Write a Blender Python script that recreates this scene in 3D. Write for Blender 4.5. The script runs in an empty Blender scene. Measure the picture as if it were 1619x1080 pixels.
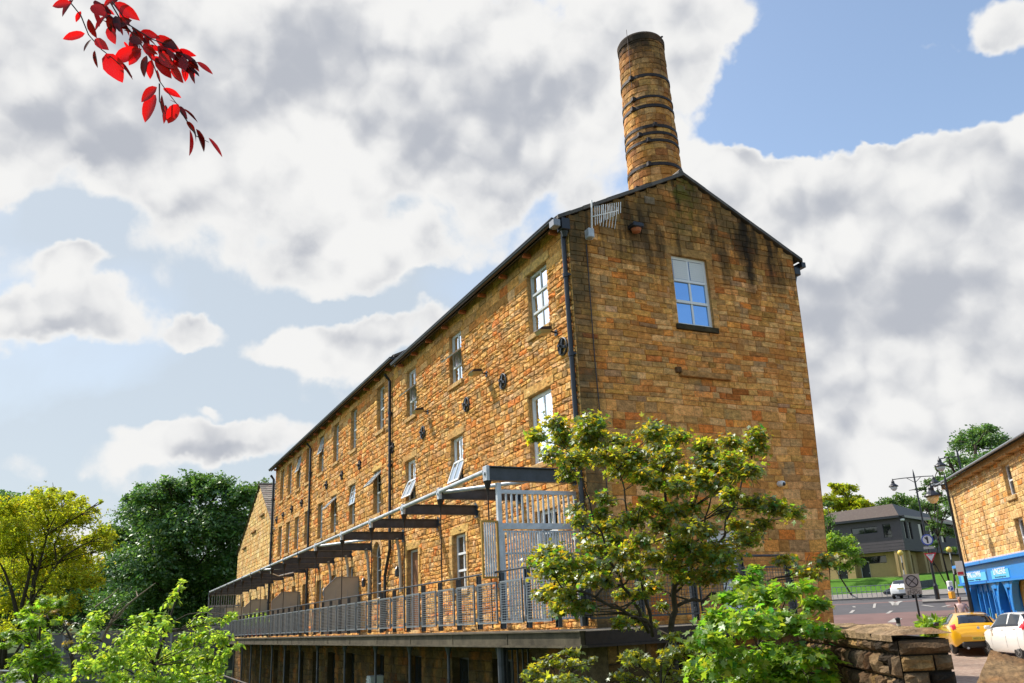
import bpy, bmesh, math, random
import numpy as np
from mathutils import Vector, Matrix

rnd = random.Random(7)
rng = np.random.default_rng(11)
SC = bpy.context.scene
COL = SC.collection

# ------------------------------------------------------------------ camera
PW, PH, FPX = 1619.0, 1080.0, 1336.5
YAW, PITCH, ROLL = math.radians(26.445), math.radians(18.33), math.radians(-2.752)
CAM = np.array([-9.2766, -15.4254, 0.0])
_F = np.array([math.sin(YAW)*math.cos(PITCH), math.cos(YAW)*math.cos(PITCH), math.sin(PITCH)])
_R0 = np.array([math.cos(YAW), -math.sin(YAW), 0.0]); _U0 = np.cross(_R0, _F)
_R = math.cos(ROLL)*_R0 + math.sin(ROLL)*_U0
_U = -math.sin(ROLL)*_R0 + math.cos(ROLL)*_U0
cam = bpy.data.cameras.new('camera'); camo = bpy.data.objects.new('camera', cam); COL.objects.link(camo)
cam.sensor_width = 36.0; cam.lens = 36.0*FPX/PW; cam.clip_start = 0.05; cam.clip_end = 3000
camo.matrix_world = Matrix(((_R[0], _U[0], -_F[0], CAM[0]), (_R[1], _U[1], -_F[1], CAM[1]), (_R[2], _U[2], -_F[2], CAM[2]), (0, 0, 0, 1)))
SC.camera = camo

def ray(x, y):
    return (x-PW/2)/FPX*_R - (y-PH/2)/FPX*_U + _F
def at(x, y, d):
    """world point that stands d metres in front of the viewpoint (survey of the photograph)"""
    return CAM + ray(x, y)*d
def bearing(azd, d, z=0.0):
    a = math.radians(azd)
    return np.array([CAM[0]+math.sin(a)*d, CAM[1]+math.cos(a)*d, z])

# ------------------------------------------------------------------ light
SUN = np.array([-0.5, 0.6, 1.0]); SUN /= np.linalg.norm(SUN)
SUN_EL = math.asin(SUN[2]); SUN_AZ = math.atan2(SUN[0], SUN[1])
sl = bpy.data.lights.new('sun', 'SUN'); sl.energy = 4.8; sl.angle = math.radians(0.5); sl.color = (1.0, 0.94, 0.84)
so = bpy.data.objects.new('sun', sl); COL.objects.link(so)
so.rotation_euler = Vector(-SUN).to_track_quat('-Z', 'Y').to_euler()
SC.view_settings.view_transform = 'Standard'; SC.view_settings.look = 'None'
SC.view_settings.exposure = 0.32; SC.view_settings.gamma = 1.0
SC.cycles.max_bounces = 6; SC.cycles.diffuse_bounces = 3; SC.cycles.transmission_bounces = 4; SC.cycles.transparent_max_bounces = 6

world = bpy.data.worlds.new('World'); SC.world = world; world.use_nodes = True
nt = world.node_tree; N = nt.nodes; L = nt.links
for n in list(N): N.remove(n)
wo = N.new('ShaderNodeOutputWorld'); bg = N.new('ShaderNodeBackground'); bg.inputs[1].default_value = 0.1
L.new(bg.outputs[0], wo.inputs[0])
sky = N.new('ShaderNodeTexSky'); sky.sky_type = 'NISHITA'; sky.sun_disc = False
sky.sun_elevation = SUN_EL; sky.sun_rotation = SUN_AZ % (2*math.pi)
sky.air_density = 1.0; sky.dust_density = 1.2; sky.ozone_density = 1.0
tc = N.new('ShaderNodeTexCoord')
nrm = N.new('ShaderNodeVectorMath'); nrm.operation = 'NORMALIZE'; L.new(tc.outputs['Generated'], nrm.inputs[0])
DIR = nrm.outputs[0]
def wmath(op, a, b=None, c=None, clamp=False):
    m = N.new('ShaderNodeMath'); m.operation = op; m.use_clamp = clamp
    for i, v in enumerate((a, b, c)):
        if v is None: continue
        if isinstance(v, (int, float)): m.inputs[i].default_value = v
        else: L.new(v, m.inputs[i])
    return m.outputs[0]
def wnoise(scale, detail, rough, dist=0.0, off=(0, 0, 0), sc=(1, 1, 1)):
    mp = N.new('ShaderNodeMapping'); mp.inputs['Location'].default_value = off; mp.inputs['Scale'].default_value = sc
    L.new(DIR, mp.inputs[0])
    n = N.new('ShaderNodeTexNoise'); n.inputs['Scale'].default_value = scale; n.inputs['Detail'].default_value = detail
    n.inputs['Roughness'].default_value = rough; n.inputs['Distortion'].default_value = dist
    L.new(mp.outputs[0], n.inputs[0]); return n.outputs[0]
def smooth(v, a, b, lo=0.0, hi=1.0):
    m = N.new('ShaderNodeMapRange'); m.interpolation_type = 'SMOOTHSTEP'; L.new(v, m.inputs[0])
    m.inputs[1].default_value = a; m.inputs[2].default_value = b; m.inputs[3].default_value = lo; m.inputs[4].default_value = hi
    return m.outputs[0]
def patch(x, y, rx, ry, w, ang=0.0):
    """a soft ellipse of sky, given by its bearing"""
    c = ray(x, y); c /= np.linalg.norm(c)
    r = np.cross(c, _U); r /= np.linalg.norm(r); u = np.cross(r, c)
    a = math.radians(ang); r2 = math.cos(a)*r+math.sin(a)*u; u2 = -math.sin(a)*r+math.cos(a)*u
    M = Matrix((r2, u2, np.cross(r2, u2))).transposed()
    mp = N.new('ShaderNodeMapping'); mp.vector_type = 'TEXTURE'
    mp.inputs['Location'].default_value = c; mp.inputs['Rotation'].default_value = M.to_euler()
    k = 0.85/FPX
    mp.inputs['Scale'].default_value = (rx*k, ry*k, 0.6)
    L.new(WARP, mp.inputs[0])
    ln = N.new('ShaderNodeVectorMath'); ln.operation = 'LENGTH'; L.new(mp.outputs[0], ln.inputs[0])
    return smooth(ln.outputs['Value'], 1.25, 0.35, 0.0, w)
# billowy edges: the directions themselves are warped before the big cloud shapes are laid out
wn = N.new('ShaderNodeTexNoise'); wn.inputs['Scale'].default_value = 7.0; wn.inputs['Detail'].default_value = 5.0; wn.inputs['Roughness'].default_value = 0.6
L.new(DIR, wn.inputs[0])
ws = N.new('ShaderNodeVectorMath'); ws.operation = 'SUBTRACT'; L.new(wn.outputs['Color'], ws.inputs[0]); ws.inputs[1].default_value = (0.5, 0.5, 0.5)
wm = N.new('ShaderNodeVectorMath'); wm.operation = 'MULTIPLY_ADD'; L.new(ws.outputs[0], wm.inputs[0]); wm.inputs[1].default_value = (0.10, 0.10, 0.10); L.new(DIR, wm.inputs[2])
WARP = wm.outputs[0]
CLOUDS = [(1560, 650, 120, 30, .5), (1300, 480, 60, 40, .4), (150, 30, 260, 90, .3),   # x, y, rx, ry, weight, angle
 (300, 60, 560, 190, .8), (820, 160, 380, 260, .9), (1060, 60, 160, 150, .7), (560, 400, 240, 90, .75), (300, 330, 150, 60, .35),
 (-60, 220, 260, 140, .5), (1150, 300, 120, 90, .6), (1500, 290, 300, 120, 1.0), (1250, 290, 190, 95, .9), (1450, 560, 460, 270, 1.6), (1300, 700, 260, 120, .9), (420, 250, 330, 110, .5), (60, 120, 260, 130, .5), (1230, 440, 200, 180, .8),
 (1000, 420, 200, 120, .4), (70, 498, 165, 55, .95), (130, 425, 85, 36, .85), (300, 515, 70, 36, .85), (520, 560, 150, 60, .9), (650, 520, 130, 45, .7),
 (350, 705, 190, 42, .85), (210, 685, 60, 22, .5), (330, 655, 40, 14, .35), (1400, 85, 70, 34, .75), (1490, 88, 52, 28, .62), (1610, 45, 70, 60, .6), (1570, 165, 40, 14, .25),
 (60, 740, 300, 40, .35), (470, 130, 220, 160, .4)]
CLEAR = [(1320, 130, 210, 110, 1.5), (1180, 190, 90, 70, .6), (1500, 150, 190, 60, .8), (100, 340, 170, 45, .5), (150, 600, 330, 50, .5), (520, 490, 140, 24, .5), (640, 455, 160, 30, .35)]
cov = None
for c in CLOUDS:
    p = patch(*c); cov = p if cov is None else wmath('ADD', cov, p)
for c in CLEAR:
    cov = wmath('SUBTRACT', cov, patch(*c))
n1 = wnoise(5.0, 9, 0.60, 0.3)
n2 = wnoise(2.2, 6, 0.55, 0.2, (3.1, 1.7, .4))
n3 = wnoise(11.0, 7, 0.62, 0.2, (1.1, 4.7, .4))
def puff(vec, scale):
    v = N.new('ShaderNodeTexVoronoi'); v.feature = 'F1'; v.inputs['Scale'].default_value = scale; v.inputs['Detail'].default_value = 2; v.inputs['Roughness'].default_value = .55; L.new(vec, v.inputs['Vector']); return v.outputs['Distance']
sm = N.new('ShaderNodeVectorMath'); sm.operation = 'MULTIPLY_ADD'; L.new(ws.outputs[0], sm.inputs[0]); sm.inputs[1].default_value = (.05, .05, .05); L.new(DIR, sm.inputs[2])
so2 = N.new('ShaderNodeVectorMath'); so2.operation = 'ADD'; L.new(sm.outputs[0], so2.inputs[0]); so2.inputs[1].default_value = tuple(float(q)*.022 for q in (SUN*.6+np.array([0, 0, .8])))
pf0 = puff(sm.outputs[0], 9.0); pf1 = puff(so2.outputs[0], 9.0)
cv = wmath('ADD', cov, wmath('MULTIPLY_ADD', n1, 1.5, -0.79))
cv = wmath('ADD', cv, wmath('MULTIPLY_ADD', pf0, -0.75, .70))
relief = wmath('SUBTRACT', pf0, pf1)          # sides of the billows turned away from the sun are greyer
cv = wmath('ADD', cv, wmath('MULTIPLY_ADD', n3, 0.5, -0.25))
mask = smooth(cv, 0.10, 0.46)
# grey undersides
DARK = [(640, 130, 260, 110, .45), (760, 220, 150, 70, .35), (110, 210, 190, 70, .45), (1450, 470, 300, 80, .5), (1350, 590, 260, 60, .5), (1500, 700, 200, 60, .15), (860, 330, 150, 90, .4),
 (330, 160, 200, 80, .3), (380, 725, 130, 20, .3), (1330, 340, 200, 60, .25), (80, 520, 120, 20, .2)]
dk = None
for c in DARK:
    p = patch(*c); dk = p if dk is None else wmath('ADD', dk, p)
gr = wmath('ADD', wmath('MULTIPLY', dk, 1.15), wmath('MULTIPLY_ADD', n2, 1.3, -0.66))
gr = wmath('ADD', gr, wmath('MULTIPLY_ADD', n3, 1.0, -0.52))
gr = wmath('ADD', gr, wmath('MULTIPLY', relief, 1.7))
grey = smooth(gr, -0.50, 1.0)
edge = smooth(cv, 0.25, .80)                 # thick middles are greyer than thin bright edges
grey = wmath('MULTIPLY', grey, edge)
cc = N.new('ShaderNodeMix'); cc.data_type = 'RGBA'; L.new(grey, cc.inputs[0])
cc.inputs[6].default_value = (7.3, 7.28, 7.2, 1); cc.inputs[7].default_value = (3.95, 4.15, 4.6, 1)
sk = N.new('ShaderNodeMix'); sk.data_type = 'RGBA'; sk.blend_type = 'MULTIPLY'; sk.inputs[0].default_value = 1.0
L.new(sky.outputs[0], sk.inputs[6]); sk.inputs[7].default_value = (2.05, 1.95, 1.80, 1)
veil = None
for c in ((230, 470, 760, 420, .95), (500, 250, 500, 300, .5), (700, 620, 500, 160, .6), (100, 860, 900, 220, .9)):
    p = patch(*c); veil = p if veil is None else wmath('ADD', veil, p)
veil = wmath('MINIMUM', wmath('MULTIPLY', veil, wmath('MULTIPLY_ADD', n2, 1.1, .30)), .88)
vl = N.new('ShaderNodeMix'); vl.data_type = 'RGBA'; L.new(veil, vl.inputs[0]); L.new(sk.outputs[2], vl.inputs[6]); vl.inputs[7].default_value = (4.7, 5.25, 5.75, 1)
mx = N.new('ShaderNodeMix'); mx.data_type = 'RGBA'; L.new(mask, mx.inputs[0]); L.new(vl.outputs[2], mx.inputs[6]); L.new(cc.outputs[2], mx.inputs[7])
L.new(mx.outputs[2], bg.inputs[0])
world.cycles.sampling_method = 'MANUAL'; world.cycles.sample_map_resolution = 512

# ------------------------------------------------------------------ bookkeeping
def tag(o, label=None, cat=None, group=None, kind=None):
    if label: o['label'] = label
    if cat: o['category'] = cat
    if group: o['group'] = group
    if kind: o['kind'] = kind
    return o
def empty(name, loc, label=None, cat=None, group=None, rz=0.0):
    o = bpy.data.objects.new(name, None); COL.objects.link(o); o.location = [float(v) for v in loc]; o.rotation_euler = (0, 0, rz)
    o.empty_display_size = 0.3
    return tag(o, label, cat, group)
def copy_tree(o, parent=None):
    c = o.copy(); COL.objects.link(c); c.parent = parent
    for ch in list(o.children): copy_tree(ch, c)
    return c

class MB:
    """collects faces and links them as one mesh object"""
    def __init__(s): s.v = []; s.f = []; s.c = []; s.m = []; s.cur = (1, 1, 1); s.mi = 0; s.X = None
    def add(s, verts, faces, col=None):
        b = len(s.v)
        if s.X is not None: verts = [s.X(*p) for p in verts]
        s.v.extend([(float(p[0]), float(p[1]), float(p[2])) for p in verts])
        c = col or s.cur
        for f in faces:
            s.f.append([b+i for i in f]); s.c.append(c); s.m.append(s.mi)
    def box(s, x0, x1, y0, y1, z0, z1, col=None):
        s.add([(x0, y0, z0), (x1, y0, z0), (x1, y1, z0), (x0, y1, z0), (x0, y0, z1), (x1, y0, z1), (x1, y1, z1), (x0, y1, z1)],
              [(0, 3, 2, 1), (4, 5, 6, 7), (0, 1, 5, 4), (1, 2, 6, 5), (2, 3, 7, 6), (3, 0, 4, 7)], col)
    def cbox(s, x0, x1, y0, y1, z0, z1, b=0.01, col=None):
        """box with chamfered edges"""
        b = min(b, (x1-x0)*.4, (y1-y0)*.4, (z1-z0)*.4)
        v = []; 
        for k in range(8):
            X = (x0, x1)[k & 1]; Y = (y0, y1)[(k >> 1) & 1]; Z = (z0, z1)[(k >> 2) & 1]
            sx = b if k & 1 == 0 else -b; sy = b if (k >> 1) & 1 == 0 else -b; sz = b if (k >> 2) & 1 == 0 else -b
            v += [(X, Y+sy, Z+sz), (X+sx, Y, Z+sz), (X+sx, Y+sy, Z)]
        A = lambda k, a: 3*k+a
        f = [(A(0,0),A(4,0),A(6,0),A(2,0)), (A(1,0),A(3,0),A(7,0),A(5,0)), (A(0,1),A(1,1),A(5,1),A(4,1)), (A(2,1),A(6,1),A(7,1),A(3,1)), (A(0,2),A(2,2),A(3,2),A(1,2)), (A(4,2),A(5,2),A(7,2),A(6,2))]
        for (i, j, ax) in ((0,1,0),(2,3,0),(4,5,0),(6,7,0),(0,2,1),(1,3,1),(4,6,1),(5,7,1),(0,4,2),(1,5,2),(2,6,2),(3,7,2)):
            o = [a for a in (0, 1, 2) if a != ax]
            f.append((A(i, o[0]), A(j, o[0]), A(j, o[1]), A(i, o[1])))
        for k in range(8): f.append((A(k,0), A(k,1), A(k,2)))
        s.add(v, f, col)
    def bar(s, p, q, w, h=None, up=(0, 0, 1), col=None):
        p = Vector([float(a) for a in p]); q = Vector([float(a) for a in q]); h = h or w; d = (q-p).normalized()
        a = d.cross(Vector(up)); 
        if a.length < 1e-4: a = d.cross(Vector((0, 1, 0)))
        a.normalize(); b = a.cross(d); a = a*w/2; b = b*h/2
        vs = [p-a-b, p+a-b, p+a+b, p-a+b, q-a-b, q+a-b, q+a+b, q-a+b]
        s.add([tuple(v) for v in vs], [(0, 1, 2, 3), (4, 7, 6, 5), (0, 4, 5, 1), (1, 5, 6, 2), (2, 6, 7, 3), (3, 7, 4, 0)], col)
    def tube(s, pts, rad, n=8, cap=True, col=None):
        pts = [Vector([float(a) for a in p]) for p in pts]
        if isinstance(rad, (int, float)): rad = [rad]*len(pts)
        vs = []; fs = []; a = None
        for i, p in enumerate(pts):
            d = (pts[min(i+1, len(pts)-1)]-pts[max(i-1, 0)]).normalized()
            if a is None: a = d.cross(Vector((0.3, 0.2, 1))) if abs(d.z) < .9 else d.cross(Vector((1, 0, 0)))
            a = (a-d*a.dot(d)).normalized(); b = d.cross(a)
            for k in range(n):
                t = 2*math.pi*k/n; vs.append(tuple(p+(a*math.cos(t)+b*math.sin(t))*rad[i]))
        for i in range(len(pts)-1):
            for k in range(n):
                k2 = (k+1) % n; fs.append((i*n+k, i*n+k2, (i+1)*n+k2, (i+1)*n+k))
        if cap: fs.append(tuple(range(n-1, -1, -1))); fs.append(tuple((len(pts)-1)*n+k for k in range(n)))
        s.add(vs, fs, col)
    def lathe(s, c, prof, n=16, axis=(0, 0, 1), col=None, cap=True):
        c = Vector([float(a) for a in c]); d = Vector(axis).normalized()
        a = d.cross(Vector((1, 0, 0))) if abs(d.x) < .9 else d.cross(Vector((0, 1, 0))); a.normalize(); b = d.cross(a)
        vs = []; fs = []
        for (r, z) in prof:
            for k in range(n):
                t = 2*math.pi*k/n; vs.append(tuple(c+d*z+(a*math.cos(t)+b*math.sin(t))*r))
        for i in range(len(prof)-1):
            for k in range(n):
                k2 = (k+1) % n; fs.append((i*n+k, i*n+k2, (i+1)*n+k2, (i+1)*n+k))
        if cap: fs.append(tuple(range(n-1, -1, -1))); fs.append(tuple((len(prof)-1)*n+k for k in range(n)))
        s.add(vs, fs, col)
    def build(s, name, mat, parent=None, smooth=False, label=None):
        me = bpy.data.meshes.new(name); me.from_pydata(s.v, [], s.f)
        at_ = me.color_attributes.new('col', 'FLOAT_COLOR', 'CORNER')
        cs = np.ones((len(me.loops), 4), np.float32); i = 0
        ln = [len(f) for f in s.f]
        cs[:, :3] = np.repeat(np.array(s.c, np.float32).reshape(-1, 3), ln, axis=0)
        at_.data.foreach_set('color', cs.ravel())
        mats = mat if isinstance(mat, (list, tuple)) else [mat]
        for m in mats: me.materials.append(m)
        if len(mats) > 1: me.polygons.foreach_set('material_index', s.m)
        bm = bmesh.new(); bm.from_mesh(me); bmesh.ops.recalc_face_normals(bm, faces=bm.faces); bm.to_mesh(me); bm.free()
        if smooth: me.polygons.foreach_set('use_smooth', [True]*len(me.polygons))
        o = bpy.data.objects.new(name, me); COL.objects.link(o)
        if parent is not None:
            o.parent = parent
        if label: o['label'] = label
        return o
def sub(o, parent):
    o.parent = parent; return o
def text_mesh(name, body, size, M4, mat, parent, ex=0.004, align='CENTER', width=None):
    cu = bpy.data.curves.new(name, 'FONT'); cu.body = body; cu.size = size; cu.extrude = ex; cu.align_x = align; cu.align_y = 'CENTER'
    t = bpy.data.objects.new(name, cu); COL.objects.link(t)
    dg = bpy.context.evaluated_depsgraph_get(); me = bpy.data.meshes.new_from_object(t.evaluated_get(dg)); COL.objects.unlink(t); bpy.data.objects.remove(t)
    if width:
        xs = [v.co.x for v in me.vertices]; k = width/(max(xs)-min(xs))
        for v in me.vertices: v.co.x *= k
    me.transform(M4); me.materials.clear(); me.materials.append(mat)
    o = bpy.data.objects.new(name, me); COL.objects.link(o); o.parent = parent; return o
# ------------------------------------------------------------------ materials
def newmat(name):
    m = bpy.data.materials.new(name); m.use_nodes = True; n = m.node_tree.nodes; b = n['Principled BSDF']; return m, n, m.node_tree.links, b
def plain(name, col, rough=0.6, metal=0.0, spec=0.5, noise=0.0, scale=8.0, bump=0.0, coat=0.0, attr=False, emit=None):
    m, n, l, b = newmat(name)
    b.inputs['Base Color'].default_value = (*col, 1); b.inputs['Roughness'].default_value = rough
    b.inputs['Metallic'].default_value = metal; b.inputs['Specular IOR Level'].default_value = spec
    b.inputs['Coat Weight'].default_value = coat; b.inputs['Coat Roughness'].default_value = 0.05
    src = None
    if attr:
        a = n.new('ShaderNodeAttribute'); a.attribute_name = 'col'; mm = n.new('ShaderNodeMix'); mm.data_type = 'RGBA'; mm.blend_type = 'MULTIPLY'; mm.inputs[0].default_value = 1
        mm.inputs[6].default_value = (*col, 1); l.new(a.outputs[0], mm.inputs[7]); src = mm.outputs[2]
    if noise or bump:
        t = n.new('ShaderNodeTexCoord'); no = n.new('ShaderNodeTexNoise'); no.inputs['Scale'].default_value = scale; no.inputs['Detail'].default_value = 6; no.inputs['Roughness'].default_value = .65
        l.new(t.outputs['Object'], no.inputs[0])
        if noise:
            mr = n.new('ShaderNodeMapRange'); l.new(no.outputs[0], mr.inputs[0]); mr.inputs[1].default_value = .25; mr.inputs[2].default_value = .75; mr.inputs[3].default_value = 1-noise; mr.inputs[4].default_value = 1+noise
            sc = n.new('ShaderNodeVectorMath'); sc.operation = 'SCALE'; l.new(mr.outputs[0], sc.inputs['Scale'])
            if src: l.new(src, sc.inputs[0])
            else: sc.inputs[0].default_value = col
            src = sc.outputs[0]
            mr2 = n.new('ShaderNodeMapRange'); l.new(no.outputs[0], mr2.inputs[0]); mr2.inputs[3].default_value = max(0, rough-.15); mr2.inputs[4].default_value = min(1, rough+.15); l.new(mr2.outputs[0], b.inputs['Roughness'])
        if bump:
            bp = n.new('ShaderNodeBump'); bp.inputs['Strength'].default_value = bump; bp.inputs['Distance'].default_value = .02; l.new(no.outputs[0], bp.inputs['Height']); l.new(bp.outputs[0], b.inputs['Normal'])
    if src: l.new(src, b.inputs['Base Color'])
    if emit: b.inputs['Emission Color'].default_value = (*emit[:3], 1); b.inputs['Emission Strength'].default_value = emit[3]
    return m

def stone_mat(name, tint=(1, 1, 1), bump=0.6, stains=None, scale=1.0, sat=1.0, moss=None):
    """weathered sandstone: the colour of each block comes from its own value, grain, iron staining and soot on top"""
    m, n, l, b = newmat(name); b.inputs['Roughness'].default_value = .92; b.inputs['Specular IOR Level'].default_value = .15
    t = n.new('ShaderNodeTexCoord'); P = t.outputs['Object']
    a = n.new('ShaderNodeAttribute'); a.attribute_name = 'col'
    def noise(s, d=6, r=.6, sc=None, dist=0):
        no = n.new('ShaderNodeTexNoise'); no.inputs['Scale'].default_value = s; no.inputs['Detail'].default_value = d; no.inputs['Roughness'].default_value = r; no.inputs['Distortion'].default_value = dist
        if sc:
            mp = n.new('ShaderNodeMapping'); mp.inputs['Scale'].default_value = sc; l.new(P, mp.inputs[0]); l.new(mp.outputs[0], no.inputs[0])
        else: l.new(P, no.inputs[0])
        return no.outputs[0]
    def mr(v, a0, a1, o0, o1, sm=True):
        r = n.new('ShaderNodeMapRange'); r.interpolation_type = 'SMOOTHSTEP' if sm else 'LINEAR'; l.new(v, r.inputs[0])
        for i, q in enumerate((a0, a1, o0, o1)): r.inputs[1+i].default_value = q
        return r.outputs[0]
    def mul(x, y):
        k = n.new('ShaderNodeMath'); k.operation = 'MULTIPLY'
        for i, q in enumerate((x, y)):
            if isinstance(q, (int, float)): k.inputs[i].default_value = q
            else: l.new(q, k.inputs[i])
        return k.outputs[0]
    def mix(c, fac, col, blend='MIX'):
        x = n.new('ShaderNodeMix'); x.data_type = 'RGBA'; x.blend_type = blend
        if isinstance(fac, (int, float)): x.inputs[0].default_value = fac
        else: l.new(fac, x.inputs[0])
        l.new(c, x.inputs[6])
        if isinstance(col, tuple): x.inputs[7].default_value = (*col, 1)
        else: l.new(col, x.inputs[7])
        return x.outputs[2]
    c = mix(a.outputs[0], 1.0, tint, 'MULTIPLY')
    fine = noise(38*scale, 5, .7); mid = noise(7*scale, 5, .6, (1, 1, 1.6)); big = noise(.9*scale, 4, .55)
    sc = n.new('ShaderNodeVectorMath'); sc.operation = 'SCALE'; l.new(c, sc.inputs[0]); l.new(mul(mr(fine, .25, .75, .66, 1.32), mr(mid, .25, .75, .62, 1.36)), sc.inputs['Scale']); c = sc.outputs[0]
    c = mix(c, mr(big, .50, .70, 0, .50), (.46, .17, .035))          # iron rich patches
    c = mix(c, mr(noise(1.7*scale, 5, .6), .54, .74, 0, .55), (.24, .19, .12))   # grey weathered patches
    c = mix(c, mr(noise(14*scale, 4, .7), .68, .80, 0, .6), (.06, .045, .03))
    if stains: c = stains(n, l, P, c, noise, mr, mul, mix)
    l.new(c, b.inputs['Base Color'])
    bp = n.new('ShaderNodeBump'); bp.inputs['Strength'].default_value = bump; bp.inputs['Distance'].default_value = .03
    hh = n.new('ShaderNodeMath'); hh.operation = 'ADD'; l.new(mid, hh.inputs[0]); l.new(mul(fine, .45), hh.inputs[1])
    l.new(hh.outputs[0], bp.inputs['Height']); l.new(bp.outputs[0], b.inputs['Normal'])
    return m
def sepz(n, l, P, ax=2):
    s = n.new('ShaderNodeSeparateXYZ'); l.new(P, s.inputs[0]); return s.outputs[ax]
def band(n, l, v, c, w, mr, mul):
    """1 near v=c, 0 beyond w"""
    s = n.new('ShaderNodeMath'); s.operation = 'SUBTRACT'; l.new(v, s.inputs[0]); s.inputs[1].default_value = c
    a = n.new('ShaderNodeMath'); a.operation = 'ABSOLUTE'; l.new(s.outputs[0], a.inputs[0]); return mr(a.outputs[0], 0, w, 1, 0)
def gable_stains(n, l, P, c, noise, mr, mul, mix):
    z = sepz(n, l, P, 2); x = sepz(n, l, P, 0)
    st = noise(2.6, 5, .6, (1.0, 1.0, .16))                   # runs of soot down from the verge
    ov = noise(1.2, 5, .65)
    top = mr(z, 7.2, 9.6, 0, 1)
    c = mix(c, mul(top, mr(ov, .34, .56, .30, .82)), (.10, .068, .028))
    c = mix(c, mul(mr(z, 6.2, 9.4, 0, 1), mr(st, .49, .62, 0, .85)), (.05, .035, .02))
    # long black run under the broken kneeler on the right, and the wet corner by the downpipe
    wob = n.new('ShaderNodeMath'); wob.operation = 'MULTIPLY_ADD'; l.new(noise(2.2, 5, .7), wob.inputs[0]); wob.inputs[1].default_value = .5; l.new(x, wob.inputs[2])
    c = mix(c, mul(mul(band(n, l, wob.outputs[0], 5.62, .30, mr, mul), mr(z, 7.0, 8.3, 0, .95)), mr(st, .3, .5, .4, 1)), (.02, .016, .012))
    c = mix(c, mul(mul(band(n, l, wob.outputs[0], 6.35, .22, mr, mul), mr(z, 7.6, 8.6, 0, .85)), mr(st, .3, .5, .3, 1)), (.03, .022, .015))
    c = mix(c, mul(mr(x, .75, .25, 0, 1), mr(ov, .3, .6, .45, .85)), (.075, .062, .035))
    c = mix(c, mul(mul(band(n, l, wob.outputs[0], 3.7, .75, mr, mul), mr(z, 8.3, 10.0, 0, 1)), mr(noise(3.1, 5, .7), .42, .6, 0, .75)), (.12, .11, .015))
    c = mix(c, mul(mr(z, 3.2, 5.0, 0, .0), 1.0), (.05, .04, .03))
    return c
def chimney_stains(n, l, P, c, noise, mr, mul, mix):
    z = sepz(n, l, P, 2)
    c = mix(c, mul(mr(z, 15.2, 17.1, 0, 1), mr(noise(1.6, 5, .6), .3, .6, .35, .95)), (.035, .028, .022))
    c = mix(c, mr(noise(1.5, 5, .65, (1, 1, .5)), .5, .7, 0, .55), (.09, .06, .035))
    return c
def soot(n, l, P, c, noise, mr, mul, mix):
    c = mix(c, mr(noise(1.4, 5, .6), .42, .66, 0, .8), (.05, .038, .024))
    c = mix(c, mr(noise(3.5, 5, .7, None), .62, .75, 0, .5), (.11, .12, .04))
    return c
M_facade = stone_mat('rockfaced_sandstone', (1.30, 1.13, .98), 0.9)
M_gable = stone_mat('coursed_sandstone', (1.46, 1.17, .98), 0.6, gable_stains)
M_chim = stone_mat('chimney_sandstone', (1.30, 1.0, .82), 0.6, chimney_stains)
M_lower = stone_mat('shade_toned_sandstone', (.30, .29, .27), 0.8, soot)  # shade below the walkway is put into this dark tint
M_near = stone_mat('sooty_gritstone', (.66, .58, .50), 1.0, soot, 1.6)
M_shopst = stone_mat('pale_sandstone', (1.25, 1.22, 1.2), .6)
M_farst = stone_mat('far_sandstone', (1.45, 1.28, 1.0), .7)
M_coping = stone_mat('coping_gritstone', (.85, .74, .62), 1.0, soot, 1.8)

def slate_mat(name, col, rows=.22):
    m, n, l, b = newmat(name); b.inputs['Roughness'].default_value = .6
    a = n.new('ShaderNodeAttribute'); a.attribute_name = 'col'
    t = n.new('ShaderNodeTexCoord'); no = n.new('ShaderNodeTexNoise'); no.inputs['Scale'].default_value = 5; no.inputs['Detail'].default_value = 6; l.new(t.outputs['Object'], no.inputs[0])
    mm = n.new('ShaderNodeMix'); mm.data_type = 'RGBA'; mm.blend_type = 'MULTIPLY'; mm.inputs[0].default_value = 1; mm.inputs[6].default_value = (*col, 1); l.new(a.outputs[0], mm.inputs[7])
    m2 = n.new('ShaderNodeMix'); m2.data_type = 'RGBA'; mr = n.new('ShaderNodeMapRange'); l.new(no.outputs[0], mr.inputs[0]); mr.inputs[1].default_value = .5; mr.inputs[2].default_value = .75; mr.inputs[4].default_value = .6
    l.new(mr.outputs[0], m2.inputs[0]); l.new(mm.outputs[2], m2.inputs[6]); m2.inputs[7].default_value = (.14, .12, .08, 1); l.new(m2.outputs[2], b.inputs['Base Color']); return m
M_slate = slate_mat('stone_slate', (.16, .13, .105))
M_black = plain('black_paint', (.016, .017, .022), .35, 0, .5, .2, 6)
M_iron = plain('rusty_iron', (.035, .025, .022), .6, .3, .4, .5, 9, .3)
M_steel = plain('grey_painted_steel', (.045, .05, .060), .45, .1, .5, .6, 4, .1)
M_galv = plain('galvanised_steel', (.50, .52, .55), .45, .2, .5, .4, 4)
M_galvd = plain('galvanised_mesh', (.27, .29, .32), .42, .6, .5, .25, 7)
M_frameg = plain('pale_window_paint', (.56, .58, .58), .45, 0, .4, .12, 5)
M_framew = plain('white_window_frame', (.78, .79, .80), .35, 0, .5, .05, 5)
M_framed = plain('grey_sash_paint', (.52, .54, .54), .45, 0, .4, .12, 5)
M_blind = plain('white_blind', (.72, .74, .76), .8)
M_lilac = plain('pale_lilac_blind', (.50, .47, .58), .8)
M_room = plain('dark_room', (.03, .028, .026), .9)
M_panel = plain('beige_render_panel', (.40, .37, .31), .7, 0, .3, .1, 4)
M_door = plain('brown_timber_door', (.22, .10, .045), .6, 0, .3, .3, 5)
M_ochre = plain('ochre_trim', (.45, .26, .06), .55, 0, .3, .25, 5)
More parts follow.
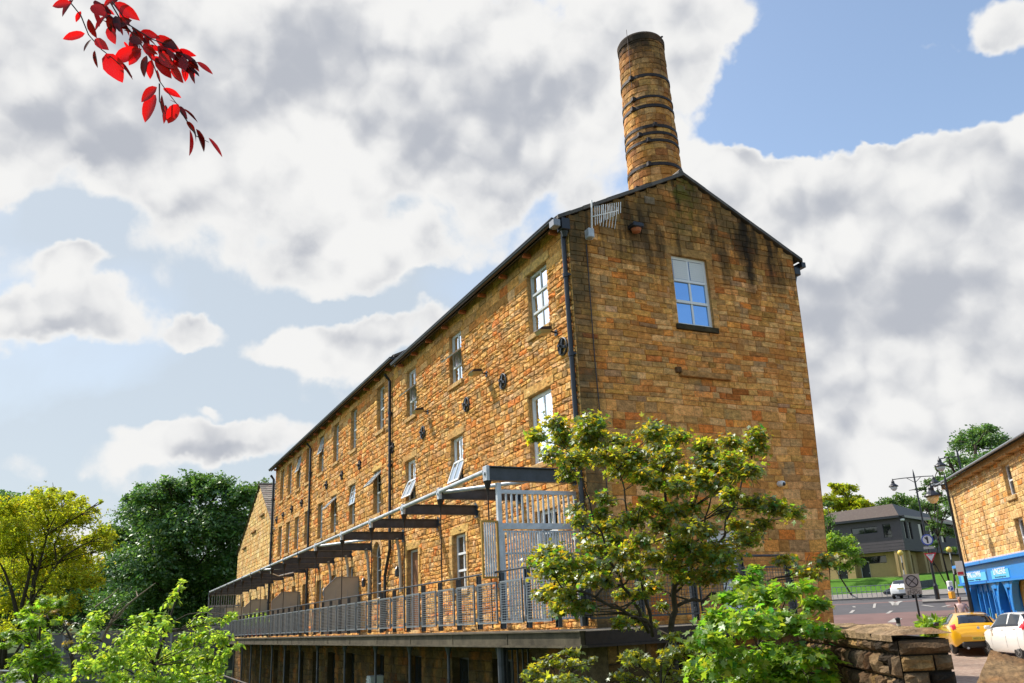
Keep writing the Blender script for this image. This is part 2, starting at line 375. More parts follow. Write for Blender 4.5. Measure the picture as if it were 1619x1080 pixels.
M_concrete = plain('weathered_concrete_edge', (.085, .072, .048), .85, 0, .2, .6, 3, .5)
M_bulb = plain('yellowed_lens', (.42, .33, .14), .4)
M_white = plain('white_plastic', (.8, .8, .8), .4)
M_lead = plain('lead_grey', (.25, .26, .29), .5, .3)
M_term = plain('terracotta', (.42, .13, .05), .8)
def glass_mat(name, tint=(.5, .55, .6), refl=.62, base=(.02, .025, .03), rough=.02):
    m, n, l, b = newmat(name); b.inputs['Base Color'].default_value = (*base, 1); b.inputs['Roughness'].default_value = .08
    g = n.new('ShaderNodeBsdfGlossy'); g.inputs['Color'].default_value = (*tint, 1); g.inputs['Roughness'].default_value = rough
    t = n.new('ShaderNodeTexCoord'); no = n.new('ShaderNodeTexNoise'); no.inputs['Scale'].default_value = 1.3; l.new(t.outputs['Object'], no.inputs[0])
    bp = n.new('ShaderNodeBump'); bp.inputs['Strength'].default_value = .12; bp.inputs['Distance'].default_value = .05; l.new(no.outputs[0], bp.inputs['Height']); l.new(bp.outputs[0], g.inputs['Normal'])
    x = n.new('ShaderNodeMixShader'); x.inputs[0].default_value = refl; l.new(b.outputs[0], x.inputs[1]); l.new(g.outputs[0], x.inputs[2]); l.new(x.outputs[0], n['Material Output'].inputs[0]); return m
M_glass = glass_mat('window_glass', (.95, .98, 1.0), .92)
M_glassd = glass_mat('dark_glass', (.5, .55, .6), .35)
M_glassk = glass_mat('unlit_glass', (.4, .42, .45), .06, (.012, .012, .014))
M_glassb = glass_mat('sky_reflecting_glass', (.35, .6, .95), .7, (.02, .05, .12))

def leaf_mat(name, col, trans, tw=.42, gloss=.35, hue=.15):
    m, n, l, b = newmat(name); n.remove(b)
    a = n.new('ShaderNodeAttribute'); a.attribute_name = 'col'
    def mulc(c):
        mm = n.new('ShaderNodeMix'); mm.data_type = 'RGBA'; mm.blend_type = 'MULTIPLY'; mm.inputs[0].default_value = 1; mm.inputs[6].default_value = (*c, 1); l.new(a.outputs[0], mm.inputs[7]); return mm.outputs[2]
    d = n.new('ShaderNodeBsdfDiffuse'); l.new(mulc(col), d.inputs[0])
    t = n.new('ShaderNodeBsdfTranslucent'); l.new(mulc(trans), t.inputs[0])
    g = n.new('ShaderNodeBsdfGlossy'); g.inputs['Roughness'].default_value = .42; g.inputs[0].default_value = (.8, .85, .8, 1)
    x = n.new('ShaderNodeMixShader'); x.inputs[0].default_value = tw; l.new(d.outputs[0], x.inputs[1]); l.new(t.outputs[0], x.inputs[2])
    y = n.new('ShaderNodeMixShader'); y.inputs[0].default_value = .11*gloss
    l.new(x.outputs[0], y.inputs[1]); l.new(g.outputs[0], y.inputs[2]); l.new(y.outputs[0], n['Material Output'].inputs[0]); return m
L_maple = leaf_mat('maple_leaf', (.055, .10, .022), (.66, .66, .035), .47, .75)
L_bright = leaf_mat('sycamore_leaf', (.14, .23, .02), (.46, .72, .04), .45, .5)
L_cherry = leaf_mat('young_leaf', (.22, .32, .04), (.62, .86, .07), .46, .35)
L_gold = leaf_mat('golden_leaf', (.26, .30, .02), (.64, .70, .03), .48, .2)
L_dark = leaf_mat('dark_leaf', (.07, .155, .035), (.18, .36, .05), .36, .6)
L_mid = leaf_mat('mid_leaf', (.07, .13, .03), (.18, .32, .04), .38, .3)
L_red = leaf_mat('copper_leaf', (.07, .008, .010), (.74, .006, .008), .64, .30)
M_bark = plain('bark', (.055, .045, .032), .9, 0, .2, .4, 12, .8)
M_barkr = plain('dark_twig', (.05, .035, .03), .8)
M_dead = plain('dead_wood', (.22, .17, .12), .9, 0, .2, .3, 12, .5)

# ------------------------------------------------------------------ stone walls
PAL = [(.47, .29, .10), (.52, .33, .13), (.43, .245, .075), (.50, .23, .06), (.50, .165, .03), (.36, .24, .11), (.55, .37, .17), (.30, .215, .12), (.44, .30, .14), (.47, .27, .08), (.41, .22, .065), (.56, .40, .21), (.40, .13, .03)]
PW_ = [5, 4, 5, 4, 2.2, 3, 2.5, 1.6, 3, 5, 4, 1, .8]
def scol(r, pal=PAL, wts=PW_, k=.1):
    c = r.choices(pal, wts)[0]; f = 1+r.uniform(-k*1.6, k*1.6)
    if pal is PAL: c = tuple(q*.80+m_*.20 for q, m_ in zip(c, (.455, .285, .105))); f *= r.choice((.78, .9, 1, 1, 1, 1.1, 1.2))
    return (c[0]*f, c[1]*f*(1+r.uniform(-k, k)*.6), c[2]*f*(1+r.uniform(-k, k)))
class Frame:
    """a wall plane: u along, z up, d outwards"""
    def __init__(s, O, U, Nn, fx=None, k=1.0): s.k = k; s.wave = 0.0; s.O = np.array(O, float); s.U = np.array(U, float); s.N = np.array(Nn, float); s.fx = fx
    def __call__(s, u, d, z):
        if s.fx: u = s.fx(u, z)
        if s.wave: z += s.wave*(math.sin(u*1.7+z*.9)+.7*math.sin(u*4.3-z*1.7)+.4*math.sin(u*9.1+z*3.3))
        u, d, z = u*s.k, d*s.k, z*s.k
        p = s.O+s.U*u+s.N*d; return (p[0], p[1], s.O[2]+z)
def free(u0, u1, z0, z1, ops):
    iv = [(u0, u1)]
    for (a, b, c, d) in ops:
        if c < z1-1e-4 and d > z0+1e-4:
            nv = []
            for (p, q) in iv:
                if b <= p or a >= q: nv.append((p, q)); continue
                if a > p: nv.append((p, a))
                if b < q: nv.append((b, q))
            iv = nv
    return [i for i in iv if i[1]-i[0] > .02]
def stone(mb, fr, u0, u1, z0, z1, g, bev, dep, rough, r, col=None, nx=None, lean=0):
    mb.X = fr
    a0, a1, b0, b1 = u0+g, u1-g, z0+g, z1-g
    if a1-a0 < .015 or b1-b0 < .015: return
    w, h = a1-a0, b1-b0; bv = min(bev, w*.3, h*.3)
    d = dep*(1+r.uniform(-.5, .5)); c = col or scol(r)
    if rough <= 0.0001:
        t = [d+r.uniform(-.3, .3)*dep for _ in range(4)]; J = lambda: r.uniform(-.0045, .0045)
        mb.add([(a0, 0, b0), (a1, 0, b0), (a1, 0, b1), (a0, 0, b1), (a0+bv+J(), t[0], b0+bv+J()), (a1-bv+J(), t[1], b0+bv+J()), (a1-bv+J(), t[2], b1-bv+J()), (a0+bv+J(), t[3], b1-bv+J())],
               [(4, 5, 6, 7), (0, 1, 5, 4), (1, 2, 6, 5), (2, 3, 7, 6), (3, 0, 4, 7)], c); return
    nx = nx or max(3, min(8, int(w/.11)+2)); nz = 4
    vs = []
    for j in range(nz+1):
        for i in range(nx+1):
            e = (i in (0, nx)) or (j in (0, nz)); e2 = not e and ((i in (1, nx-1)) or (j in (1, nz-1)))
            us = [0, bv] + [bv+(w-2*bv)*k/(nx-2) for k in range(1, nx-2)] + [w-bv, w] if nx > 2 else [0, w/2, w]
            zs = [0, bv] + [bv+(h-2*bv)*k/(nz-2) for k in range(1, nz-2)] + [h-bv, h]
            ju = 0 if e else r.uniform(-.012, .012); jz = 0 if e else r.uniform(-.010, .010)
            dd = 0 if e else (d*.75+r.uniform(0, rough)*(.55 if e2 else 1.0))
            vs.append((a0+us[i]+ju, dd, b0+zs[j]+jz))
    W = nx+1
    mb.add(vs, [(j*W+i, j*W+i+1, (j+1)*W+i+1, (j+1)*W+i) for j in range(nz) for i in range(nx)], c)
def lay(mb, fr, u0, u1, z0, z1, ops, r, course=(.14, .2), length=(.22, .6), g=.005, bev=.012, dep=.014, rough=0.0, clip=None, pal=PAL, wts=PW_, colf=None):
    z = z0
    while z < z1-.02:
        h = r.uniform(*course); 
        if z1-(z+h) < course[0]*.6: h = z1-z
        a, b = (clip(z+h*.5) if clip else (u0, u1))
        if b > a:
            for (p, q) in free(a, b, z, z+h, ops):
                u = p-(r.uniform(0, length[0]) if p == a else 0)
                first = True
                while u < q-.01:
                    l = r.uniform(*length); e = u+l
                    if q-e < length[0]*.5: e = q
                    s0 = max(u, p)
                    if e-s0 > .04:
                        stone(mb, fr, s0, min(e, q), z, z+h, g, bev, dep, rough, r, colf(r, (s0+e)/2, z) if colf else scol(r, pal, wts))
                    u = e
        z += h
def backing(mb, fr, u0, u1, z0, z1, ops, col, reveal=.16, rcol=None, clip=None):
    """the mortar plane behind the stones, with the openings and their reveals"""
    mb.X = fr
    us = sorted({u0, u1}|{a for o in ops for a in o[:2] if u0 < a < u1}); zs = sorted({z0, z1}|{a for o in ops for a in o[2:] if z0 < a < z1})
    for j in range(len(zs)-1):
        for i in range(len(us)-1):
            cu, cz = (us[i]+us[i+1])/2, (zs[j]+zs[j+1])/2
            if any(o[0] < cu < o[1] and o[2] < cz < o[3] for o in ops): continue
            mb.add([(us[i], 0, zs[j]), (us[i+1], 0, zs[j]), (us[i+1], 0, zs[j+1]), (us[i], 0, zs[j+1])], [(0, 1, 2, 3)], col)
    rc = rcol or col
    for (a, b, c, d) in ops:
        mb.add([(a, 0, c), (a, -reveal, c), (a, -reveal, d), (a, 0, d)], [(0, 1, 2, 3)], rc); mb.add([(b, 0, c), (b, -reveal, c), (b, -reveal, d), (b, 0, d)], [(3, 2, 1, 0)], rc)
        mb.add([(a, 0, d), (b, 0, d), (b, -reveal, d), (a, -reveal, d)], [(0, 1, 2, 3)], rc); mb.add([(a, 0, c), (b, 0, c), (b, -reveal, c), (a, -reveal, c)], [(0, 1, 2, 3)], rc)
def fbox(mb, fr, u0, u1, d0, d1, z0, z1, col=None, b=0):
    mb.X = fr
    if b: mb.cbox(u0, u1, d0, d1, z0, z1, b, col)
    else: mb.box(u0, u1, d0, d1, z0, z1, col)
def window(parent, fr, u0, u1, z0, z1, cols, rows, mat, glass, inset=.11, fw=.055, mw=.032, sill=True, splits=None, blind=None, opened=None, sash=False, lintel=None, label=None, sillc=(.42, .30, .14), arch=False, smat=None, transom=None):
    """window (frame) > pane, sill"""
    f = MB(); di = -inset; dt = .05
    fbox(f, fr, u0, u0+fw, di-dt, di, z0, z1); fbox(f, fr, u1-fw, u1, di-dt, di, z0, z1)
    fbox(f, fr, u0+fw, u1-fw, di-dt, di-.002, z0, z0+fw); fbox(f, fr, u0+fw, u1-fw, di-dt, di-.002, z1-fw, z1)
    gz = [z0+fw+(z1-z0-2*fw)*k/rows for k in range(rows+1)]
    if splits: gz = [z0+fw]+[z0+(z1-z0)*s for s in splits]+[z1-fw]; rows = len(gz)-1
    for k in range(1, cols):
        u = u0+fw+(u1-u0-2*fw)*k/cols; fbox(f, fr, u-mw/2, u+mw/2, di-dt+.01, di-.008, z0+fw, z1-fw)
    for k in range(1, rows):
        w_ = (transom if transom else mw) if (not sash or k == rows//2) else mw*.8
        if sash and k == rows//2: w_ = .06
        fbox(f, fr, u0+fw, u1-fw, di-dt+.006, di-.005+(.02 if w_ > .05 else 0), gz[k]-w_/2, gz[k]+w_/2)
    o = f.build('window', mat, parent, label=label)
    g = MB(); last = -1
    for j in range(rows):
        if opened and j in opened.get('rows', ()): continue
        if g.v and j != last+1: g.build('pane', glass, o); g = MB()
        last = j
        for i in range(cols):
            a = u0+fw+(u1-u0-2*fw)*i/cols; b = u0+fw+(u1-u0-2*fw)*(i+1)/cols
            t = [rnd.uniform(-.004, .004) for _ in range(2)]
            g.X = fr; g.add([(a, di-.03+t[0], gz[j]), (b, di-.03+t[1], gz[j]), (b, di-.03-t[0], gz[j+1]), (a, di-.03-t[1], gz[j+1])], [(0, 1, 2, 3)])
    if g.v: g.build('pane', glass, o)
    if opened and opened.get('blind'):
        q_ = MB(); q_.X = fr; j = opened['rows'][0]; q_.add([(u0+fw, di-.045, gz[j]), (u1-fw, di-.045, gz[j]), (u1-fw, di-.045, gz[j+1]), (u0+fw, di-.045, gz[j+1])], [(0, 1, 2, 3)]); q_.build('blind', M_lilac, o)
    rm = MB(); rm.X = fr; rm.add([(u0, di-dt-.03, z0), (u1, di-dt-.03, z0), (u1, di-dt-.03, z1), (u0, di-dt-.03, z1)], [(0, 1, 2, 3)]); rm.build('inner_blind' if blind else 'room_dark', M_blind if blind == 'all' else M_room, o)
    if sill:
        s = MB(); fbox(s, fr, u0-.08, u1+.08, -inset+.002, .075, z0-.14, z0-.002, sillc, .012); s.build('sill', smat or M_facade, o)
    if opened:
        j0, j1 = opened['z']; th = math.radians(opened['ang']); zt = z0+(z1-z0)*j1; zb = z0+(z1-z0)*j0; H = zt-zb
        s = MB(); gl = MB(); P = lambda u, t, d: fr(u, di+.01+math.sin(th)*t*H+math.cos(th)*d, zt-math.cos(th)*t*H+math.sin(th)*d)
        def q(mb, a, b, t0, t1, th_=.035):
            vs = [P(a, t0, 0), P(b, t0, 0), P(b, t1, 0), P(a, t1, 0), P(a, t0, th_), P(b, t0, th_), P(b, t1, th_), P(a, t1, th_)]
            mb.X = None; mb.add(vs, [(0, 3, 2, 1), (4, 5, 6, 7), (0, 1, 5, 4), (1, 2, 6, 5), (2, 3, 7, 6), (3, 0, 4, 7)])
        a, b = u0+fw*.6, u1-fw*.6; e = .05
        q(s, a, a+e, 0, 1); q(s, b-e, b, 0, 1); q(s, a+e, b-e, 0, e/H); q(s, a+e, b-e, 1-e/H, 1)
        if cols > 1: q(s, (a+b)/2-.015, (a+b)/2+.015, e/H, 1-e/H)
        if opened.get('bars'):
            for k in range(1, opened['bars']): t = k/opened['bars']; q(s, a+e, b-e, t-.012/H, t+.012/H)
        so_ = s.build('open_sash', mat, o)
        gl.X = None; gl.add([P(a+e, e/H, .015), P(b-e, e/H, .015), P(b-e, 1-e/H, .015), P(a+e, 1-e/H, .015)], [(0, 1, 2, 3)]); gg = gl.build('sash_pane', M_glass, so_)
        gg.parent = o
    return o
def door(parent, fr, u0, u1, z0, z1, mat, inset=.14, fan=False, label=None):
    d = MB(); w = .07
    fbox(d, fr, u0+w, u1-w, -inset-.05, -inset, z0, z1-w); 
    for k in range(1, 5): u = u0+w+(u1-u0-2*w)*k/5; fbox(d, fr, u-.006, u+.006, -inset, -inset+.004, z0, z1-w)
    o = d.build('door', mat, parent, label=label)
    f = MB(); fbox(f, fr, u0, u0+w, -inset-.06, -inset+.03, z0, z1); fbox(f, fr, u1-w, u1, -inset-.06, -inset+.03, z0, z1); fbox(f, fr, u0+w, u1-w, -inset-.06, -inset+.028, z1-w, z1); f.build('door_frame', M_frameg, o)
    h = MB(); fbox(h, fr, u1-w-.12, u1-w-.07, -inset, -inset+.05, z0+1.0, z0+1.12); h.build('handle', M_galv, o)
    return o
def roof_sheet(mb, A, B, Cc, D, r, n_rows=None, n_cols=None, th=.02, row=.3, cl=.4, base=1.0):
    """slated slope A-B (eaves) to D-C (ridge): overlapping slates, each its own slab"""
    A, B, Cc, D = [Vector([float(q) for q in p]) for p in (A, B, Cc, D)]
    nr = max(1, int((D-A).length/row)); ncol = max(1, int((B-A).length/cl)); nn = (B-A).cross(D-A).normalized()
    if nn.z < 0: nn = -nn
    mb.X = None
    for j in range(nr):
        t0, t1 = j/nr, min(1, (j+1.25)/nr); L0, R0 = A.lerp(D, t0), B.lerp(Cc, t0); L1, R1 = A.lerp(D, t1), B.lerp(Cc, t1); off = .5*(j % 2)/ncol
        k = -off
        while k < 1:
            a = max(0, k); w = r.uniform(.7, 1.3)/ncol; b = min(1, k+w); k += w
            if b-a < .1/ncol: continue
            g = .006/max(.1, (B-A).length)
            p = [L0.lerp(R0, a+g)+nn*(th*1.6+r.uniform(0, .012)), L0.lerp(R0, b-g)+nn*(th*1.6+r.uniform(0, .012)), L1.lerp(R1, b-g)+nn*.004, L1.lerp(R1, a+g)+nn*.004]
            q = [p[0]-nn*th, p[1]-nn*th]; c = base*r.uniform(.6, 1.35); cr = r.uniform(.9, 1.15)
            mb.add([tuple(v) for v in p+q], [(0, 1, 2, 3), (4, 5, 1, 0)], (c*cr, c, c*.97))
    mb.add([tuple(v) for v in (A, B, Cc, D)], [(0, 1, 2, 3)], (.4, .4, .4))
# ------------------------------------------------------------------ the ground
def sstep(x, a, b):
    t = np.clip((np.asarray(x, float)-a)/(b-a), 0, 1); return t*t*(3-2*t)
H50 = math.radians(50.5); FH = np.array([math.sin(H50), math.cos(H50)]); RH = np.array([math.cos(H50), -math.sin(H50)])
ZS = np.array([0, 26, 36, 40, 43, 48.7, 60, 72, 82, 88, 97, 120, 150, 220, 400, 1500.]); ZV = np.array([-1.8, -2.0, -1.98, -1.80, -1.45, -.68, 0, .2, .33, .5, 2.4, 3.6, 5, 9, 18, 30.])
def street_z(x, y):
    s = (x-CAM[0])*FH[0]+(y-CAM[1])*FH[1]; return np.interp(s, ZS, ZV)
def ground_z(x, y):
    x = np.asarray(x, float); y = np.asarray(y, float)
    # signed distance to the right of the line that runs from the viewpoint past the right hand corner of the mill
    ax, ay = CAM[0]-1.5, CAM[1]+2.0; bx, by = 8.0, -0.3; dx, dy = bx-ax, by-ay; ln = math.hypot(dx, dy)
    sd = ((x-ax)*dy-(y-ay)*dx)/ln
    beyond = sstep(y, 0, 6)*sstep(x, 6.0, 7.5)
    k = np.maximum(sstep(sd, -1.0, .6), beyond)
    river = -5.0+.25*np.sin(x*.7)*np.cos(y*.5)+np.interp(y, [30, 60, 100, 200, 1500], [0, 1.6, 4, 9, 30])
    river = np.where(x < -22, river+np.interp(-x, [22, 40, 400], [0, 2, 12]), river)
    return street_z(x, y)*k+river*(1-k)
def gz(x, y): return float(ground_z(x, y))
xs = np.concatenate([-np.geomspace(1500, 42, 16), np.linspace(-40, 70, 111), np.geomspace(72, 1500, 16)])
ys = np.concatenate([-np.geomspace(600, 32, 8), np.linspace(-30, 110, 141), np.geomspace(113, 1500, 16)])
XX, YY = np.meshgrid(xs, ys); ZZ = ground_z(XX, YY)
g = MB(); W = len(xs)
g.v = list(zip(XX.ravel().tolist(), YY.ravel().tolist(), ZZ.ravel().tolist()))
g.f = [(j*W+i, j*W+i+1, (j+1)*W+i+1, (j+1)*W+i) for j in range(len(ys)-1) for i in range(W-1)]; g.c = [(1, 1, 1)]*len(g.f); g.m = [0]*len(g.f)
M_earth = plain('grass_and_earth', (.045, .075, .018), .95, 0, .1, .5, 1.2, .6)
M_lawn = plain('mown_lawn', (.075, .17, .02), .95, 0, .1, .3, 2.0, .5)
M_asph = plain('asphalt', (.085, .08, .083), .85, 0, .3, .25, 1.4, .3)
M_asphr = plain('red_asphalt', (.17, .105, .095), .85, 0, .3, .2, 1.2, .3)
M_pave = plain('paving', (.22, .20, .18), .85, 0, .3, .2, 2, .3)
M_paint = plain('road_paint', (.36, .34, .31), .7, 0, .3, .3, 6)
tag(g.build('ground', M_earth, smooth=True), kind='structure')
def strip(name, mat, s0, s1, t0, t1, lift, ns=30, ntt=16, mask=None, th=0.0):
    """a sheet laid on the street; s runs away along the street, t across it to the right"""
    b = MB(); S = np.linspace(s0, s1, ns+1); T = np.linspace(t0, t1, ntt+1)
    for s_ in S:
        for t_ in T:
            p = CAM[:2]+FH*s_+RH*t_; b.v.append((float(p[0]), float(p[1]), float(street_z(p[0], p[1]))+lift))
    for i in range(ns):
        for j in range(ntt): b.f.append((i*(ntt+1)+j, i*(ntt+1)+j+1, (i+1)*(ntt+1)+j+1, (i+1)*(ntt+1)+j)); b.c.append((1, 1, 1)); b.m.append(0)
    if th:
        # kerb faces round the edge
        n0 = len(b.v); b.v += [(x, y, z-th) for (x, y, z) in b.v[:n0]]
        ring = [j for j in range(ntt+1)]+[i*(ntt+1)+ntt for i in range(1, ns+1)]+[ns*(ntt+1)+j for j in range(ntt-1, -1, -1)]+[i*(ntt+1) for i in range(ns-1, 0, -1)]
        for a, c in zip(ring, ring[1:]+ring[:1]): b.f.append((a, c, c+n0, a+n0)); b.c.append((.8, .8, .8)); b.m.append(0)
    return b.build(name, mat)
# setts near the cars
m, n, l, b_ = newmat('stone_setts'); b_.inputs['Roughness'].default_value = .8
t = n.new('ShaderNodeTexCoord'); mp = n.new('ShaderNodeMapping'); mp.inputs['Rotation'].default_value = (0, 0, -H50); l.new(t.outputs['Object'], mp.inputs[0])
br = n.new('ShaderNodeTexBrick'); br.inputs['Scale'].default_value = 3.2; br.inputs['Color1'].default_value = (.26, .17, .125, 1); br.inputs['Color2'].default_value = (.34, .25, .19, 1); br.inputs['Mortar'].default_value = (.12, .10, .085, 1); br.inputs['Mortar Size'].default_value = .022; br.inputs['Row Height'].default_value = .35; br.inputs['Brick Width'].default_value = .62
no = n.new('ShaderNodeTexNoise'); no.inputs['Scale'].default_value = .8; no.inputs['Detail'].default_value = 6; l.new(t.outputs['Object'], no.inputs[0])
l.new(mp.outputs[0], br.inputs[0]); mxx = n.new('ShaderNodeMix'); mxx.data_type = 'RGBA'; mxx.blend_type = 'MULTIPLY'; mxx.inputs[0].default_value = .8; l.new(br.outputs[0], mxx.inputs[6]); l.new(no.outputs[0], mxx.inputs[7])
hs = n.new('ShaderNodeHueSaturation'); hs.inputs['Value'].default_value = 1.7; l.new(mxx.outputs[2], hs.inputs['Color']); l.new(hs.outputs[0], b_.inputs['Base Color'])
bp = n.new('ShaderNodeBump'); bp.inputs['Strength'].default_value = .5; bp.inputs['Distance'].default_value = .02; l.new(br.outputs['Fac'], bp.inputs['Height']); bp.invert = True; l.new(bp.outputs[0], b_.inputs['Normal'])
M_sett = m
tag(strip('sett_paving', M_sett, 3, 43, -1.5, 18, .012, 40, 12), kind='structure')
tag(strip('road', M_asph, 43, 87, -26, 30, .016, 40, 20), kind='structure')
tag(strip('red_road_surface', M_asphr, 43.5, 52, -8.5, 16, .022, 8, 8), kind='structure')
tag(strip('red_road_band', M_asphr, 63, 67, -22, 26, .022, 8, 20), kind='structure')
tag(strip('red_road_patch', M_asphr, 54, 60, 1.2, 6.5, .022, 8, 6), kind='structure')
tag(strip('pavement', M_pave, 87, 90, -28, 30, .14, 4, 20, th=.16), kind='structure')
tag(strip('lawn', M_lawn, 90, 108, -28, 34, .1, 20, 20), kind='structure')
def marking(s0, t0, s1, t1, w, name='road_marking'):
    b = MB(); d = np.array([s1-s0, t1-t0]); L_ = np.linalg.norm(d); d /= L_; nn = np.array([-d[1], d[0]])*w/2; k = max(1, int(L_/1.0))
    for i in range(k+1):
        for sg in (-1, 1):
            q = np.array([s0, t0])+d*L_*i/k+nn*sg; p = CAM[:2]+FH*q[0]+RH*q[1]; b.v.append((float(p[0]), float(p[1]), float(street_z(*p))+.03))
    for i in range(k): b.f.append((2*i, 2*i+1, 2*i+3, 2*i+2)); b.c.append((1, 1, 1)); b.m.append(0)
    return tag(b.build(name, M_paint), kind='structure')
def st(x, y):
    """street coordinates of a spot on the road seen in the photograph at x, y"""
    d = ray(x, y)
    lo = None
    for q in np.linspace(20, 100, 1600):
        P_ = CAM+d*q
        if P_[2] < street_z(P_[0], P_[1]): lo = P_; break
    if lo is None: lo = CAM+d*60
    r_ = lo[:2]-CAM[:2]; return float(r_@FH), float(r_@RH)
for (a, b_, w) in (((1407, 951.5), (1425, 950.8), .5), ((1408, 952), (1415, 958), .5), ((1425, 951), (1416, 958), .5), ((1345, 970), (1350, 965.5), .3), ((1403, 971), (1410, 966.5), .3), ((1352, 961), (1349, 959.5), .25),
                   ((1325, 953), (1382, 950.5), .3), ((1382, 962), (1384, 955), .25), ((1410, 985), (1420, 979), .7), ((1458, 957.5), (1476, 960), .3), ((1490, 960.5), (1502, 957.5), .3)):
    A_, B_ = st(*a), st(*b_); marking(A_[0], A_[1], B_[0], B_[1], w*.6)

# ------------------------------------------------------------------ the mill
mill = empty('mill_building', (0, 0, 0), 'long sandstone mill with a plain gable end and rows of windows above the walkway', 'building')
FAC = Frame((0, 0, 0), (0, 1, 0), (-1, 0, 0))
def gshear(u, z):
    k = max(0.0, min(1.0, (9.0-z)/9.36))**1.6
    return u-max(0.0, (u-4.2)/2.74)*.57*k
GAB = Frame((0, 0, 0), (1, 0, 0), (0, -1, 0), gshear)
r = random.Random(5)
GABW = Frame((0, 0, 0), (1, 0, 0), (0, -1, 0), gshear); GABW.wave = .012; FACW = Frame((0, 0, 0), (0, 1, 0), (-1, 0, 0)); FACW.wave = .010
win = []   # u0,u1,z0,z1,kind
A_top = [(1.15, 2.2, 6.70, 8.32), (6.6, 7.57, 6.83, 8.42), (10.62, 11.58, 6.75, 8.42)]
A_mid = [(1.28, 2.48, 3.5, 5.2), (6.7, 7.62, 3.8, 5.22), (10.75, 11.75, 3.95, 5.3)]
A_low = [(1.3, 2.35, 1.0, 2.4), (6.6, 7.6, .9, 2.42)]
BC = [14.6, 18.34, 21.2, 23.93, 26.7, 28.85, 31.1, 33.15]; BM = [15.0, 18.42, 21.4, 23.85, 26.6, 28.9, 31.1, 33.2]
B_top = [(c-.46, c+.46, 7.02, 8.76) for c in BC]; B_mid = [(c-.46, c+.46, 3.98, 5.6) for c in BM]
ARCH = (14.45, 15.45, 1.0, 2.98)
B_low = [(18.1, 18.95, 1.15, 2.35), (28.7, 29.5, .95, 2.2), (31.6, 32.4, .95, 2.2)]
DOORS = [(10.5, 11.6, -.1, 2.36), (20.65, 21.5, -.1, 2.2), (23.2, 24.1, -.1, 2.15), (26.1, 26.95, -.1, 2.15), (34.0, 34.7, -.1, 2.1)]
ops = A_top+A_mid+A_low+B_top+B_mid+[ARCH]+B_low+DOORS
fw_ = MB(); mort = (.50, .38, .20)
backing(fw_, FAC, 0, 35.2, -.33, 9.0, ops, mort, .17, (.36, .24, .11))
stonepal = lambda rr, u, z: scol(rr)
# courses in three stretches: smooth stones under the eaves imitate the eaves' shadow, rock faced work below
lay(fw_, FACW, 0.0, 12.1, -.33, 8.05, ops, r, (.10, .18), (.15, .44), .004, .016, .012, .045)
lay(fw_, FACW, 0.0, 12.1, 8.05, 9.0, ops, r, (.2, .28), (.35, .8), .004, .012, .016, 0)
lay(fw_, FACW, 12.1, 35.2, -.33, 8.3, ops, r, (.16, .22), (.25, .5), .006, .018, .014, .045)
backing(fw_, FAC, 12.1, 35.2, 9.0, 9.28, [], mort)
lay(fw_, FACW, 12.1, 35.2, 8.3, 9.26, ops, r, (.2, .26), (.35, .8), .005, .012, .014, 0)
for (a, b, c, d) in ops:
    if (a, b, c, d) == ARCH: continue
    cc_ = scol(r, [(.47, .33, .15), (.42, .28, .11), (.5, .34, .14)], [1, 1, 1])
    fbox(fw_, FAC, a-.18, b+.18, -.05, .034, d+.001, d+.23, cc_, .012)
    if (a, b, c, d) in DOORS or (a, b, c, d) in A_low:
        k = c
        while k < d-.1:
            h = min(r.choice((.22, .34)), d-k); e = r.choice((.12, .24)); cq = scol(r, [(.47, .33, .15), (.42, .28, .11)], [1, 1])
            fbox(fw_, FAC, a-e, a-.002, -.02, .05, k, k+h-.006, cq, .012); fbox(fw_, FAC, b+.002, b+.36-e, -.02, .05, k, k+h-.006, cq, .012); k += h
# arched window head
ca, zr, ra = (ARCH[0]+ARCH[1])/2, ARCH[3]-.5, .5
fw_.X = FAC
for i in range(12):
    a0, a1 = math.pi*i/12, math.pi*(i+1)/12
    for (q0, q1, dd) in ((ra, ra+.2, .045),):
        P_ = lambda a, q, d: (ca+math.cos(a)*q, d, zr+math.sin(a)*q)
        fw_.add([P_(a0+.01, q0, -.16), P_(a1-.01, q0, -.16), P_(a1-.01, q0, dd), P_(a0+.01, q0, dd), P_(a1-.01, q1, dd), P_(a0+.01, q1, dd), P_(a1-.01, q1, 0), P_(a0+.01, q1, 0)], [(0, 1, 2, 3), (3, 2, 4, 5), (5, 4, 6, 7)], scol(r, [(.5, .36, .18)], [1]))
    fw_.add([(ca+math.cos(a0)*ra, -.012, zr+math.sin(a0)*ra), (ca+math.cos(a1)*ra, -.012, zr+math.sin(a1)*ra), (ca+math.cos(a1)*ra*1.5, -.012, min(ARCH[3], zr+math.sin(a1)*ra*1.5)), (ca+math.cos(a0)*ra*1.5, -.012, min(ARCH[3], zr+math.sin(a0)*ra*1.5))], [(0, 1, 2, 3)], mort)
fw_.build('facade_wall', M_facade, mill, label='sunlit rock faced long front wall')
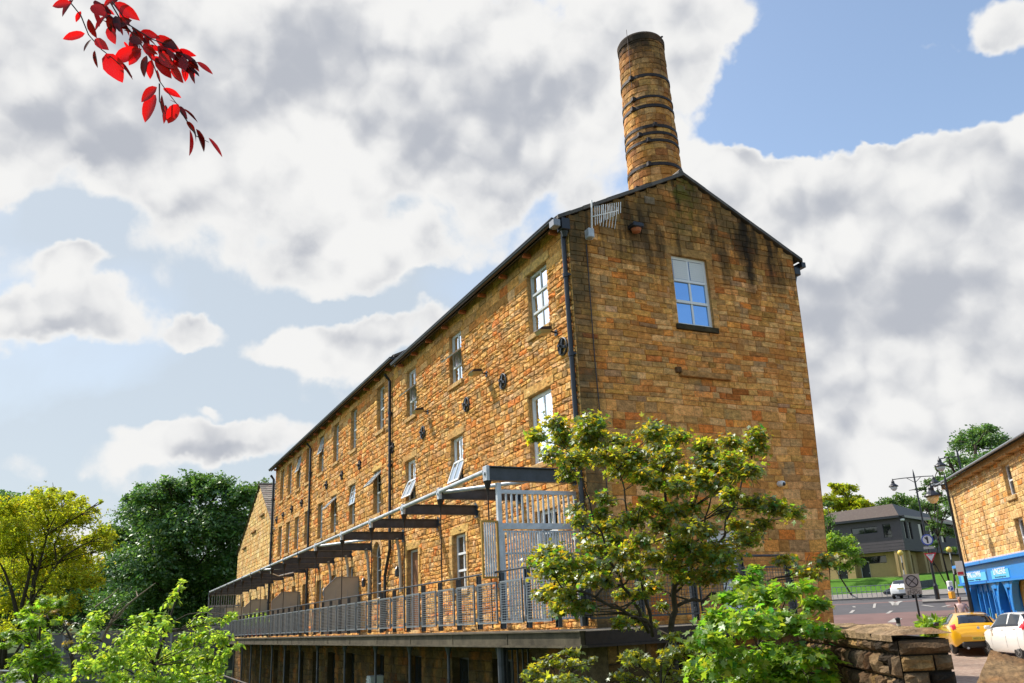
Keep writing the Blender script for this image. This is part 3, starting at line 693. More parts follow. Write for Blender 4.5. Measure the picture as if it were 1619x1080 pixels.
# gable
gw = MB(); mg = (.30, .21, .11)
gops = [(2.88, 3.97, 6.61, 8.44), (3.0, 3.9, .95, 1.75), (3.3, 4.25, -.3, .72)]
zt = lambda x: 8.95+(x/3.53)*1.76 if x < 3.53 else 10.71-((x-3.53)/3.41)*1.73
def gclip(z):
    if z < 8.95: return (0.0, 6.94)
    k = (z-8.95)/1.76; return (3.53*k, 6.94-3.41*k)
gw.X = GAB
zs_ = sorted({-.36, 9.0}|{q for o in gops for q in o[2:]}|set(np.linspace(0, 8.6, 12).round(3).tolist()))
backing(gw, GAB, 0, 6.94, -.36, 8.95, gops+[], mg, .15, (.38, .27, .13))
gw.X = GAB; gw.add([(0, 0, 8.95), (6.94, 0, 8.95), (3.53, 0, 10.70)], [(0, 1, 2)], mg)
for (z0, z1, crs, ln_, dp) in ((-.36, 2.9, (.18, .28), (.3, .75), .010), (2.9, 4.6, (.15, .22), (.22, .6), .012), (4.6, 8.3, (.10, .17), (.16, .55), .016), (8.3, 10.66, (.14, .24), (.2, .5), .018)):
    lay(gw, GABW, 0, 6.94, z0, z1, gops, r, crs, ln_, .004, .009, dp, 0, clip=gclip, wts=[5, 4, 5, 4, 1.6, 3.5, 2, 1.8, 4, 5, 4, .6, .6])
# dressed surround, blank sill of a walled up window, odd pale blocks
for (a, b, c, d, w, cq) in ((2.68, 4.17, 8.44, 8.66, .03, (.42, .28, .11)), (2.74, 4.2, 5.28, 5.42, .12, (.30, .19, .08)), (2.62, 2.76, 5.36, 5.5, .10, (.10, .07, .04)), (2.9, 3.98, 1.76, 1.98, .03, (.42, .30, .15)), (3.2, 4.35, .73, .93, .03, (.42, .30, .15))):
    fbox(gw, GAB, a, b, -.02, w, c, d, cq, .012)
for k in range(7):
    for sx in (2.88-.16, 3.97): fbox(gw, GAB, sx, sx+.16, -.02, .024, 6.61+k*.262, 6.61+k*.262+.255, scol(r, [(.42, .28, .11), (.36, .24, .1)], [1, 1]), .008)
for (u, z, w, h, c) in ((2.25, 9.72, .3, .2, (.50, .50, .47)), (3.3, 10.25, .26, .2, (.36, .35, .30)), (1.05, 9.05, .42, .24, (.34, .25, .11))):
    fbox(gw, GAB, u, u+w, 0, .05, z, z+h, c, .012)
gw.build('gable_wall', M_gable, mill, label='shaded coursed stone gable wall with sooty streaks')
# plain sides that close the mill: back wall, far gable, floor
bk = MB(); bk.X = None
zz_ = [-6, -.36]+[k*.9 for k in range(1, 10)]+[9.0]
xe_ = [gshear(6.94, z)+.0 for z in zz_]
for k in range(len(zz_)-1): bk.add([(xe_[k], -.012, zz_[k]), (xe_[k], 35.2, zz_[k]), (xe_[k+1], 35.2, zz_[k+1]), (xe_[k+1], -.012, zz_[k+1])], [(0, 1, 2, 3)], (.45, .3, .15))
bk.add([(0, .005, -6), (6.37, .005, -6), (6.37, .005, -.36), (0, .005, -.36)], [(0, 1, 2, 3)], (.4, .28, .14)); bk.add([(0, 35.2, -5), (6.94, 35.2, -5), (6.94, 35.2, 9), (3.53, 35.2, 10.7), (0, 35.2, 9)], [(0, 1, 2, 3, 4)], (.45, .3, .15))

bk.build('back_wall', M_gable, mill)
# lower storey below the walkway, standing in the river yard
lw = MB(); LOPS = []
for k, c in enumerate((1.9, 4.6, 7.3, 11, 14.7, 18.4, 21.3, 24, 27, 30, 33)): LOPS.append((c-.6, c+.6, -4.6 if k in (1, 3, 6) else -3.0, -.85))
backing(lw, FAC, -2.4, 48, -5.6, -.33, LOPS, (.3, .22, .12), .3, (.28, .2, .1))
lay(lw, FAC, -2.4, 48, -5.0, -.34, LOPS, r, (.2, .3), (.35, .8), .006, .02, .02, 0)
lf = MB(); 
low = lw.build('lower_wall', M_lower, mill, label='lower wall under the walkway, its stone coloured dark for the shade')
for (a, b, c, d) in LOPS: window(low, FAC, a, b, c, d, 2, 3, M_black, M_glassd, .22, .07, .04, sill=False)
# roof
rf = MB(); e = .30
def roof_pair(y0, y1, dz, x0=-e, x1=7.22):
    roof_sheet(rf, (x0, y0, 8.95-(e*.498)+dz+.09), (x0, y1, 8.95-(e*.498)+dz+.09), (3.53, y1, 10.80+dz), (3.53, y0, 10.80+dz), r, row=.35, cl=.45)
    roof_sheet(rf, (x1, y0, 8.91+dz), (x1, y1, 8.91+dz), (3.53, y1, 10.80+dz), (3.53, y0, 10.80+dz), r, row=.5, cl=.8)
    for yy in (y0, y1):
        s = -1 if yy == y0 else 1
        for (xa, za, xb, zb) in ((x0, 8.89+dz, 3.53, 10.80+dz), (x1, 8.91+dz, 3.53, 10.80+dz)):
            rf.X = None; k = 11
            for i in range(k):
                t0, t1 = i/k, (i+1)/k; j0 = r.uniform(0, .012)
                pa = (xa+(xb-xa)*t0, za+(zb-za)*t0); pb = (xa+(xb-xa)*t1, za+(zb-za)*t1)
                ys_, ye = yy+s*(.06+j0), yy-s*.05
                rf.add([(pa[0], ys_, pa[1]-.055), (pb[0], ys_, pb[1]-.055), (pb[0], ys_, pb[1]+.03+j0), (pa[0], ys_, pa[1]+.03+j0), (pa[0], ye, pa[1]-.055), (pb[0], ye, pb[1]-.055), (pb[0], ye, pb[1]+.03+j0), (pa[0], ye, pa[1]+.03+j0)],
                       [(0, 1, 2, 3), (7, 6, 5, 4), (0, 4, 5, 1), (2, 6, 7, 3), (1, 5, 6, 2), (0, 3, 7, 4)], (r.uniform(.35, .8),)*3)
roof_pair(-.02, 12.1, 0); roof_pair(12.16, 35.25, .30)
rf.tube([(3.53, 0, 10.86), (3.53, 12.1, 10.86), (3.53, 12.2, 11.15), (3.53, 35.2, 11.15)], .09, 8, col=(.6, .6, .6))
# soffit underside
rf.add([(-e, 0, 8.82), (-e, 12.1, 8.82), (.02, 12.1, 8.97), (.02, 0, 8.97)], [(0, 1, 2, 3)], (.5, .5, .5))
rf.add([(-e, 12.16, 9.1), (-e, 35.2, 9.1), (.02, 35.2, 9.26), (.02, 12.16, 9.26)], [(0, 1, 2, 3)], (.5, .5, .5)); rf.add([(-e, 12.16, 9.1), (0, 12.16, 8.8), (3.53, 12.16, 10.5), (3.53, 12.16, 11.05)], [(0, 1, 2, 3)], (.6, .5, .4))
roof = rf.build('roof', M_slate, mill)
for (y0, y1, dz) in ((-.02, 12.1, 0), (12.15, 35.3, .28)):
    gt = MB(); 
    n_ = 7; vs = []
    for yy in (y0, y1):
        for i in range(n_): a = math.pi*i/(n_-1); vs.append((-e-.06-math.cos(a)*.07, yy, 8.84+dz-math.sin(a)*.08)); 
    gt.add(vs, [(i, i+1, n_+i+1, n_+i) for i in range(n_-1)]+[tuple(range(n_)), tuple(range(2*n_-1, n_-1, -1))])
    gt.box(-e-.145, -e+.02, y0, y1, 8.835+dz, 8.86+dz); gt.box(-e+.02, -e+.05, y0, y1, 8.76+dz, 8.93+dz)
    gt.build('gutter', M_black, mill)
for i in range(25):
    y = .5+1.42*i; 
    if y > 35: break
    c_ = MB(); c_.cbox(-e+.06, .03, y-.045, y+.045, 8.70+(.26 if y > 12.1 else 0), 8.80+(.26 if y > 12.1 else 0), .01); c_.build('gutter_bracket', M_term, mill)
gtr = MB(); gtr.box(7.2, 7.34, -.05, 35, 8.72, 8.86); gtr.tube([(7.2, .15, 8.8), (7.1, .15, 8.5), (6.99, .15, 8.2)], .05); gtr.cbox(6.98, 7.2, .02, .2, 8.5, 8.72, .02); gtr.build('gutter', M_black, mill, label='short gutter end on the right of the gable')
# downpipes
def pipe(pts, rad=.055, hopper=None, ln=None):
    p = MB(); p.tube(pts, rad, 10)
    for i in range(len(pts)-1):
        A_, B_ = Vector(pts[i]), Vector(pts[i+1]); L_ = (B_-A_).length; k = 1.2
        while k < L_: q = A_.lerp(B_, k/L_); p.tube([q+Vector((0, 0, .05)), q-Vector((0, 0, .05))], rad*1.35, 10); p.box(q.x, q.x+.12, q.y-.09, q.y+.09, q.z-.02, q.z+.02); k += 1.9
    if hopper: x, y, z = hopper; p.cbox(x-.12, x+.10, y-.14, y+.14, z-.16, z+.14, .02); p.lathe((x, y, z-.16), [(.1, 0), (.055, -.14)], 10)
    return p.build('drainpipe', M_black, mill, smooth=False, label=ln)
pipe([(-.09, .10, 8.7), (-.09, .10, 0.0)], .058, (-.11, .0, 8.72), 'black downpipe at the sunlit corner')
pipe([(-.3, 13.2, 8.8), (-.1, 13.2, 8.55), (-.1, 13.2, 2.55), (-.1, 13.75, 1.7), (-.1, 13.75, -.1)])
pipe([(-.3, 25.8, 8.8), (-.1, 25.8, 8.55), (-.1, 25.8, -.1)]); pipe([(-.3, 35.2, 8.8), (-.12, 35.2, 8.55), (-.12, 35.2, -.1)], .07)
ld = MB(); ld.cbox(-.44, -.26, -.12, .12, 8.62, 8.80, .015); ld.build('hopper_box', M_lead, mill)
# windows
for i, o in enumerate(A_top):
    window(mill, FAC, *o, 2, 3, M_frameg, M_glass, .10, .07, .045, opened=None if i == 0 else dict(z=(.35, .64), ang=52, rows=(1,), blind=True), transom=.06)
for i, o in enumerate(A_mid):
    if i == 0: window(mill, FAC, *o, 2, 2, M_framew, M_glass, .10, .08, .05, splits=(.40,), transom=.08)
    else: window(mill, FAC, *o, 2, 2, M_framew, M_glass, .10, .07, .045, opened=dict(z=(0.03, .5), ang=(20, 24)[i-1], rows=(0,)), transom=.07)
for o in A_low: window(mill, FAC, *o, 2, 3, M_framew, M_glassd, .10, .07, .04, transom=.06)
op_t = {2: None}
for i, o in enumerate(B_top):
    window(mill, FAC, *o, 2, 4, M_framed, M_glass, .13, .07, .025, sash=True, opened=dict(z=(.5, .98), ang=16, rows=(2, 3), bars=2) if i in (3, 5) else None)
for i, o in enumerate(B_mid):
    window(mill, FAC, *o, 2, 4, M_framed, M_glass, .13, .07, .025, sash=True, opened=dict(z=(.5, .98), ang=(42, 0, 44, 0, 0, 0, 0, 0)[i], rows=(2, 3), bars=3) if i in (0, 2) else (dict(z=(.5, .98), ang=10, rows=(2, 3), bars=3) if i == 1 else None))
aw = window(mill, FAC, ARCH[0], ARCH[1], ARCH[2], ARCH[3], 2, 4, M_frameg, M_glassd, .14, .06, .03)
ah = MB(); ah.X = None; ah.tube([FAC(ca+math.cos(math.pi*i/10)*.46, -.14, zr+math.sin(math.pi*i/10)*.46) for i in range(11)], .03, 6); ah.build('arched_head', M_frameg, aw)
for o in B_low: window(mill, FAC, *o, 2, 3, M_framed, M_glassd, .13, .06, .03)
for o in DOORS: door(mill, FAC, *o, M_door)
gwin = window(mill, GAB, *gops[0], 2, 3, M_framew, M_glassb, .07, .075, .055, smat=M_lower, sillc=(.2, .16, .09), transom=.065, label='white framed gable window with blinds in its top lights')
bl = MB()
for i in range(2):
    a = 2.88+.1+i*.5; bl.X = GAB
    for k in range(9): z = 7.86+k*.055; bl.add([(a, -.085, z), (a+.42, -.085, z), (a+.42, -.078, z+.05), (a, -.078, z+.05)], [(0, 1, 2, 3)])
bl.build('blind', M_blind, gwin)
window(mill, GAB, *gops[1], 1, 1, M_framew, M_blind, .08, .07, .04, smat=M_gable); dd = door(mill, GAB, *gops[2], M_framew, .1, label='white door in the gable')
# pattress plates
def plate(u, z, R, star=False):
    p = MB(); c = Vector(FAC(u, .045, z))
    if star:
        for a in range(4):
            t = math.pi/4*a; p.bar(c-Vector((0, math.cos(t), math.sin(t)))*R, c+Vector((0, math.cos(t), math.sin(t)))*R, .07, .05, up=(1, 0, 0))
        p.lathe(c+Vector((.03, 0, 0)), [(R*.62, 0), (R*.62, .03), (.08, .06), (.05, .12)], 12, (-1, 0, 0))
    else:
        p.lathe(c+Vector((.04, 0, 0)), [(R*.80, .0), (R*.80, .03), (R*.9, .06), (R, .05), (R, .0)], 24, (-1, 0, 0), cap=True)
        for a in (0.35, 0.35+math.pi/2): p.bar(c-Vector((0.02, math.cos(a)*R*.8, math.sin(a)*R*.8)), c+Vector((-.02, math.cos(a)*R*.8, math.sin(a)*R*.8)), .06, .05, up=(1, 0, 0))
        p.lathe(c-Vector((.0, 0, 0)), [(.07, 0), (.07, .05), (.035, .06), (.035, .11)], 10, (-1, 0, 0))
    p.build('wall_tie_plate', M_steel if not star else M_iron, mill)
for (u, z) in ((.56, 5.93), (3.8, 5.98), (6.29, 5.97), (9.95, 5.94)): plate(u, z, .215)
for (u, z) in ((13.09, 6.06), (17.29, 6.2), (20.0, 6.25), (22.7, 6.27), (27.8, 6.17), (30.15, 6.17), (32.37, 6.12), (34.2, 6.11)): plate(u, z, .2, True)
# cable down the gable near the pipe
cb = MB(); cb.tube([GAB(.44, .04, 8.3), GAB(.42, .04, 5.5), GAB(.47, .04, 2.4)], .012, 5); cb.build('cable', M_black, mill)
# chimney
CH = (5.0, 3.0)
class Cyl:
    def rad(s, z): return .80+(12.5-z)*(.11/5.3)
    def __call__(s, u, d, z):
        R = s.rad(z)+d; a = u/1.0; return (CH[0]+math.cos(a)*R, CH[1]+math.sin(a)*R, z)
cy = Cyl(); cm = MB(); cm.X = None
cm.lathe((CH[0], CH[1], 0), [(cy.rad(8), 8), (cy.rad(17.1), 17.1)], 40, col=(.25, .17, .09))
z = 8.6; rc_ = random.Random(3)
while z < 17.0:
    h = rc_.uniform(.17, .26); u = rc_.uniform(0, .3); uend = u+2*math.pi
    while u < uend-.02:
        w = rc_.uniform(.26, .5); w = uend-u if uend-(u+w) < .12 else w
        c = scol(rc_, [(.45, .29, .11), (.50, .33, .14), (.40, .22, .07), (.33, .17, .06), (.25, .14, .06), (.52, .36, .17)], [4, 4, 3, 2, 1.5, 2])
        d = rc_.uniform(.008, .03); k = 3; cm.X = cy
        vs = []; g_ = .006
        for (zz, dd_) in ((z+g_, 0), (z+g_+.012, d), (z+h-g_-.012, d), (z+h-g_, 0)):
            for i in range(k+1):
                uu = u+g_+(w-2*g_)*i/k; vs.append((uu, dd_ if 0 < i < k or dd_ == 0 else d*.5, zz))
        cm.add(vs, [(j*(k+1)+i, j*(k+1)+i+1, (j+1)*(k+1)+i+1, (j+1)*(k+1)+i) for j in range(3) for i in range(k)], c); u += w
    z += h
cm.X = None
cm.lathe((CH[0], CH[1], 17.05), [(cy.rad(17.5)+.0, 0), (cy.rad(17.5)+.05, .03), (cy.rad(17.5)+.06, .22), (cy.rad(17.5)+.02, .30), (.55, .30), (.53, -.9)], 40, col=(.12, .09, .07), cap=False)
chim = cm.build('chimney', M_chim, mill, label='tall round tapering stone chimney rising behind the ridge, strapped with iron bands')
for z in (15.72, 14.95, 14.62, 13.9, 13.66, 13.40, 12.6, 11.95, 11.4):
    R = cy.rad(z)+.028; b = MB(); th_ = rnd.uniform(.035, .055); b.lathe((CH[0], CH[1], z), [(R-.02, -th_), (R+.012, -th_), (R+.012, th_), (R-.02, th_), (R-.02, -th_)], 48, cap=False)
    a = -2.5+rnd.uniform(-.5, .5); b.cbox(CH[0]+math.cos(a)*(R+.03)-.06, CH[0]+math.cos(a)*(R+.03)+.06, CH[1]+math.sin(a)*(R+.03)-.06, CH[1]+math.sin(a)*(R+.03)+.06, z-.07, z+.07, .01)
    b.build('iron_band', M_iron, chim)
b = MB(); a = -2.75; b.tube([(CH[0]+math.cos(a)*.80, CH[1]+math.sin(a)*.80, 15.4), (CH[0]+math.cos(a)*.76, CH[1]+math.sin(a)*.76, 16.8), (CH[0]+math.cos(a)*.76, CH[1]+math.sin(a)*.76, 17.55)], .008, 5); b.build('lightning_rod', M_iron, chim)
b = MB(); b.tube([(CH[0]+.45, CH[1]-.5, 17.3), (CH[0]+.46, CH[1]-.5, 17.47), (CH[0]+.52, CH[1]-.5, 17.5)], .03, 6); b.build('bracket', M_iron, chim)

# ------------------------------------------------------------------ fixtures on the mill walls
def flood(u, z, label):
    p = empty('floodlight', FAC(u, 0, z), label, 'outdoor lamp', 'floodlights on the long wall')
    a = MB(); a.bar((0, 0, .06), (-.34, 0, .10), .035); a.cbox(-.03, .01, -.07, .07, -.02, .14, .01); a.build('arm', M_black, p)
    h = MB(); h.X = None
    v = [(-.20, -.16, .09), (-.20, .16, .09), (-.52, .16, .05), (-.52, -.16, .05), (-.22, -.12, .17), (-.22, .12, .17), (-.44, .12, .13), (-.44, -.12, .13)]
    h.add(v, [(0, 1, 2, 3), (4, 7, 6, 5), (0, 4, 5, 1), (1, 5, 6, 2), (2, 6, 7, 3), (3, 7, 4, 0)]); hh_ = h.build('lamp_head', M_black, p)
    g_ = MB(); g_.X = None; g_.add([(-.20, -.15, .085), (-.20, .15, .085), (-.51, .15, .046), (-.51, -.15, .046), (-.24, -.11, .0), (-.24, .11, .0), (-.46, .11, -.03), (-.46, -.11, -.03)], [(0, 4, 5, 1), (1, 5, 6, 2), (2, 6, 7, 3), (3, 7, 4, 0), (4, 7, 6, 5)]); g_.build('lens', M_bulb, hh_)
flood(.86, 6.30, 'black floodlight with a yellowed lens beside the top window nearest the corner')
flood(4.85, 6.42, 'black floodlight alone on the wall between the two nearest columns of windows')
flood(9.5, 6.46, 'black floodlight right of the third top window, furthest from the corner')
t = empty('aerial', GAB(.75, .05, 9.0), 'white comb shaped television aerial on the gable beside the verge', 'aerial')
a = MB(); c0 = Vector((-.15, -.3, 0)); a.bar((-.15, 0, -.55), (-.15, -.12, .42), .03); a.tube([(-.15, -.1, .0), (.38, -.42, .10)], .014, 5); a.build('boom', M_white, t)
e2 = MB()
for k in range(13):
    s = k/12; x = -.1+.48*s; y = -.12-.38*s; L_ = .25-.11*s; zz = .02+.12*s; e2.tube([(x, y, zz-L_), (x+.02, y-.02, zz+L_)], .010, 4)
for k in range(6): e2.tube([(-.1+.08*k, -.32, -.34), (-.02+.08*k, -.4, .20)], .007, 4)
e2.build('elements', M_white, t)
p_ = MB(); p_.cbox(-.38, -.22, -.25, -.05, -.62, -.38, .02); p_.build('reflector_box', M_galv, t)
t = empty('wall_lamp', GAB(1.81, 0, 8.88), 'small dark lamp box high on the gable under the verge', 'outdoor lamp')
a = MB(); a.cbox(-.14, .16, -.30, .0, .0, .14, .03); a.build('hood', M_black, t); a = MB(); a.lathe((.01, -.15, 0), [(.13, .0), (.10, -.08), (.03, -.11)], 12); a.build('lens', M_term, t)
t = empty('security_camera', GAB(5.43, 0, 2.82), 'white dome security camera on the lower right of the gable', 'security camera')
a = MB(); a.lathe((0, 0, 0), [(.05, 0), (.07, .03), (.07, .14), (.05, .19)], 14, (0, -1, 0)); a.build('housing', M_white, t, smooth=True); a = MB(); a.lathe((0, -.18, -.02), [(.045, 0), (.035, .03), (.01, .045)], 12, (0, -1, -.3)); a.build('lens', M_black, t)
for (u, z, lb) in ((12.35, 1.72, 'black wall lantern right of the brown door under the canopy'), (16.3, 1.6, 'black wall lantern left of the arched window'), (22.3, 1.55, 'black wall lantern between the two brown doors along the walkway')):
    t = empty('wall_lantern', FAC(u, 0, z), lb, 'outdoor lamp', 'wall lanterns along the walkway'); a = MB(); a.cbox(-.12, .0, -.03, .03, .1, .14, .01); a.lathe((-.12, 0, .12), [(.09, 0), (.02, .09)], 10); a.build('bracket', M_black, t)
    a = MB(); a.lathe((-.12, 0, .11), [(.05, 0), (.075, -.05), (.075, -.2), (.04, -.24)], 10); a.build('glass_case', M_steel, t)
def rebase(root, loc):
    """move a thing's origin to its base without moving its shape"""
    v = Vector([float(a) for a in loc]); root.location = v
    def go(o):
        for c in o.children:
            if c.type == 'MESH' and c.data.users == 1: c.data.transform(Matrix.Translation(-v))
            go(c)
    go(root); return root
# ------------------------------------------------------------------ lower gabled building at the far end
fb = empty('gabled_building', (0, 0, 0), 'lower pale stone building with a slated gable standing beyond the far end of the mill', 'building')
Y0, Y1, YA, ZA, ZL, ZR = 35.3, 48.2, 40.3, 8.95, 5.4, 5.95
b = MB(); ops = [(36.3, 37.2, -.1, 2.1), (39.4, 40.4, -.1, 2.1), (41.6, 42.2, -.1, 2.3), (44.4, 45.4, -.1, 2.1), (46.4, 47.0, .6, 2.1)]
backing(b, FAC, Y0, Y1, -.33, ZL, ops, (.45, .36, .2), .2, (.3, .22, .12)); b.X = FAC; b.add([(Y0, 0, ZL), (Y1, 0, ZL), (YA, 0, ZA), (Y0, 0, ZR)], [(0, 1, 2, 3)], (.45, .36, .2))
def fclip(z):
    l = Y0+max(0, (z-ZR)/(ZA-ZR))*(YA-Y0); rr = Y1-max(0, (z-ZL)/(ZA-ZL))*(Y1-YA); return (l, rr)
lay(b, FAC, Y0, Y1, -.33, ZA-.1, ops, r, (.2, .28), (.3, .7), .008, .012, .02, 0, clip=fclip, pal=[(.50, .37, .19), (.46, .34, .17), (.52, .42, .25), (.40, .30, .16), (.48, .30, .13)], wts=[4, 4, 2, 2, 1])
for (u, z, w) in ((38.3, 6.9, 1.2), (41.0, 6.2, 1.6), (44.6, 5.5, 1.3)): fbox(b, FAC, u, u+w, 0, .14, z, z+.12, (.2, .15, .09), .02)
b.build('wall', M_farst, fb)
for o in ops[:2]+ops[3:4]: door(fb, FAC, *o, M_door)
for o in ops[2:3]+ops[4:]: window(fb, FAC, *o, 1, 3, M_framed, M_glassd, .12, .06, .03)
b = MB()
roof_sheet(b, (-.1, Y0-.6, ZR-.35), (16, Y0-.6, ZR-.35), (16, YA, ZA+.12), (-.1, YA, ZA+.12), r, row=.3, cl=.5, base=1.6); roof_sheet(b, (-.1, Y1+.3, ZL-.1), (16, Y1+.3, ZL-.1), (16, YA, ZA+.12), (-.1, YA, ZA+.12), r, row=.5, cl=.8, base=1.4)
b.tube([(-.12, YA, ZA+.14), (16, YA, ZA+.14)], .09, 8); rr_ = b.build('roof', M_slate, fb)
b = MB(); b.box(6.94, 7.1, 35.3, 48, -4, 5.5); b.build('back_wall', M_farst, fb)
rebase(fb, (0, 41, -.1))

# ------------------------------------------------------------------ walkway
DX = -2.1; DY0, DY1 = -3.0, 45.6
wk = empty('walkway', (0, 0, -.1), 'long raised walkway with a weathered edge beam running along the front of the mill', 'walkway')
b = MB(); b.X = None
y = DY0
while y < DY1: b.box(DX+.06, -.02, y, min(y+.19, DY1), -.13, -.10+rnd.uniform(0, .004), (rnd.uniform(.8, 1.1),)*3); y += .2
x = 0.0
while x < 2.6: b.box(x, x+.19, DY0+.05, -.03, -.13, -.10+rnd.uniform(0, .004), (rnd.uniform(.8, 1.1),)*3); x += .2
b.build('deck', plain('grey_deck_boards', (.16, .145, .12), .8, 0, .2, .3, 5, .2, attr=True), wk)
b = MB(); b.box(DX-.02, DX+.05, DY0, DY1, -.31, -.10); b.box(DX-.10, DX+.05, DY0-.08, DY1, -.345, -.312); b.box(DX-.07, DX+.05, DY0-.05, DY1, -.104, -.085)
k = DY0
while k < DY1: b.box(DX-.032, DX-.021, k, k+.03, -.30, -.11); k += 2.75
b.build('edge_beam', M_concrete, wk)
b = MB(); b.box(DX+.052, 2.75, DY0-.02, DY0+.05, -.31, -.10); b.box(DX+.052, 2.75, DY0-.08, DY0+.05, -.345, -.312); b.build('edge_beam', M_iron, wk, label='front edge beam coloured dark for the shade it stands in')  # near black material puts the front's shade into the beam's colour
b = MB()
NODES = [.51, 3.22, 5.85, 8.75, 12.0, 15.6, 18.4, 21.2, 23.9, 26.5, 29.2, 31.9, 34.6, 37.3, 40.0, 42.7, 45.3]
for y in NODES:
    s = MB(); s.box(DX+.06, -.25, y-.05, y+.05, -.30, -.135); s.build('cross_beam', M_steel, wk)
for i, y in enumerate(NODES):
    s = MB(); 
    if i == 0: s.tube([(-1.95, y-.1, -5.2), (-1.95, y-.1, -.31)], .085, 10)
    s.tube([(-1.9, y+.12, -5.2), (-1.9, y+.12, -.55)], .035, 8); s.lathe((-1.9, y+.12, -.55), [(.035, 0), (.10, .22), (.10, .25)], 8); s.build('support_post', M_steel, wk)
s = MB()
for k in range(16): s.box(-1.85+k*.115, -1.82+k*.115, .40, .43, -5.0, -.36)
s.box(-1.9, 0, .39, .44, -.42, -.36); s.build('lower_bars', M_steel, wk)
# stone pier and retaining wall below the front of the walkway
pr = empty('retaining_wall', (0, 0, 0), 'squared stone retaining wall in the shade below the front of the walkway', 'wall')
b = MB(); FP = Frame((-1.5, -2.75, 0), (1, 0, 0), (0, -1, 0)); ops = [(1.0, 2.1, -3.0, -.55)]
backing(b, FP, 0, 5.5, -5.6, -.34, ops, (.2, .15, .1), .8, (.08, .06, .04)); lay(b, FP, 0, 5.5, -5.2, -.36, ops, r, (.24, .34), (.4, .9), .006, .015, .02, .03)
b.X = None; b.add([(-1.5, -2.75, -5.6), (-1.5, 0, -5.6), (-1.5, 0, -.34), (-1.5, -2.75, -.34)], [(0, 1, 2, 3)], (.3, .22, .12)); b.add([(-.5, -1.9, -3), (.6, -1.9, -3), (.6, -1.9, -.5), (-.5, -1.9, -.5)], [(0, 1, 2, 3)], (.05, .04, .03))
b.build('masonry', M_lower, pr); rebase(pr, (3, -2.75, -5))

# ------------------------------------------------------------------ railing
def mesh_panel(p0, p1, nrm_, z0, z1, parent, mat, wires_h=17, wires_v=7, name='mesh_panel', wt=.009):
    b = MB(); p0 = Vector(p0); p1 = Vector(p1); d = (p1-p0); L_ = d.length; d /= L_; n_ = Vector(nrm_)
    P = lambda u, z, o=0: p0+d*u+n_*o+Vector((0, 0, z))
    for (u, w) in ((0.015, .03), (L_-.015, .03)): b.bar(P(u, z0), P(u, z1), w, .03, up=tuple(n_))
    for z in (z0+.015, z1-.015): b.bar(P(.03, z), P(L_-.03, z), .03, .03)
    for k in range(1, wires_h): z = z0+(z1-z0)*k/wires_h; b.bar(P(.03, z, .004), P(L_-.03, z, .004), wt, wt)
    for k in range(1, wires_v): u = L_*k/wires_v; b.bar(P(u, z0+.03, -.006), P(u, z1-.03, -.006), wt*.7, wt*.7, up=tuple(n_))
    return b.build(name, mat, parent)
rl = empty('railing', (DX, 20, -.1), 'long grey steel railing with wire mesh panels and a thin handrail along the walkway', 'railing')
pst = []
def rail_post(x, y, front=False):
    b = MB()
    if not front:
        b.box(x-.012, x+.06, y-.055, y-.043, -.12, .93); b.box(x-.012, x+.06, y+.043, y+.055, -.12, .93); b.box(x+.018, x+.03, y-.043, y+.043, -.12, .93)
        b.cbox(x-.05, x-.013, y-.05, y+.05, .64, .73, .008); b.cbox(x-.05, x-.013, y-.05, y+.05, .02, .10, .008)
    else:
        b.box(x-.055, x-.043, y-.012, y+.06, -.12, .93); b.box(x+.043, x+.055, y-.012, y+.06, -.12, .93); b.box(x-.043, x+.043, y+.018, y+.03, -.12, .93)
        b.cbox(x-.05, x+.05, y-.05, y-.013, .64, .73, .008); b.cbox(x-.05, x+.05, y-.05, y-.013, .02, .10, .008)
    return b.build('railing_post', M_steel, rl)
RX = -2.02; ys_ = [.17+1.12*k for k in range(-2, 41)]
for y in ys_: 
    o = rail_post(RX, y)
for o in [c for c in rl.children]: o.data.transform(Matrix.Translation(-rl.location))
first = None
for i in range(len(ys_)-1):
    y0, y1 = ys_[i]+.09, ys_[i+1]-.09
    if first is None:
        first = mesh_panel((RX-.05, y0, 0), (RX-.05, y1, 0), (-1, 0, 0), -.02, .76, rl, M_galvd, 17, 8); first.data.transform(Matrix.Translation(-rl.location)); base_y = y0
    else:
        c = first.copy(); COL.objects.link(c); c.parent = rl; c.location = (0, y0-base_y, 0)
b = MB(); b.tube([(RX+.02, DY0+.1, .955), (RX+.02, DY1, .955)], .02, 8); o = b.build('handrail', M_steel, rl); o.data.transform(Matrix.Translation(-rl.location))
fr_ = empty('railing', (2, DY0+.1, -.1), 'dark railing with square wire mesh on the front of the walkway behind the young tree', 'railing')
rl2 = rl; rl = fr_
for k in range(0, 5): rail_post(RX+.05+1.12*k, DY0+.1, True)
for k in range(0, 4): mesh_panel((RX+.14+1.12*k, DY0+.05, 0), (RX+.08+1.12*(k+1), DY0+.05, 0), (0, -1, 0), -.02, .76, rl, M_steel, 13, 16)
b = MB(); b.tube([(RX, DY0+.12, .955), (RX+4.6, DY0+.12, .955)], .022, 8); b.build('handrail', M_steel, rl)
for c in rl.children: c.data.transform(Matrix.Translation(-rl.location))

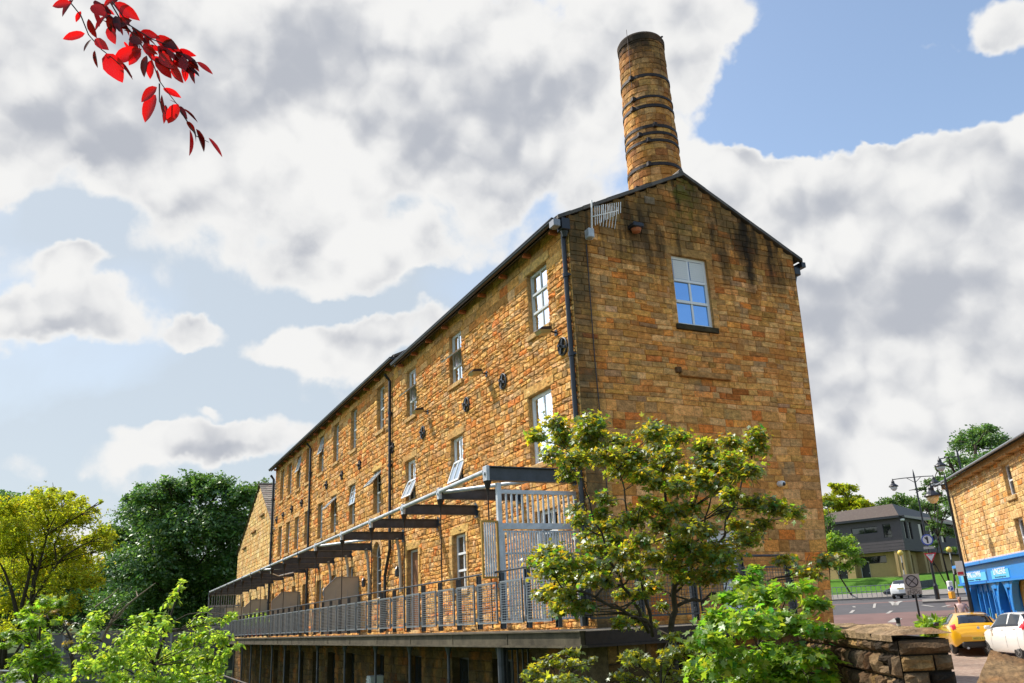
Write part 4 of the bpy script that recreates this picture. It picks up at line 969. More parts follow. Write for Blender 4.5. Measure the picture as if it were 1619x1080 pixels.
# ------------------------------------------------------------------ open canopy frame
cf = empty('canopy_frame', (0, 20, 2.9), 'open steel canopy frame of dark beams, pale tube and hanging rods over the walkway', 'canopy frame')
def cz(y): return 2.97-.005*y
def ibeam(b, p, q, h, w, t=.02):
    p = Vector(p); q = Vector(q); up = Vector((0, 0, 1))
    for s in (-1, 1): b.bar(p+up*s*(h/2-t/2), q+up*s*(h/2-t/2), w, t)
    b.bar(p, q, t*.8, h-2*t)
for i, y in enumerate(NODES):
    b = MB(); z = cz(y)-.03; h, w = (.30, .17) if i < 1 else (.26, .13)
    ibeam(b, (DX+.04, y, z), (-.01, y, z), h, w); b.box(-.03, .0, y-.13, y+.13, z-.2, z+.2)
    bo = b.build('beam', M_steel, cf)
    e = MB(); e.cbox(DX-.03, DX+.04, y-w*.6, y+w*.6, z-h*.52, z+h*.52, .006); e.lathe((DX-.03, y, z), [(.04, 0), (.04, .03)], 8, (-1, 0, 0)); e.build('end_plate', M_galv if i < 6 else M_steel, bo)
    hr = MB(); hr.lathe((DX+.03, y, z-h*.52), [(.09, 0), (.06, -.10), (.03, -.2), (.018, -.3)], 8); hr.tube([(DX+.03, y, z-.3), (DX+.03, y, -.1)], .014, 6); hr.build('hanger_rod', M_iron, cf)
for i in range(len(NODES)-1):
    b = MB(); y0, y1 = NODES[i], NODES[i+1]; b.tube([(DX, y0+.08, cz(y0)+.02), (DX, y1-.08, cz(y1)+.02)], .05, 10); b.build('edge_tube', M_galv, cf)
for (i, s) in ((0, 1), (4, 1), (8, 0)):
    b = MB(); y0, y1 = NODES[i], NODES[i+1]; b.tube([(DX+.1, y1-.05, cz(y1)), (-.1, y0+.1, cz(y0))], .045, 10); b.build('brace_tube', M_galv, cf)
b = MB(); b.tube([(DX, 23.9, 2.85), (DX+.05, 24.3, 2.55), (DX+.5, 24.8, 2.45), (DX+1.2, 25, 2.6)], .025, 6); b.build('loose_cable', M_white, cf)
for i, y in enumerate(NODES[4:8]):  # pale pipe drops, mostly standing in for beam shadows on the wall
    b = MB(); b.tube([(-.25, y, 2.8), (-.14, y+.1, 2.45), (-.08, y+.1, 1.7), (-.08, y+.1, 1.1)], .055, 8); b.build('beam_shadow_pipe', M_panel, cf)
for c in cf.children:
    for q in [c]+list(c.children): q.data.transform(Matrix.Translation(-cf.location))

# ------------------------------------------------------------------ gates across the walkway
def bargate(y, x0, x1, label, wing=True, n1=13, mat=M_galv):
    g = empty('metal_gate', ((x0+x1)/2, y, -.1), label, 'gate', 'barred gates across the walkway'); ch = []
    b = MB(); b.box(x0-.045, x0+.045, y-.045, y+.045, -.1, 2.74); b.box(x1-.07, x1-.01, y-.03, y+.03, -.1, 2.6); b.box(x0+.045, x1-.07, y-.03, y+.03, 2.52, 2.60); b.box(x0+.045, x1-.07, y-.035, y+.035, 1.80, 1.92); ch.append(b.build('gate_frame', mat, g))
    b = MB()
    for k in range(1, n1+1): x = x0+.045+(x1-x0-.115)*k/(n1+1); b.box(x-.018, x+.018, y-.014, y+.014, 1.92, 2.52)
    ch.append(b.build('top_bars', mat, g))
    xm = (x0+x1)/2-.02
    for (a, c_) in ((x0+.06, xm-.01), (xm+.01, x1-.08)):
        b = MB(); b.box(a, a+.035, y-.02, y+.02, 0, 1.77); b.box(c_-.035, c_, y-.02, y+.02, 0, 1.77)
        for z in (0, 1.30, 1.735): b.box(a+.035, c_-.035, y-.018, y+.018, z, z+.035)
        n_ = 11
        for k in range(1, n_+1): x = a+.035+(c_-a-.07)*k/(n_+1); b.box(x-.019, x+.019, y-.032, y-.020, 0.0, 1.76)
        ch.append(b.build('gate_leaf', mat, g))
    b = MB(); b.cbox(xm-.05, xm+.02, y-.06, y-.02, .80, .95, .01); ch.append(b.build('lock_box', M_galvd, g))
    if wing:
        b = MB(); a, c_ = x0-.42, x0-.05
        b.box(a, a+.035, y-.02, y+.02, .84, 1.97); b.box(c_-.03, c_, y-.02, y+.02, .84, 1.97); b.box(a+.035, c_-.03, y-.02, y+.02, .84, .875); b.box(a+.035, c_-.03, y-.02, y+.02, 1.935, 1.97); w_ = b.build('side_wing', M_ochre, g); ch.append(w_)
        b = MB()
        for k in range(1, 6): x = a+.03+(c_-a-.05)*k/6; b.box(x-.014, x+.014, y-.014, y+.014, .875, 1.935)
        ch.append(b.build('wing_bars', mat, w_))
    for o in ch: o.data.transform(Matrix.Translation(-g.location))
    return g
bargate(.45, -1.86, -.02, 'galvanised double gate with an ochre framed side wing at the near end of the walkway')
bargate(45.4, -2.1, -.05, 'galvanised barred gate closing the far end of the walkway', False, 12, M_galvd)
for (y, zt_, ln_, slant, lb) in ((17.3, 1.9, 1.35, True, 'largest beige privacy screen with a cut corner, right of the arched window'), (27.6, 1.85, 1.35, True, 'beige privacy screen with a cut corner, second of the row along the walkway'), (35.9, 1.85, 1.35, True, 'beige privacy screen with a cut corner near the downpipe at the end of the mill'), (43.8, 1.7, 1.25, False, 'square topped beige privacy screen next to the far gate')):
    s = empty('privacy_screen', (0, y, -.1), lb, 'screen', 'privacy screens on the walkway'); b = MB()
    x0 = -ln_; c0 = x0+.45 if slant else x0; zz = zt_-(.42 if slant else 0)
    prof = [(x0, 0), (-.02, 0), (-.02, zt_+.1), (c0, zt_+.1), (x0, zz+.1)] if slant else [(x0, 0), (-.02, 0), (-.02, zt_+.1), (x0, zt_+.1)]
    n_ = len(prof); vs = [(x, -.02, z) for x, z in prof]+[(x, .02, z) for x, z in prof]
    b.add(vs, [tuple(range(n_)), tuple(range(2*n_-1, n_-1, -1))]+[(i, (i+1) % n_, n_+(i+1) % n_, n_+i) for i in range(n_)]); b.build('panel', M_panel, s)
    b = MB(); pr_ = prof+[prof[0]]
    for i in range(n_): b.bar((pr_[i][0], -.03, pr_[i][1]), (pr_[i+1][0], -.03, pr_[i+1][1]), .035, .035)
    for k in (1, 2): b.box(x0+ln_*k/3-.006, x0+ln_*k/3+.006, -.028, -.021, .02, zz+.05)
    b.build('trim', M_galvd, s)
v = empty('ventilation_box', (-.9, 12.2, -2.2), 'white louvred ventilation box on a post in the shade under the walkway', 'ventilation box')
b = MB(); b.cbox(-.22, .22, -.2, .2, 0, .8, .02); b.build('case', M_framed, v); b = MB()
for k in range(8): b.box(-.24, -.2, -.17, .17, .08+k*.085, .12+k*.085)
b.build('louvres', M_frameg, v); b = MB(); b.box(-.06, .06, -.06, .06, -3, 0); b.build('post', M_steel, v)
hr_ = empty('handrail', tuple(at(330, 1062, 30)), 'rusty double pipe handrail going down to the river below the walkway', 'handrail'); b = MB()
o_ = Vector([float(q) for q in at(330, 1062, 30)])
for dz in (0, -.28): b.tube([Vector([float(q) for q in at(335, 1062, 30)])-o_+Vector((0, 0, dz)), Vector([float(q) for q in at(420, 1092, 26)])-o_+Vector((0, 0, dz))], .035, 6)
for k in (0, .5, 1): q = Vector([float(a) for a in (at(335, 1062, 30)*(1-k)+at(420, 1092, 26)*k)])-o_; b.tube([q, q+Vector((0, 0, -1.3))], .03, 6)
b.build('pipes', M_iron, hr_)
# grey boarded fence by the river on the left
fe = empty('panel_fence', (0, 0, 0), 'grey metal panel fence under the dark trees on the left', 'fence')
A_, B_ = bearing(-3.0, 52), bearing(8.3, 56); d = (B_-A_); L_ = float(np.hypot(d[0], d[1])); n_ = 6; M_fence = plain('grey_fence_sheet', (.16, .18, .21), .5, .2, .4, .2, 2)
for k in range(n_):
    p = A_+d*k/n_; q = A_+d*(k+1)/n_; b = MB(); b.bar((p[0], p[1], -.75), (q[0], q[1], -.75), .06, 2.4); b.build('panel', M_fence, fe)
    b = MB(); b.bar((p[0], p[1], -3), (p[0], p[1], .55), .12, .12); b.bar((p[0], p[1], .5), (q[0], q[1], .5), .12, .06); b.bar((p[0], p[1]-.06, -.7), (q[0], q[1]-.06, -.7), .06, .06); b.build('fence_post', M_galvd, fe)
rebase(fe, (float(A_[0]), float(A_[1]), -3))
# ------------------------------------------------------------------ near rubble wall
nw = empty('rubble_wall', (0, 0, 0), 'low sooty rubble wall with a sunlit top in front of the road', 'wall')
PA, PB = at(1415, 996, 6.8), at(1265, 985, 10.5)
ZT = -.20
d = PB-PA; Lw = float(np.hypot(d[0], d[1])); Uw = np.array([-d[0]/Lw, -d[1]/Lw, 0])       # from far (left) to near (right) end
Nw = np.array([Uw[1], -Uw[0], 0]);
if (CAM-PA)@Nw < 0: Nw = -Nw
FW = Frame((PB[0], PB[1], 0), Uw, Nw); rw = random.Random(21)
b = MB(); b.X = FW
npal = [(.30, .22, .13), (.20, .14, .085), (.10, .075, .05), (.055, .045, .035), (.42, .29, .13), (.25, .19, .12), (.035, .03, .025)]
T = .40
b.box(0, Lw-.02, -T+.02, -.03, -2.4, ZT-.08, (.05, .04, .03))
def nearstone(u0, u1, z0, z1, fr, base=0.0):
    x = FW if fr is None else fr
    cl = rw.choices(npal, [4, 4, 5, 4, 2, 3, 2])[0]
    stone(b, x, u0, u1, z0, z1, .007, .025,   .03+base, .07, rw, cl, nx=max(4, int((u1-u0)/.07)))
z = -1.9
while z < ZT-.09:
    h = rw.uniform(.10, .20); h = ZT-.08-z if ZT-.08-(z+h) < .08 else h; u = 0
    while u < Lw-.01:
        w = rw.uniform(.14, .42); w = Lw-u if Lw-(u+w) < .14 else w
        if h > .18 and rw.random() < .25 and w < .35: nearstone(u, u+w, z, z+h*.5, None); nearstone(u, u+w, z+h*.5, z+h, None)
        else: (nearstone(u, u+w, z, z+h, None) if rw.random() < .8 else (nearstone(u, u+w*.45, z, z+h, None), nearstone(u+w*.45, u+w, z, z+h, None)))
        u += w
    z += h
EndF = Frame(np.array([PB[0], PB[1], 0])+Uw*Lw+Nw*0.0, -Nw, Uw)
z = -1.9
while z < ZT-.09:
    h = rw.uniform(.10, .18); h = ZT-.08-z if ZT-.08-(z+h) < .08 else h
    q_ = T*rw.uniform(.35, .65)
    if rw.random() < .75: nearstone(0, q_, z, z+h, EndF); nearstone(q_, T, z, z+h, EndF)
    else: nearstone(0, T, z, z+h, EndF)
    z += h
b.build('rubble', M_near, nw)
b = MB(); b.X = FW; u = 0
while u < Lw:
    w = rw.uniform(.3, .6); w = Lw+.02-u if Lw-(u+w) < .2 else w; dz = rw.uniform(-.02, .015)
    n1, n2 = 6, 5; vs = []
    for j in range(n2+1):
        for i in range(n1+1):
            ed = i in (0, n1) or j in (0, n2); vs.append((u+w*i/n1, .05-(T+.08)*j/n2+rw.uniform(-.012, .012), ZT+dz-(.035 if ed else rw.uniform(-.012, .014))))
    for (i0) in range(n1+1): vs.append((u+w*i0/n1, .045+rw.uniform(-.01, .01), ZT-.09))
    W_ = n1+1; fs = [(j*W_+i, j*W_+i+1, (j+1)*W_+i+1, (j+1)*W_+i) for j in range(n2) for i in range(n1)]+[((n2+1)*W_+i, (n2+1)*W_+i+1, i+1, i) for i in range(n1)]
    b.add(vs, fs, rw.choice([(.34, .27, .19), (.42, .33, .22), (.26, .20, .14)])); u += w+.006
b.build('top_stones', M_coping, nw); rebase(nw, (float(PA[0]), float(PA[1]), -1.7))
# tilted coping block in the near right corner
cb = empty('coping_block', (0, 0, 0), 'weathered sloping coping stone in the bottom right corner nearest to us', 'coping stone')
P0, P1, P2, P3 = at(1566, 1028, 3.9), at(1543, 1082, 3.5), at(1690, 1120, 3.0), at(1690, 1062, 3.5)
b = MB(); n1, n2 = 18, 10; vs = []
for j in range(n2+1):
    for i in range(n1+1):
        s, t = i/n1, j/n2; p = (P0*(1-s)+P3*s)*(1-t)+(P1*(1-s)+P2*s)*t; p = p+np.array([0, 0, 1])*(rw.uniform(-.003, .003)); vs.append(tuple(p))
fs = [(j*(n1+1)+i, j*(n1+1)+i+1, (j+1)*(n1+1)+i+1, (j+1)*(n1+1)+i) for j in range(n2) for i in range(n1)]
W_ = n1+1; nb = len(vs); rim = [i for i in range(W_)]+[j*W_+n1 for j in range(1, n2+1)]+[n2*W_+i for i in range(n1-1, -1, -1)]+[j*W_ for j in range(n2-1, 0, -1)]
vs += [tuple(np.array(vs[i])+np.array([0, 0, -.16])) for i in rim]
fs += [(rim[k], rim[(k+1) % len(rim)], nb+(k+1) % len(rim), nb+k) for k in range(len(rim))]
b.add(vs, fs, (.30, .22, .13)); b.build('block', M_coping, cb)
b = MB(); q = [P0+np.array([0.03, .02, -.16]), P1+np.array([.03, .02, -.16]), P2+np.array([0, 0, -.16]), P3+np.array([0, 0, -.16])]
b.add([tuple(x) for x in q]+[(x[0], x[1], -1.7) for x in q], [(0, 1, 5, 4), (1, 2, 6, 5), (2, 3, 7, 6), (3, 0, 4, 7), (0, 1, 2, 3)], (.12, .09, .06)); b.build('wall_below', M_near, cb); rebase(cb, (float(P1[0]), float(P1[1]), -1.7))

# ------------------------------------------------------------------ corner shop
S0 = bearing(53.1, 45.6); SU = np.array([-.6313, -.7755, 0]); SN = np.array([-.7755, .6313, 0])
SH = Frame(S0, SU, SN, None, 1.2); SHB = Frame(S0, -SN, -SU, None, 1.2)     # gable end that looks up the street
shop = empty('corner_shop', (0, 0, 0), 'sunlit pale sandstone shop with a bright blue shopfront and slate roof', 'shop')
zb = -1.75; LS = 12.0; rs = random.Random(9)
spal = [(.52, .35, .15), (.55, .38, .17), (.48, .30, .12), (.50, .27, .09), (.58, .43, .23), (.44, .28, .12), (.52, .22, .06)]
ops = [(6.75, 7.55, 3.05, 4.05), (6.8, 7.6, 1.2, 2.35), (9.6, 10.5, 1.2, 2.35), (9.6, 10.5, 3.05, 4.05)]
b = MB(); backing(b, SH, 0, LS, zb, 4.45, ops+[(1.3, 5.9, zb, .55)], (.52, .42, .24), .15, (.45, .3, .13)); lay(b, SH, 0, LS, 1.2, 4.45, ops, rs, (.135, .185), (.22, .5), .007, .012, .014, 0, pal=spal, wts=[4, 4, 3, 1.5, 2, 3, .8])
lay(b, SH, 0, LS, zb, 1.2, [(-.2, 9.0, .55, 1.2), (1.0, 5.95, zb, 1.2)], rs, (.135, .185), (.25, .5), .007, .012, .012, 0, pal=spal, wts=[4, 4, 3, 1.5, 2, 3, .8])
backing(b, SHB, 0, 9, zb, 4.45, [], (.4, .3, .16)); lay(b, SHB, 0, 9, zb, 4.45, [], rs, (.135, .185), (.25, .5), .007, .012, .012, 0, pal=spal, wts=[4, 4, 3, 1.5, 2, 3, .8])
for (a, c, z0, z1) in ops: fbox(b, SH, a-.15, c+.15, -.05, .03, z1+.001, z1+.24, (.5, .34, .15), .01)
fbox(b, SH, -.02, .30, -.02, .035, 1.2, 4.2, (.5, .36, .17), .01)
b.build('wall', M_shopst, shop)
for i, (a, c, z0, z1) in enumerate(ops): window(shop, SH, a, c, z0, z1, 1, 2, M_framew, M_glassd, .12, .06, .05, smat=M_shopst, transom=.05)
b = MB(); b.X = None
E0, E1 = SH(-.35, .38, 4.42), SH(LS+.2, .38, 4.42); R0, R1 = SH(-.35, -4.2, 6.3), SH(LS+.2, -4.2, 6.3); K0, K1 = SH(-.35, -8.8, 4.42), SH(LS+.2, -8.8, 4.42)
roof_sheet(b, E0, E1, R1, R0, rs, row=.3, cl=.42, base=1.1); roof_sheet(b, K0, K1, R1, R0, rs, row=.5, cl=.8)
b.add([SH(-.0, 0, 4.45), SH(0, -8.4, 4.45), SH(0, -4.2, 6.2)], [(0, 1, 2)], (.7, .5, .3))
b.build('roof', M_slate, shop)
b = MB(); fbox(b, SH, -.2, LS, -.02, .22, 4.22, 4.40, None); 
for k in range(9): fbox(b, SH, .3+k*1.3, .42+k*1.3, 0, .26, 4.16, 4.24)
b.build('eaves_board', plain('weathered_eaves_board', (.42, .24, .09), .8, 0, .2, .3, 4), shop)
b = MB(); b.tube([SH(-.3, .42, 4.4), SH(LS, .42, 4.4)], .045, 8); b.build('gutter', M_lead, shop)
b = MB(); b.tube([SH(.5, .05, 3.9), SH(.75, .05, 1.3)], .02, 6); b.build('cable', M_black, shop)
M_blue = plain('bright_blue_paint', (.02, .23, .66), .35, 0, .5, .1, 4); M_sky = plain('pale_blue_sign', (.12, .52, .82), .4); M_blued = plain('deep_blue_paint', (.008, .08, .33), .4)
sf = MB(); FSx = .32
fbox(sf, SH, .05, 9.2, 0, FSx, .58, 1.16, None, .01); fbox(sf, SH, -.02, 9.3, 0, FSx+.14, 1.16, 1.27, None, .01)
fbox(sf, SH, 0, 9.3, 0, FSx+.06, .52, .58)
front = sf.build('shopfront', M_blue, shop)
def pil(u, w=.32, c=M_blue):
    p = MB(); fbox(p, SH, u, u+w, 0, FSx-.06, zb, .30, None, .015); fbox(p, SH, u+.06, u+w-.06, FSx-.06, FSx-.03, zb+.4, .1); fbox(p, SH, u-.04, u+w+.04, 0, FSx, .30, .52, None, .02)
    p.X = SH; n = 8
    for sgn, ue in ((1, u+w), (-1, u)):       # curved spandrel to the fascia
        pts = [(ue, .52)]+[(ue+sgn*.55*(1-math.cos(math.pi/2*k/n)), .52-.9+.9*math.sin(math.pi/2*k/n)) for k in range(n+1)]
        m_ = len(pts); p.add([(q[0], .10, q[1]) for q in pts]+[(q[0], .30, q[1]) for q in pts], [tuple(range(m_)), tuple(range(2*m_-1, m_-1, -1))]+[(i, (i+1) % m_, m_+(i+1) % m_, m_+i) for i in range(m_)])
    p.build('pilaster', c, front)
for u in (.75, 4.2, 5.6, 8.3): pil(u)
w1 = MB(); 
for k in range(5): fbox(w1, SH, 1.5+k*.62, 1.58+k*.62, -.02, .14, zb+.5, .5)
fbox(w1, SH, 1.3, 4.2, -.02, .18, zb+.0, zb+.5)
for k in range(4):
    u0, u1 = 1.58+k*.62, 2.12+k*.62; cu = (u0+u1)/2; n = 8; w1.X = SH
    pts = [(u0, .5)]+[(cu-(u1-u0)/2*math.cos(math.pi*i/n), -.05+(u1-u0)/2*1.25*math.sin(math.pi*i/n)) for i in range(n+1)]+[(u1, .5)]
    w1.add([(q[0], .02, q[1]) for q in pts]+[(q[0], .10, q[1]) for q in pts], [tuple(range(len(pts))), tuple(range(2*len(pts)-1, len(pts)-1, -1))]+[(i, i+1, len(pts)+i+1, len(pts)+i) for i in range(len(pts)-1)])
wf = w1.build('shop_window', M_blue, front)
gl_ = MB(); gl_.X = SH; gl_.add([(1.3, .03, zb+.5), (4.2, .03, zb+.5), (4.2, .03, .5), (1.3, .03, .5)], [(0, 1, 2, 3)]); gl_.build('pane', M_glassb, wf)
for (u, z, c, nm) in ((1.9, -.3, (.1, .4, .5), 'display'), (2.6, -.5, (.6, .45, .2), 'display'), (3.3, -.3, (.5, .55, .5), 'display'), (2.9, -.8, (.4, .1, .2), 'display')):
    q = MB(); fbox(q, SH, u, u+.35, .035, .06, z-.35, z, None, .01); q.build(nm, plain('display_card', c, .7, noise=.4, scale=9), wf)
dq = MB(); fbox(dq, SH, 4.62, 5.55, -.12, -.06, zb, .3); fbox(dq, SH, 4.62, 5.55, -.1, .05, .3, .5); dq.build('door', M_blued, front)
dq = MB(); fbox(dq, SH, 5.95, 8.3, -.02, .03, zb, .5, (1, 1, 1)); dq.build('recessed_panel', plain('ochre_recess', (.50, .30, .07), .7), front)
for (a, c, lb, txt, tw) in ((.45, 3.75, 'left', 'EVENING GOWNS', 2.1), (4.4, 6.3, 'right', 'LINGERIE', 1.3)):
    s = MB(); fbox(s, SH, a, c, FSx-.01, FSx+.018, .62, .90); s_ = s.build('sign_board', M_sky, front)
    cu = (a+c)/2; o = SH(cu, FSx+.022, .84)
    M4 = Matrix(((SU[0], 0, SN[0], o[0]), (SU[1], 0, SN[1], o[1]), (0, 1, 0, o[2]), (0, 0, 0, 1)))
    text_mesh('lettering', txt, .34, M4, plain('white_lettering', (.85, .85, .85), .5), front, width=tw*1.2)
    o = SH(cu, FSx+.022, .675); M5 = Matrix(((SU[0], 0, SN[0], o[0]), (SU[1], 0, SN[1], o[1]), (0, 1, 0, o[2]), (0, 0, 0, 1)))
    text_mesh('caption', 'alterations - fittings' if lb == 'left' else 'boutique', .09, M5, plain('dark_lettering', (.03, .05, .12), .5), front, width=tw*1.08)
b = MB(); fbox(b, SH, .2, 8.9, 0, .30, 1.275, 1.34, None, .01); b.build('lead_flashing', plain('pale_flashing', (.55, .45, .42), .7, noise=.3), front)
rebase(shop, tuple(SH(0, 0, zb)))

# ------------------------------------------------------------------ modern civic building on the hill
cv_ = empty('civic_building', (0, 0, 0), 'modern building with a dark clad upper floor over beige walls behind the lawn', 'building')
c0 = bearing(50.1, 100.0); cl = bearing(45.6, 103.0); cr_ = bearing(53.7, 124.0)
M_clad = plain('dark_cladding', (.10, .085, .092), .75, 0, .3, .12, 1.5); M_beige = plain('beige_render', (.42, .30, .14), .85, 0, .2, .15, 1); M_dkroof = plain('dark_roof_felt', (.075, .06, .05), .9, 0, .2, .4, 3, .3)
def FRm(A, B, z=0): d = (B-A)[:2]; L_ = float(np.hypot(*d)); U_ = np.array([d[0]/L_, d[1]/L_, 0]); N_ = np.array([U_[1], -U_[0], 0]); N_ = N_ if (CAM-A)[:2]@N_[:2] > 0 else -N_; return Frame((A[0], A[1], z), U_, N_), L_
F1, L1 = FRm(cl, c0); F2, L2 = FRm(c0, cr_)
ZB, ZM, ZTp = 2.5, 5.26, 8.82
b = MB()
def clad(F_, L_, wins):
    backing(b, F_, 0, L_, ZM, ZTp, wins, (1, 1, 1), .15, (.5, .5, .5)); 
    k = ZM+.18
    while k < ZTp: 
        for (p, q) in free(0, L_, k, k+.012, wins): fbox(b, F_, p, q, 0, .012, k, k+.03, (.75, .75, .75))
        k += .32
W1 = [(L1-1.9, L1-1.05, 6.7, 8.1), (L1-5.3, L1-2.5, 7.3, 8.0), (L1-7.2, L1-6.4, 7.15, 7.75), (.3, .9, 5.6, 7.4)]
W1 = [q for q in W1 if q[0] > .2]
W2 = [(.9, 1.8, 6.5, 8.3), (2.4, 3.3, 6.5, 8.3), (5.6, 7.2, 6.5, 8.3), (9.2, 10.6, 6.5, 8.3), (13.0, 14.6, 6.5, 8.3)]
clad(F1, L1, W1); clad(F2, L2, W2)
b.X = None; b.add([F1(0, 0, ZM), F1(L1, 0, ZM), F2(L2, 0, ZM), (cr_[0]+6, cr_[1]+6, ZM), (cl[0]+6, cl[1]+10, ZM)], [(0, 1, 2, 3, 4)], (.5, .5, .5))
b.add([F1(0, 0, ZM), F1(0, -12, ZM), F1(0, -12, ZTp), F1(0, 0, ZTp)], [(0, 1, 2, 3)], (1, 1, 1))
b.build('upper_floor', M_clad, cv_)
for q in W1: window(cv_, F1, *q, 2 if q[1]-q[0] > 2 else 1, 1, M_black, M_glassk, .1, .05, .04, sill=False)
for q in W2: window(cv_, F2, *q, 1, 1, M_black, M_glassk, .1, .05, .04, sill=False)
b = MB(); G1 = Frame(F1(0, -.9, 0)[:2]+(0,), F1.U, F1.N); G2 = Frame(F2(0, -.9, 0)[:2]+(0,), F2.U, F2.N)
g1 = [(L1-5.2, L1-2.4, 4.2, 4.95), (.6, 1.7, ZB-.3, 4.7), (3.2, 4.2, ZB-.3, 4.5)]; g2 = [(3.5, 4.6, 3.0, 4.9), (8.4, 9.6, 3.0, 4.9)]
backing(b, G1, -.5, L1, ZB-2, ZM, g1, (1, 1, 1), .15, (.5, .5, .5)); backing(b, G2, 0, L2, ZB-2, ZM, g2, (.9, .85, .85), .15, (.5, .5, .5)); b.build('ground_floor', M_beige, cv_)
for k in (L1-6.5, L1-1.2): q = MB(); fbox(q, G1, k, k+.9, .02, .85, ZB-1, ZM); q.build('buttress', M_beige, cv_)
for k in (1.0, 6.0, 11.5): q = MB(); fbox(q, G2, k, k+.7, .02, .8, ZB-1, ZM); q.build('buttress', M_beige, cv_)
for q in g1[:1]: window(cv_, G1, *q, 2, 1, M_black, M_glassk, .1, .05, .04, sill=False)
for q in g1[1:]: door(cv_, G1, *q, M_black)
for q in g2: window(cv_, G2, *q, 1, 1, M_black, M_glassk, .1, .05, .04, sill=False)
b = MB(); b.X = None
e1a, e1b = F1(-.6, .5, ZTp), F1(L1+.15, .5, ZTp); e2b = F2(L2, .5, ZTp); r1a, r1b, r2b = F1(.4, -2.2, ZTp+1.35), F1(L1-1.2, -2.2, ZTp+1.55), F2(L2, -2.6, ZTp+1.3)
b.add([e1a, e1b, r1b, r1a], [(0, 1, 2, 3)], (1.0, .85, .75)); b.add([e1b, e2b, r2b, r1b], [(0, 1, 2, 3)], (.8, .8, .8)); b.add([r1a, r1b, r2b, (cl[0]+8, cl[1]+14, ZTp+1.3)], [(0, 1, 2, 3)], (.8, .8, .8)); b.add([e1a, r1a, F1(.4, -12, ZTp)], [(0, 1, 2)], (.8, .8, .8))
b.build('roof', slate_mat('dark_roof_tiles', (.075, .06, .05)), cv_)
b = MB(); fbox(b, F1, -.6, L1+.1, .3, .55, ZTp-.22, ZTp+.02); fbox(b, F2, 0, L2, .3, .55, ZTp-.22, ZTp+.02); b.build('eaves', M_black, cv_)
b = MB(); fbox(b, F2, .1, .35, 0, .4, 8.3, 8.5, None, .03); b.build('camera_housing', M_white, cv_)
b = MB(); fbox(b, G1, L1-5.4, L1+.3, .86, 3.4, 1.6, 2.6); b.build('brick_steps', plain('pinkish_brick', (.26, .15, .12), .9, noise=.25, scale=6), cv_)
rebase(cv_, (float(c0[0]), float(c0[1]), ZB))
# low rail with a stepped ramp wall at the lawn's edge
rp = empty('hand_rail', (0, 0, 0), 'thin grey guard rail at the foot of the lawn left of the far white car', 'railing'); A_, B_ = bearing(45.6, 87, .65), bearing(49.2, 88, .65)
b = MB()
for k in range(14): q = A_*(1-k/13)+B_*k/13; b.tube([q, q+np.array([0, 0, 1.0])], .03, 5)
b.build('posts', M_galvd, rp); b = MB()
for z in (.5, 1.0): b.tube([A_+np.array([0, 0, z]), B_+np.array([0, 0, z])], .03, 5)
b.build('rails', M_galvd, rp); rebase(rp, tuple(A_))
rpw = empty('ramp_wall', (0, 0, 0), 'dark stepped ramp wall climbing the lawn behind the far white car', 'wall'); A_, B_, C_ = bearing(48.6, 89, 0), bearing(49.8, 90, 0), bearing(51.3, 92, 0)
b = MB(); b.bar((A_[0], A_[1], .6), (B_[0], B_[1], 1.6), .25, 1.0); b.bar((B_[0], B_[1], 1.0), (C_[0], C_[1], 1.2), .25, 1.6); b.build('wall', M_steel, rpw)
b = MB(); 
for z in (.4, .75, 1.1): b.bar((A_[0]-.2, A_[1]-.2, z), (C_[0]-.2, C_[1]-.2, z+.2), .05, .05)
b.build('rails', M_galvd, rpw); rebase(rpw, tuple(A_))

# ------------------------------------------------------------------ street lamps
def lantern(p, c, col=M_black, lens=M_white, k=1.0):
    h = MB(); h.lathe(c, [(.03, .30*k), (.06, .28*k), (.10*k, .20*k), (.10*k, .10*k), (.16*k, .04*k), (.26*k, -.04*k), (.30*k, -.10*k), (.29*k, -.12*k)], 18); h.tube([c, Vector(c)+Vector((0, 0, .40*k))], .02, 6); hd = h.build('lamp_head', col, p, smooth=False)
    g = MB(); g.lathe((c[0], c[1], c[2]-.12*k), [(.22*k, 0), (.20*k, -.12*k), (.10*k, -.24*k), (.04*k, -.26*k)], 16); g.build('lens', lens, hd, smooth=True)
M_lens = plain('clear_lens', (.6, .62, .6), .15, 0, .6); M_lensw = plain('cream_lens', (.72, .55, .28), .4)
def lamp(azd, d, zbase, ztop, arms, label, k=1.0, lens=None, adir=None):
    P_ = bearing(azd, d, zbase); o = empty('street_lamp', P_, label, 'street lamp', 'black street lamps along the road'); H_ = ztop-zbase
    b = MB(); b.lathe((0, 0, 0), [(.14, 0), (.14, .9), (.10, 1.0), (.085, 1.05), (.06, H_*.6), (.05, H_-.1), (.06, H_-.08), (.012, H_+.35)], 12); b.build('column', M_black, o)
    A = np.array([math.cos(math.radians(azd-6)), -math.sin(math.radians(azd-6)), 0]) if adir is None else adir
    for (ln, dz) in arms:
        q = Vector([float(a) for a in A*ln]); b = MB(); b.tube([(0, 0, H_-.15), (q.x*.5, q.y*.5, H_-.15), (q.x, q.y, H_-.18)], .028, 8); b.tube([(0, 0, H_-.5), (q.x*.35, q.y*.35, H_-.16)], .018, 6); b.build('arm', M_black, o)
        lantern(o, (q.x, q.y, H_-.52+dz), lens=lens or M_lens, k=k)
    return o
lamp(51.35, 60, .02, 7.75, [(-1.3, 0), (1.1, 0)], 'black street lamp with two lanterns standing on the traffic island')
lamp(53.0, 41.0, -1.8, 4.9, [(-.62, .05)], 'single armed black street lamp with a cream lens left of the shop', 1.15, M_lensw)
lamp(53.95, 52, -.6, 7.6, [(-.95, .05)], 'tallest street lamp, standing up behind the shop roof', 1.05)
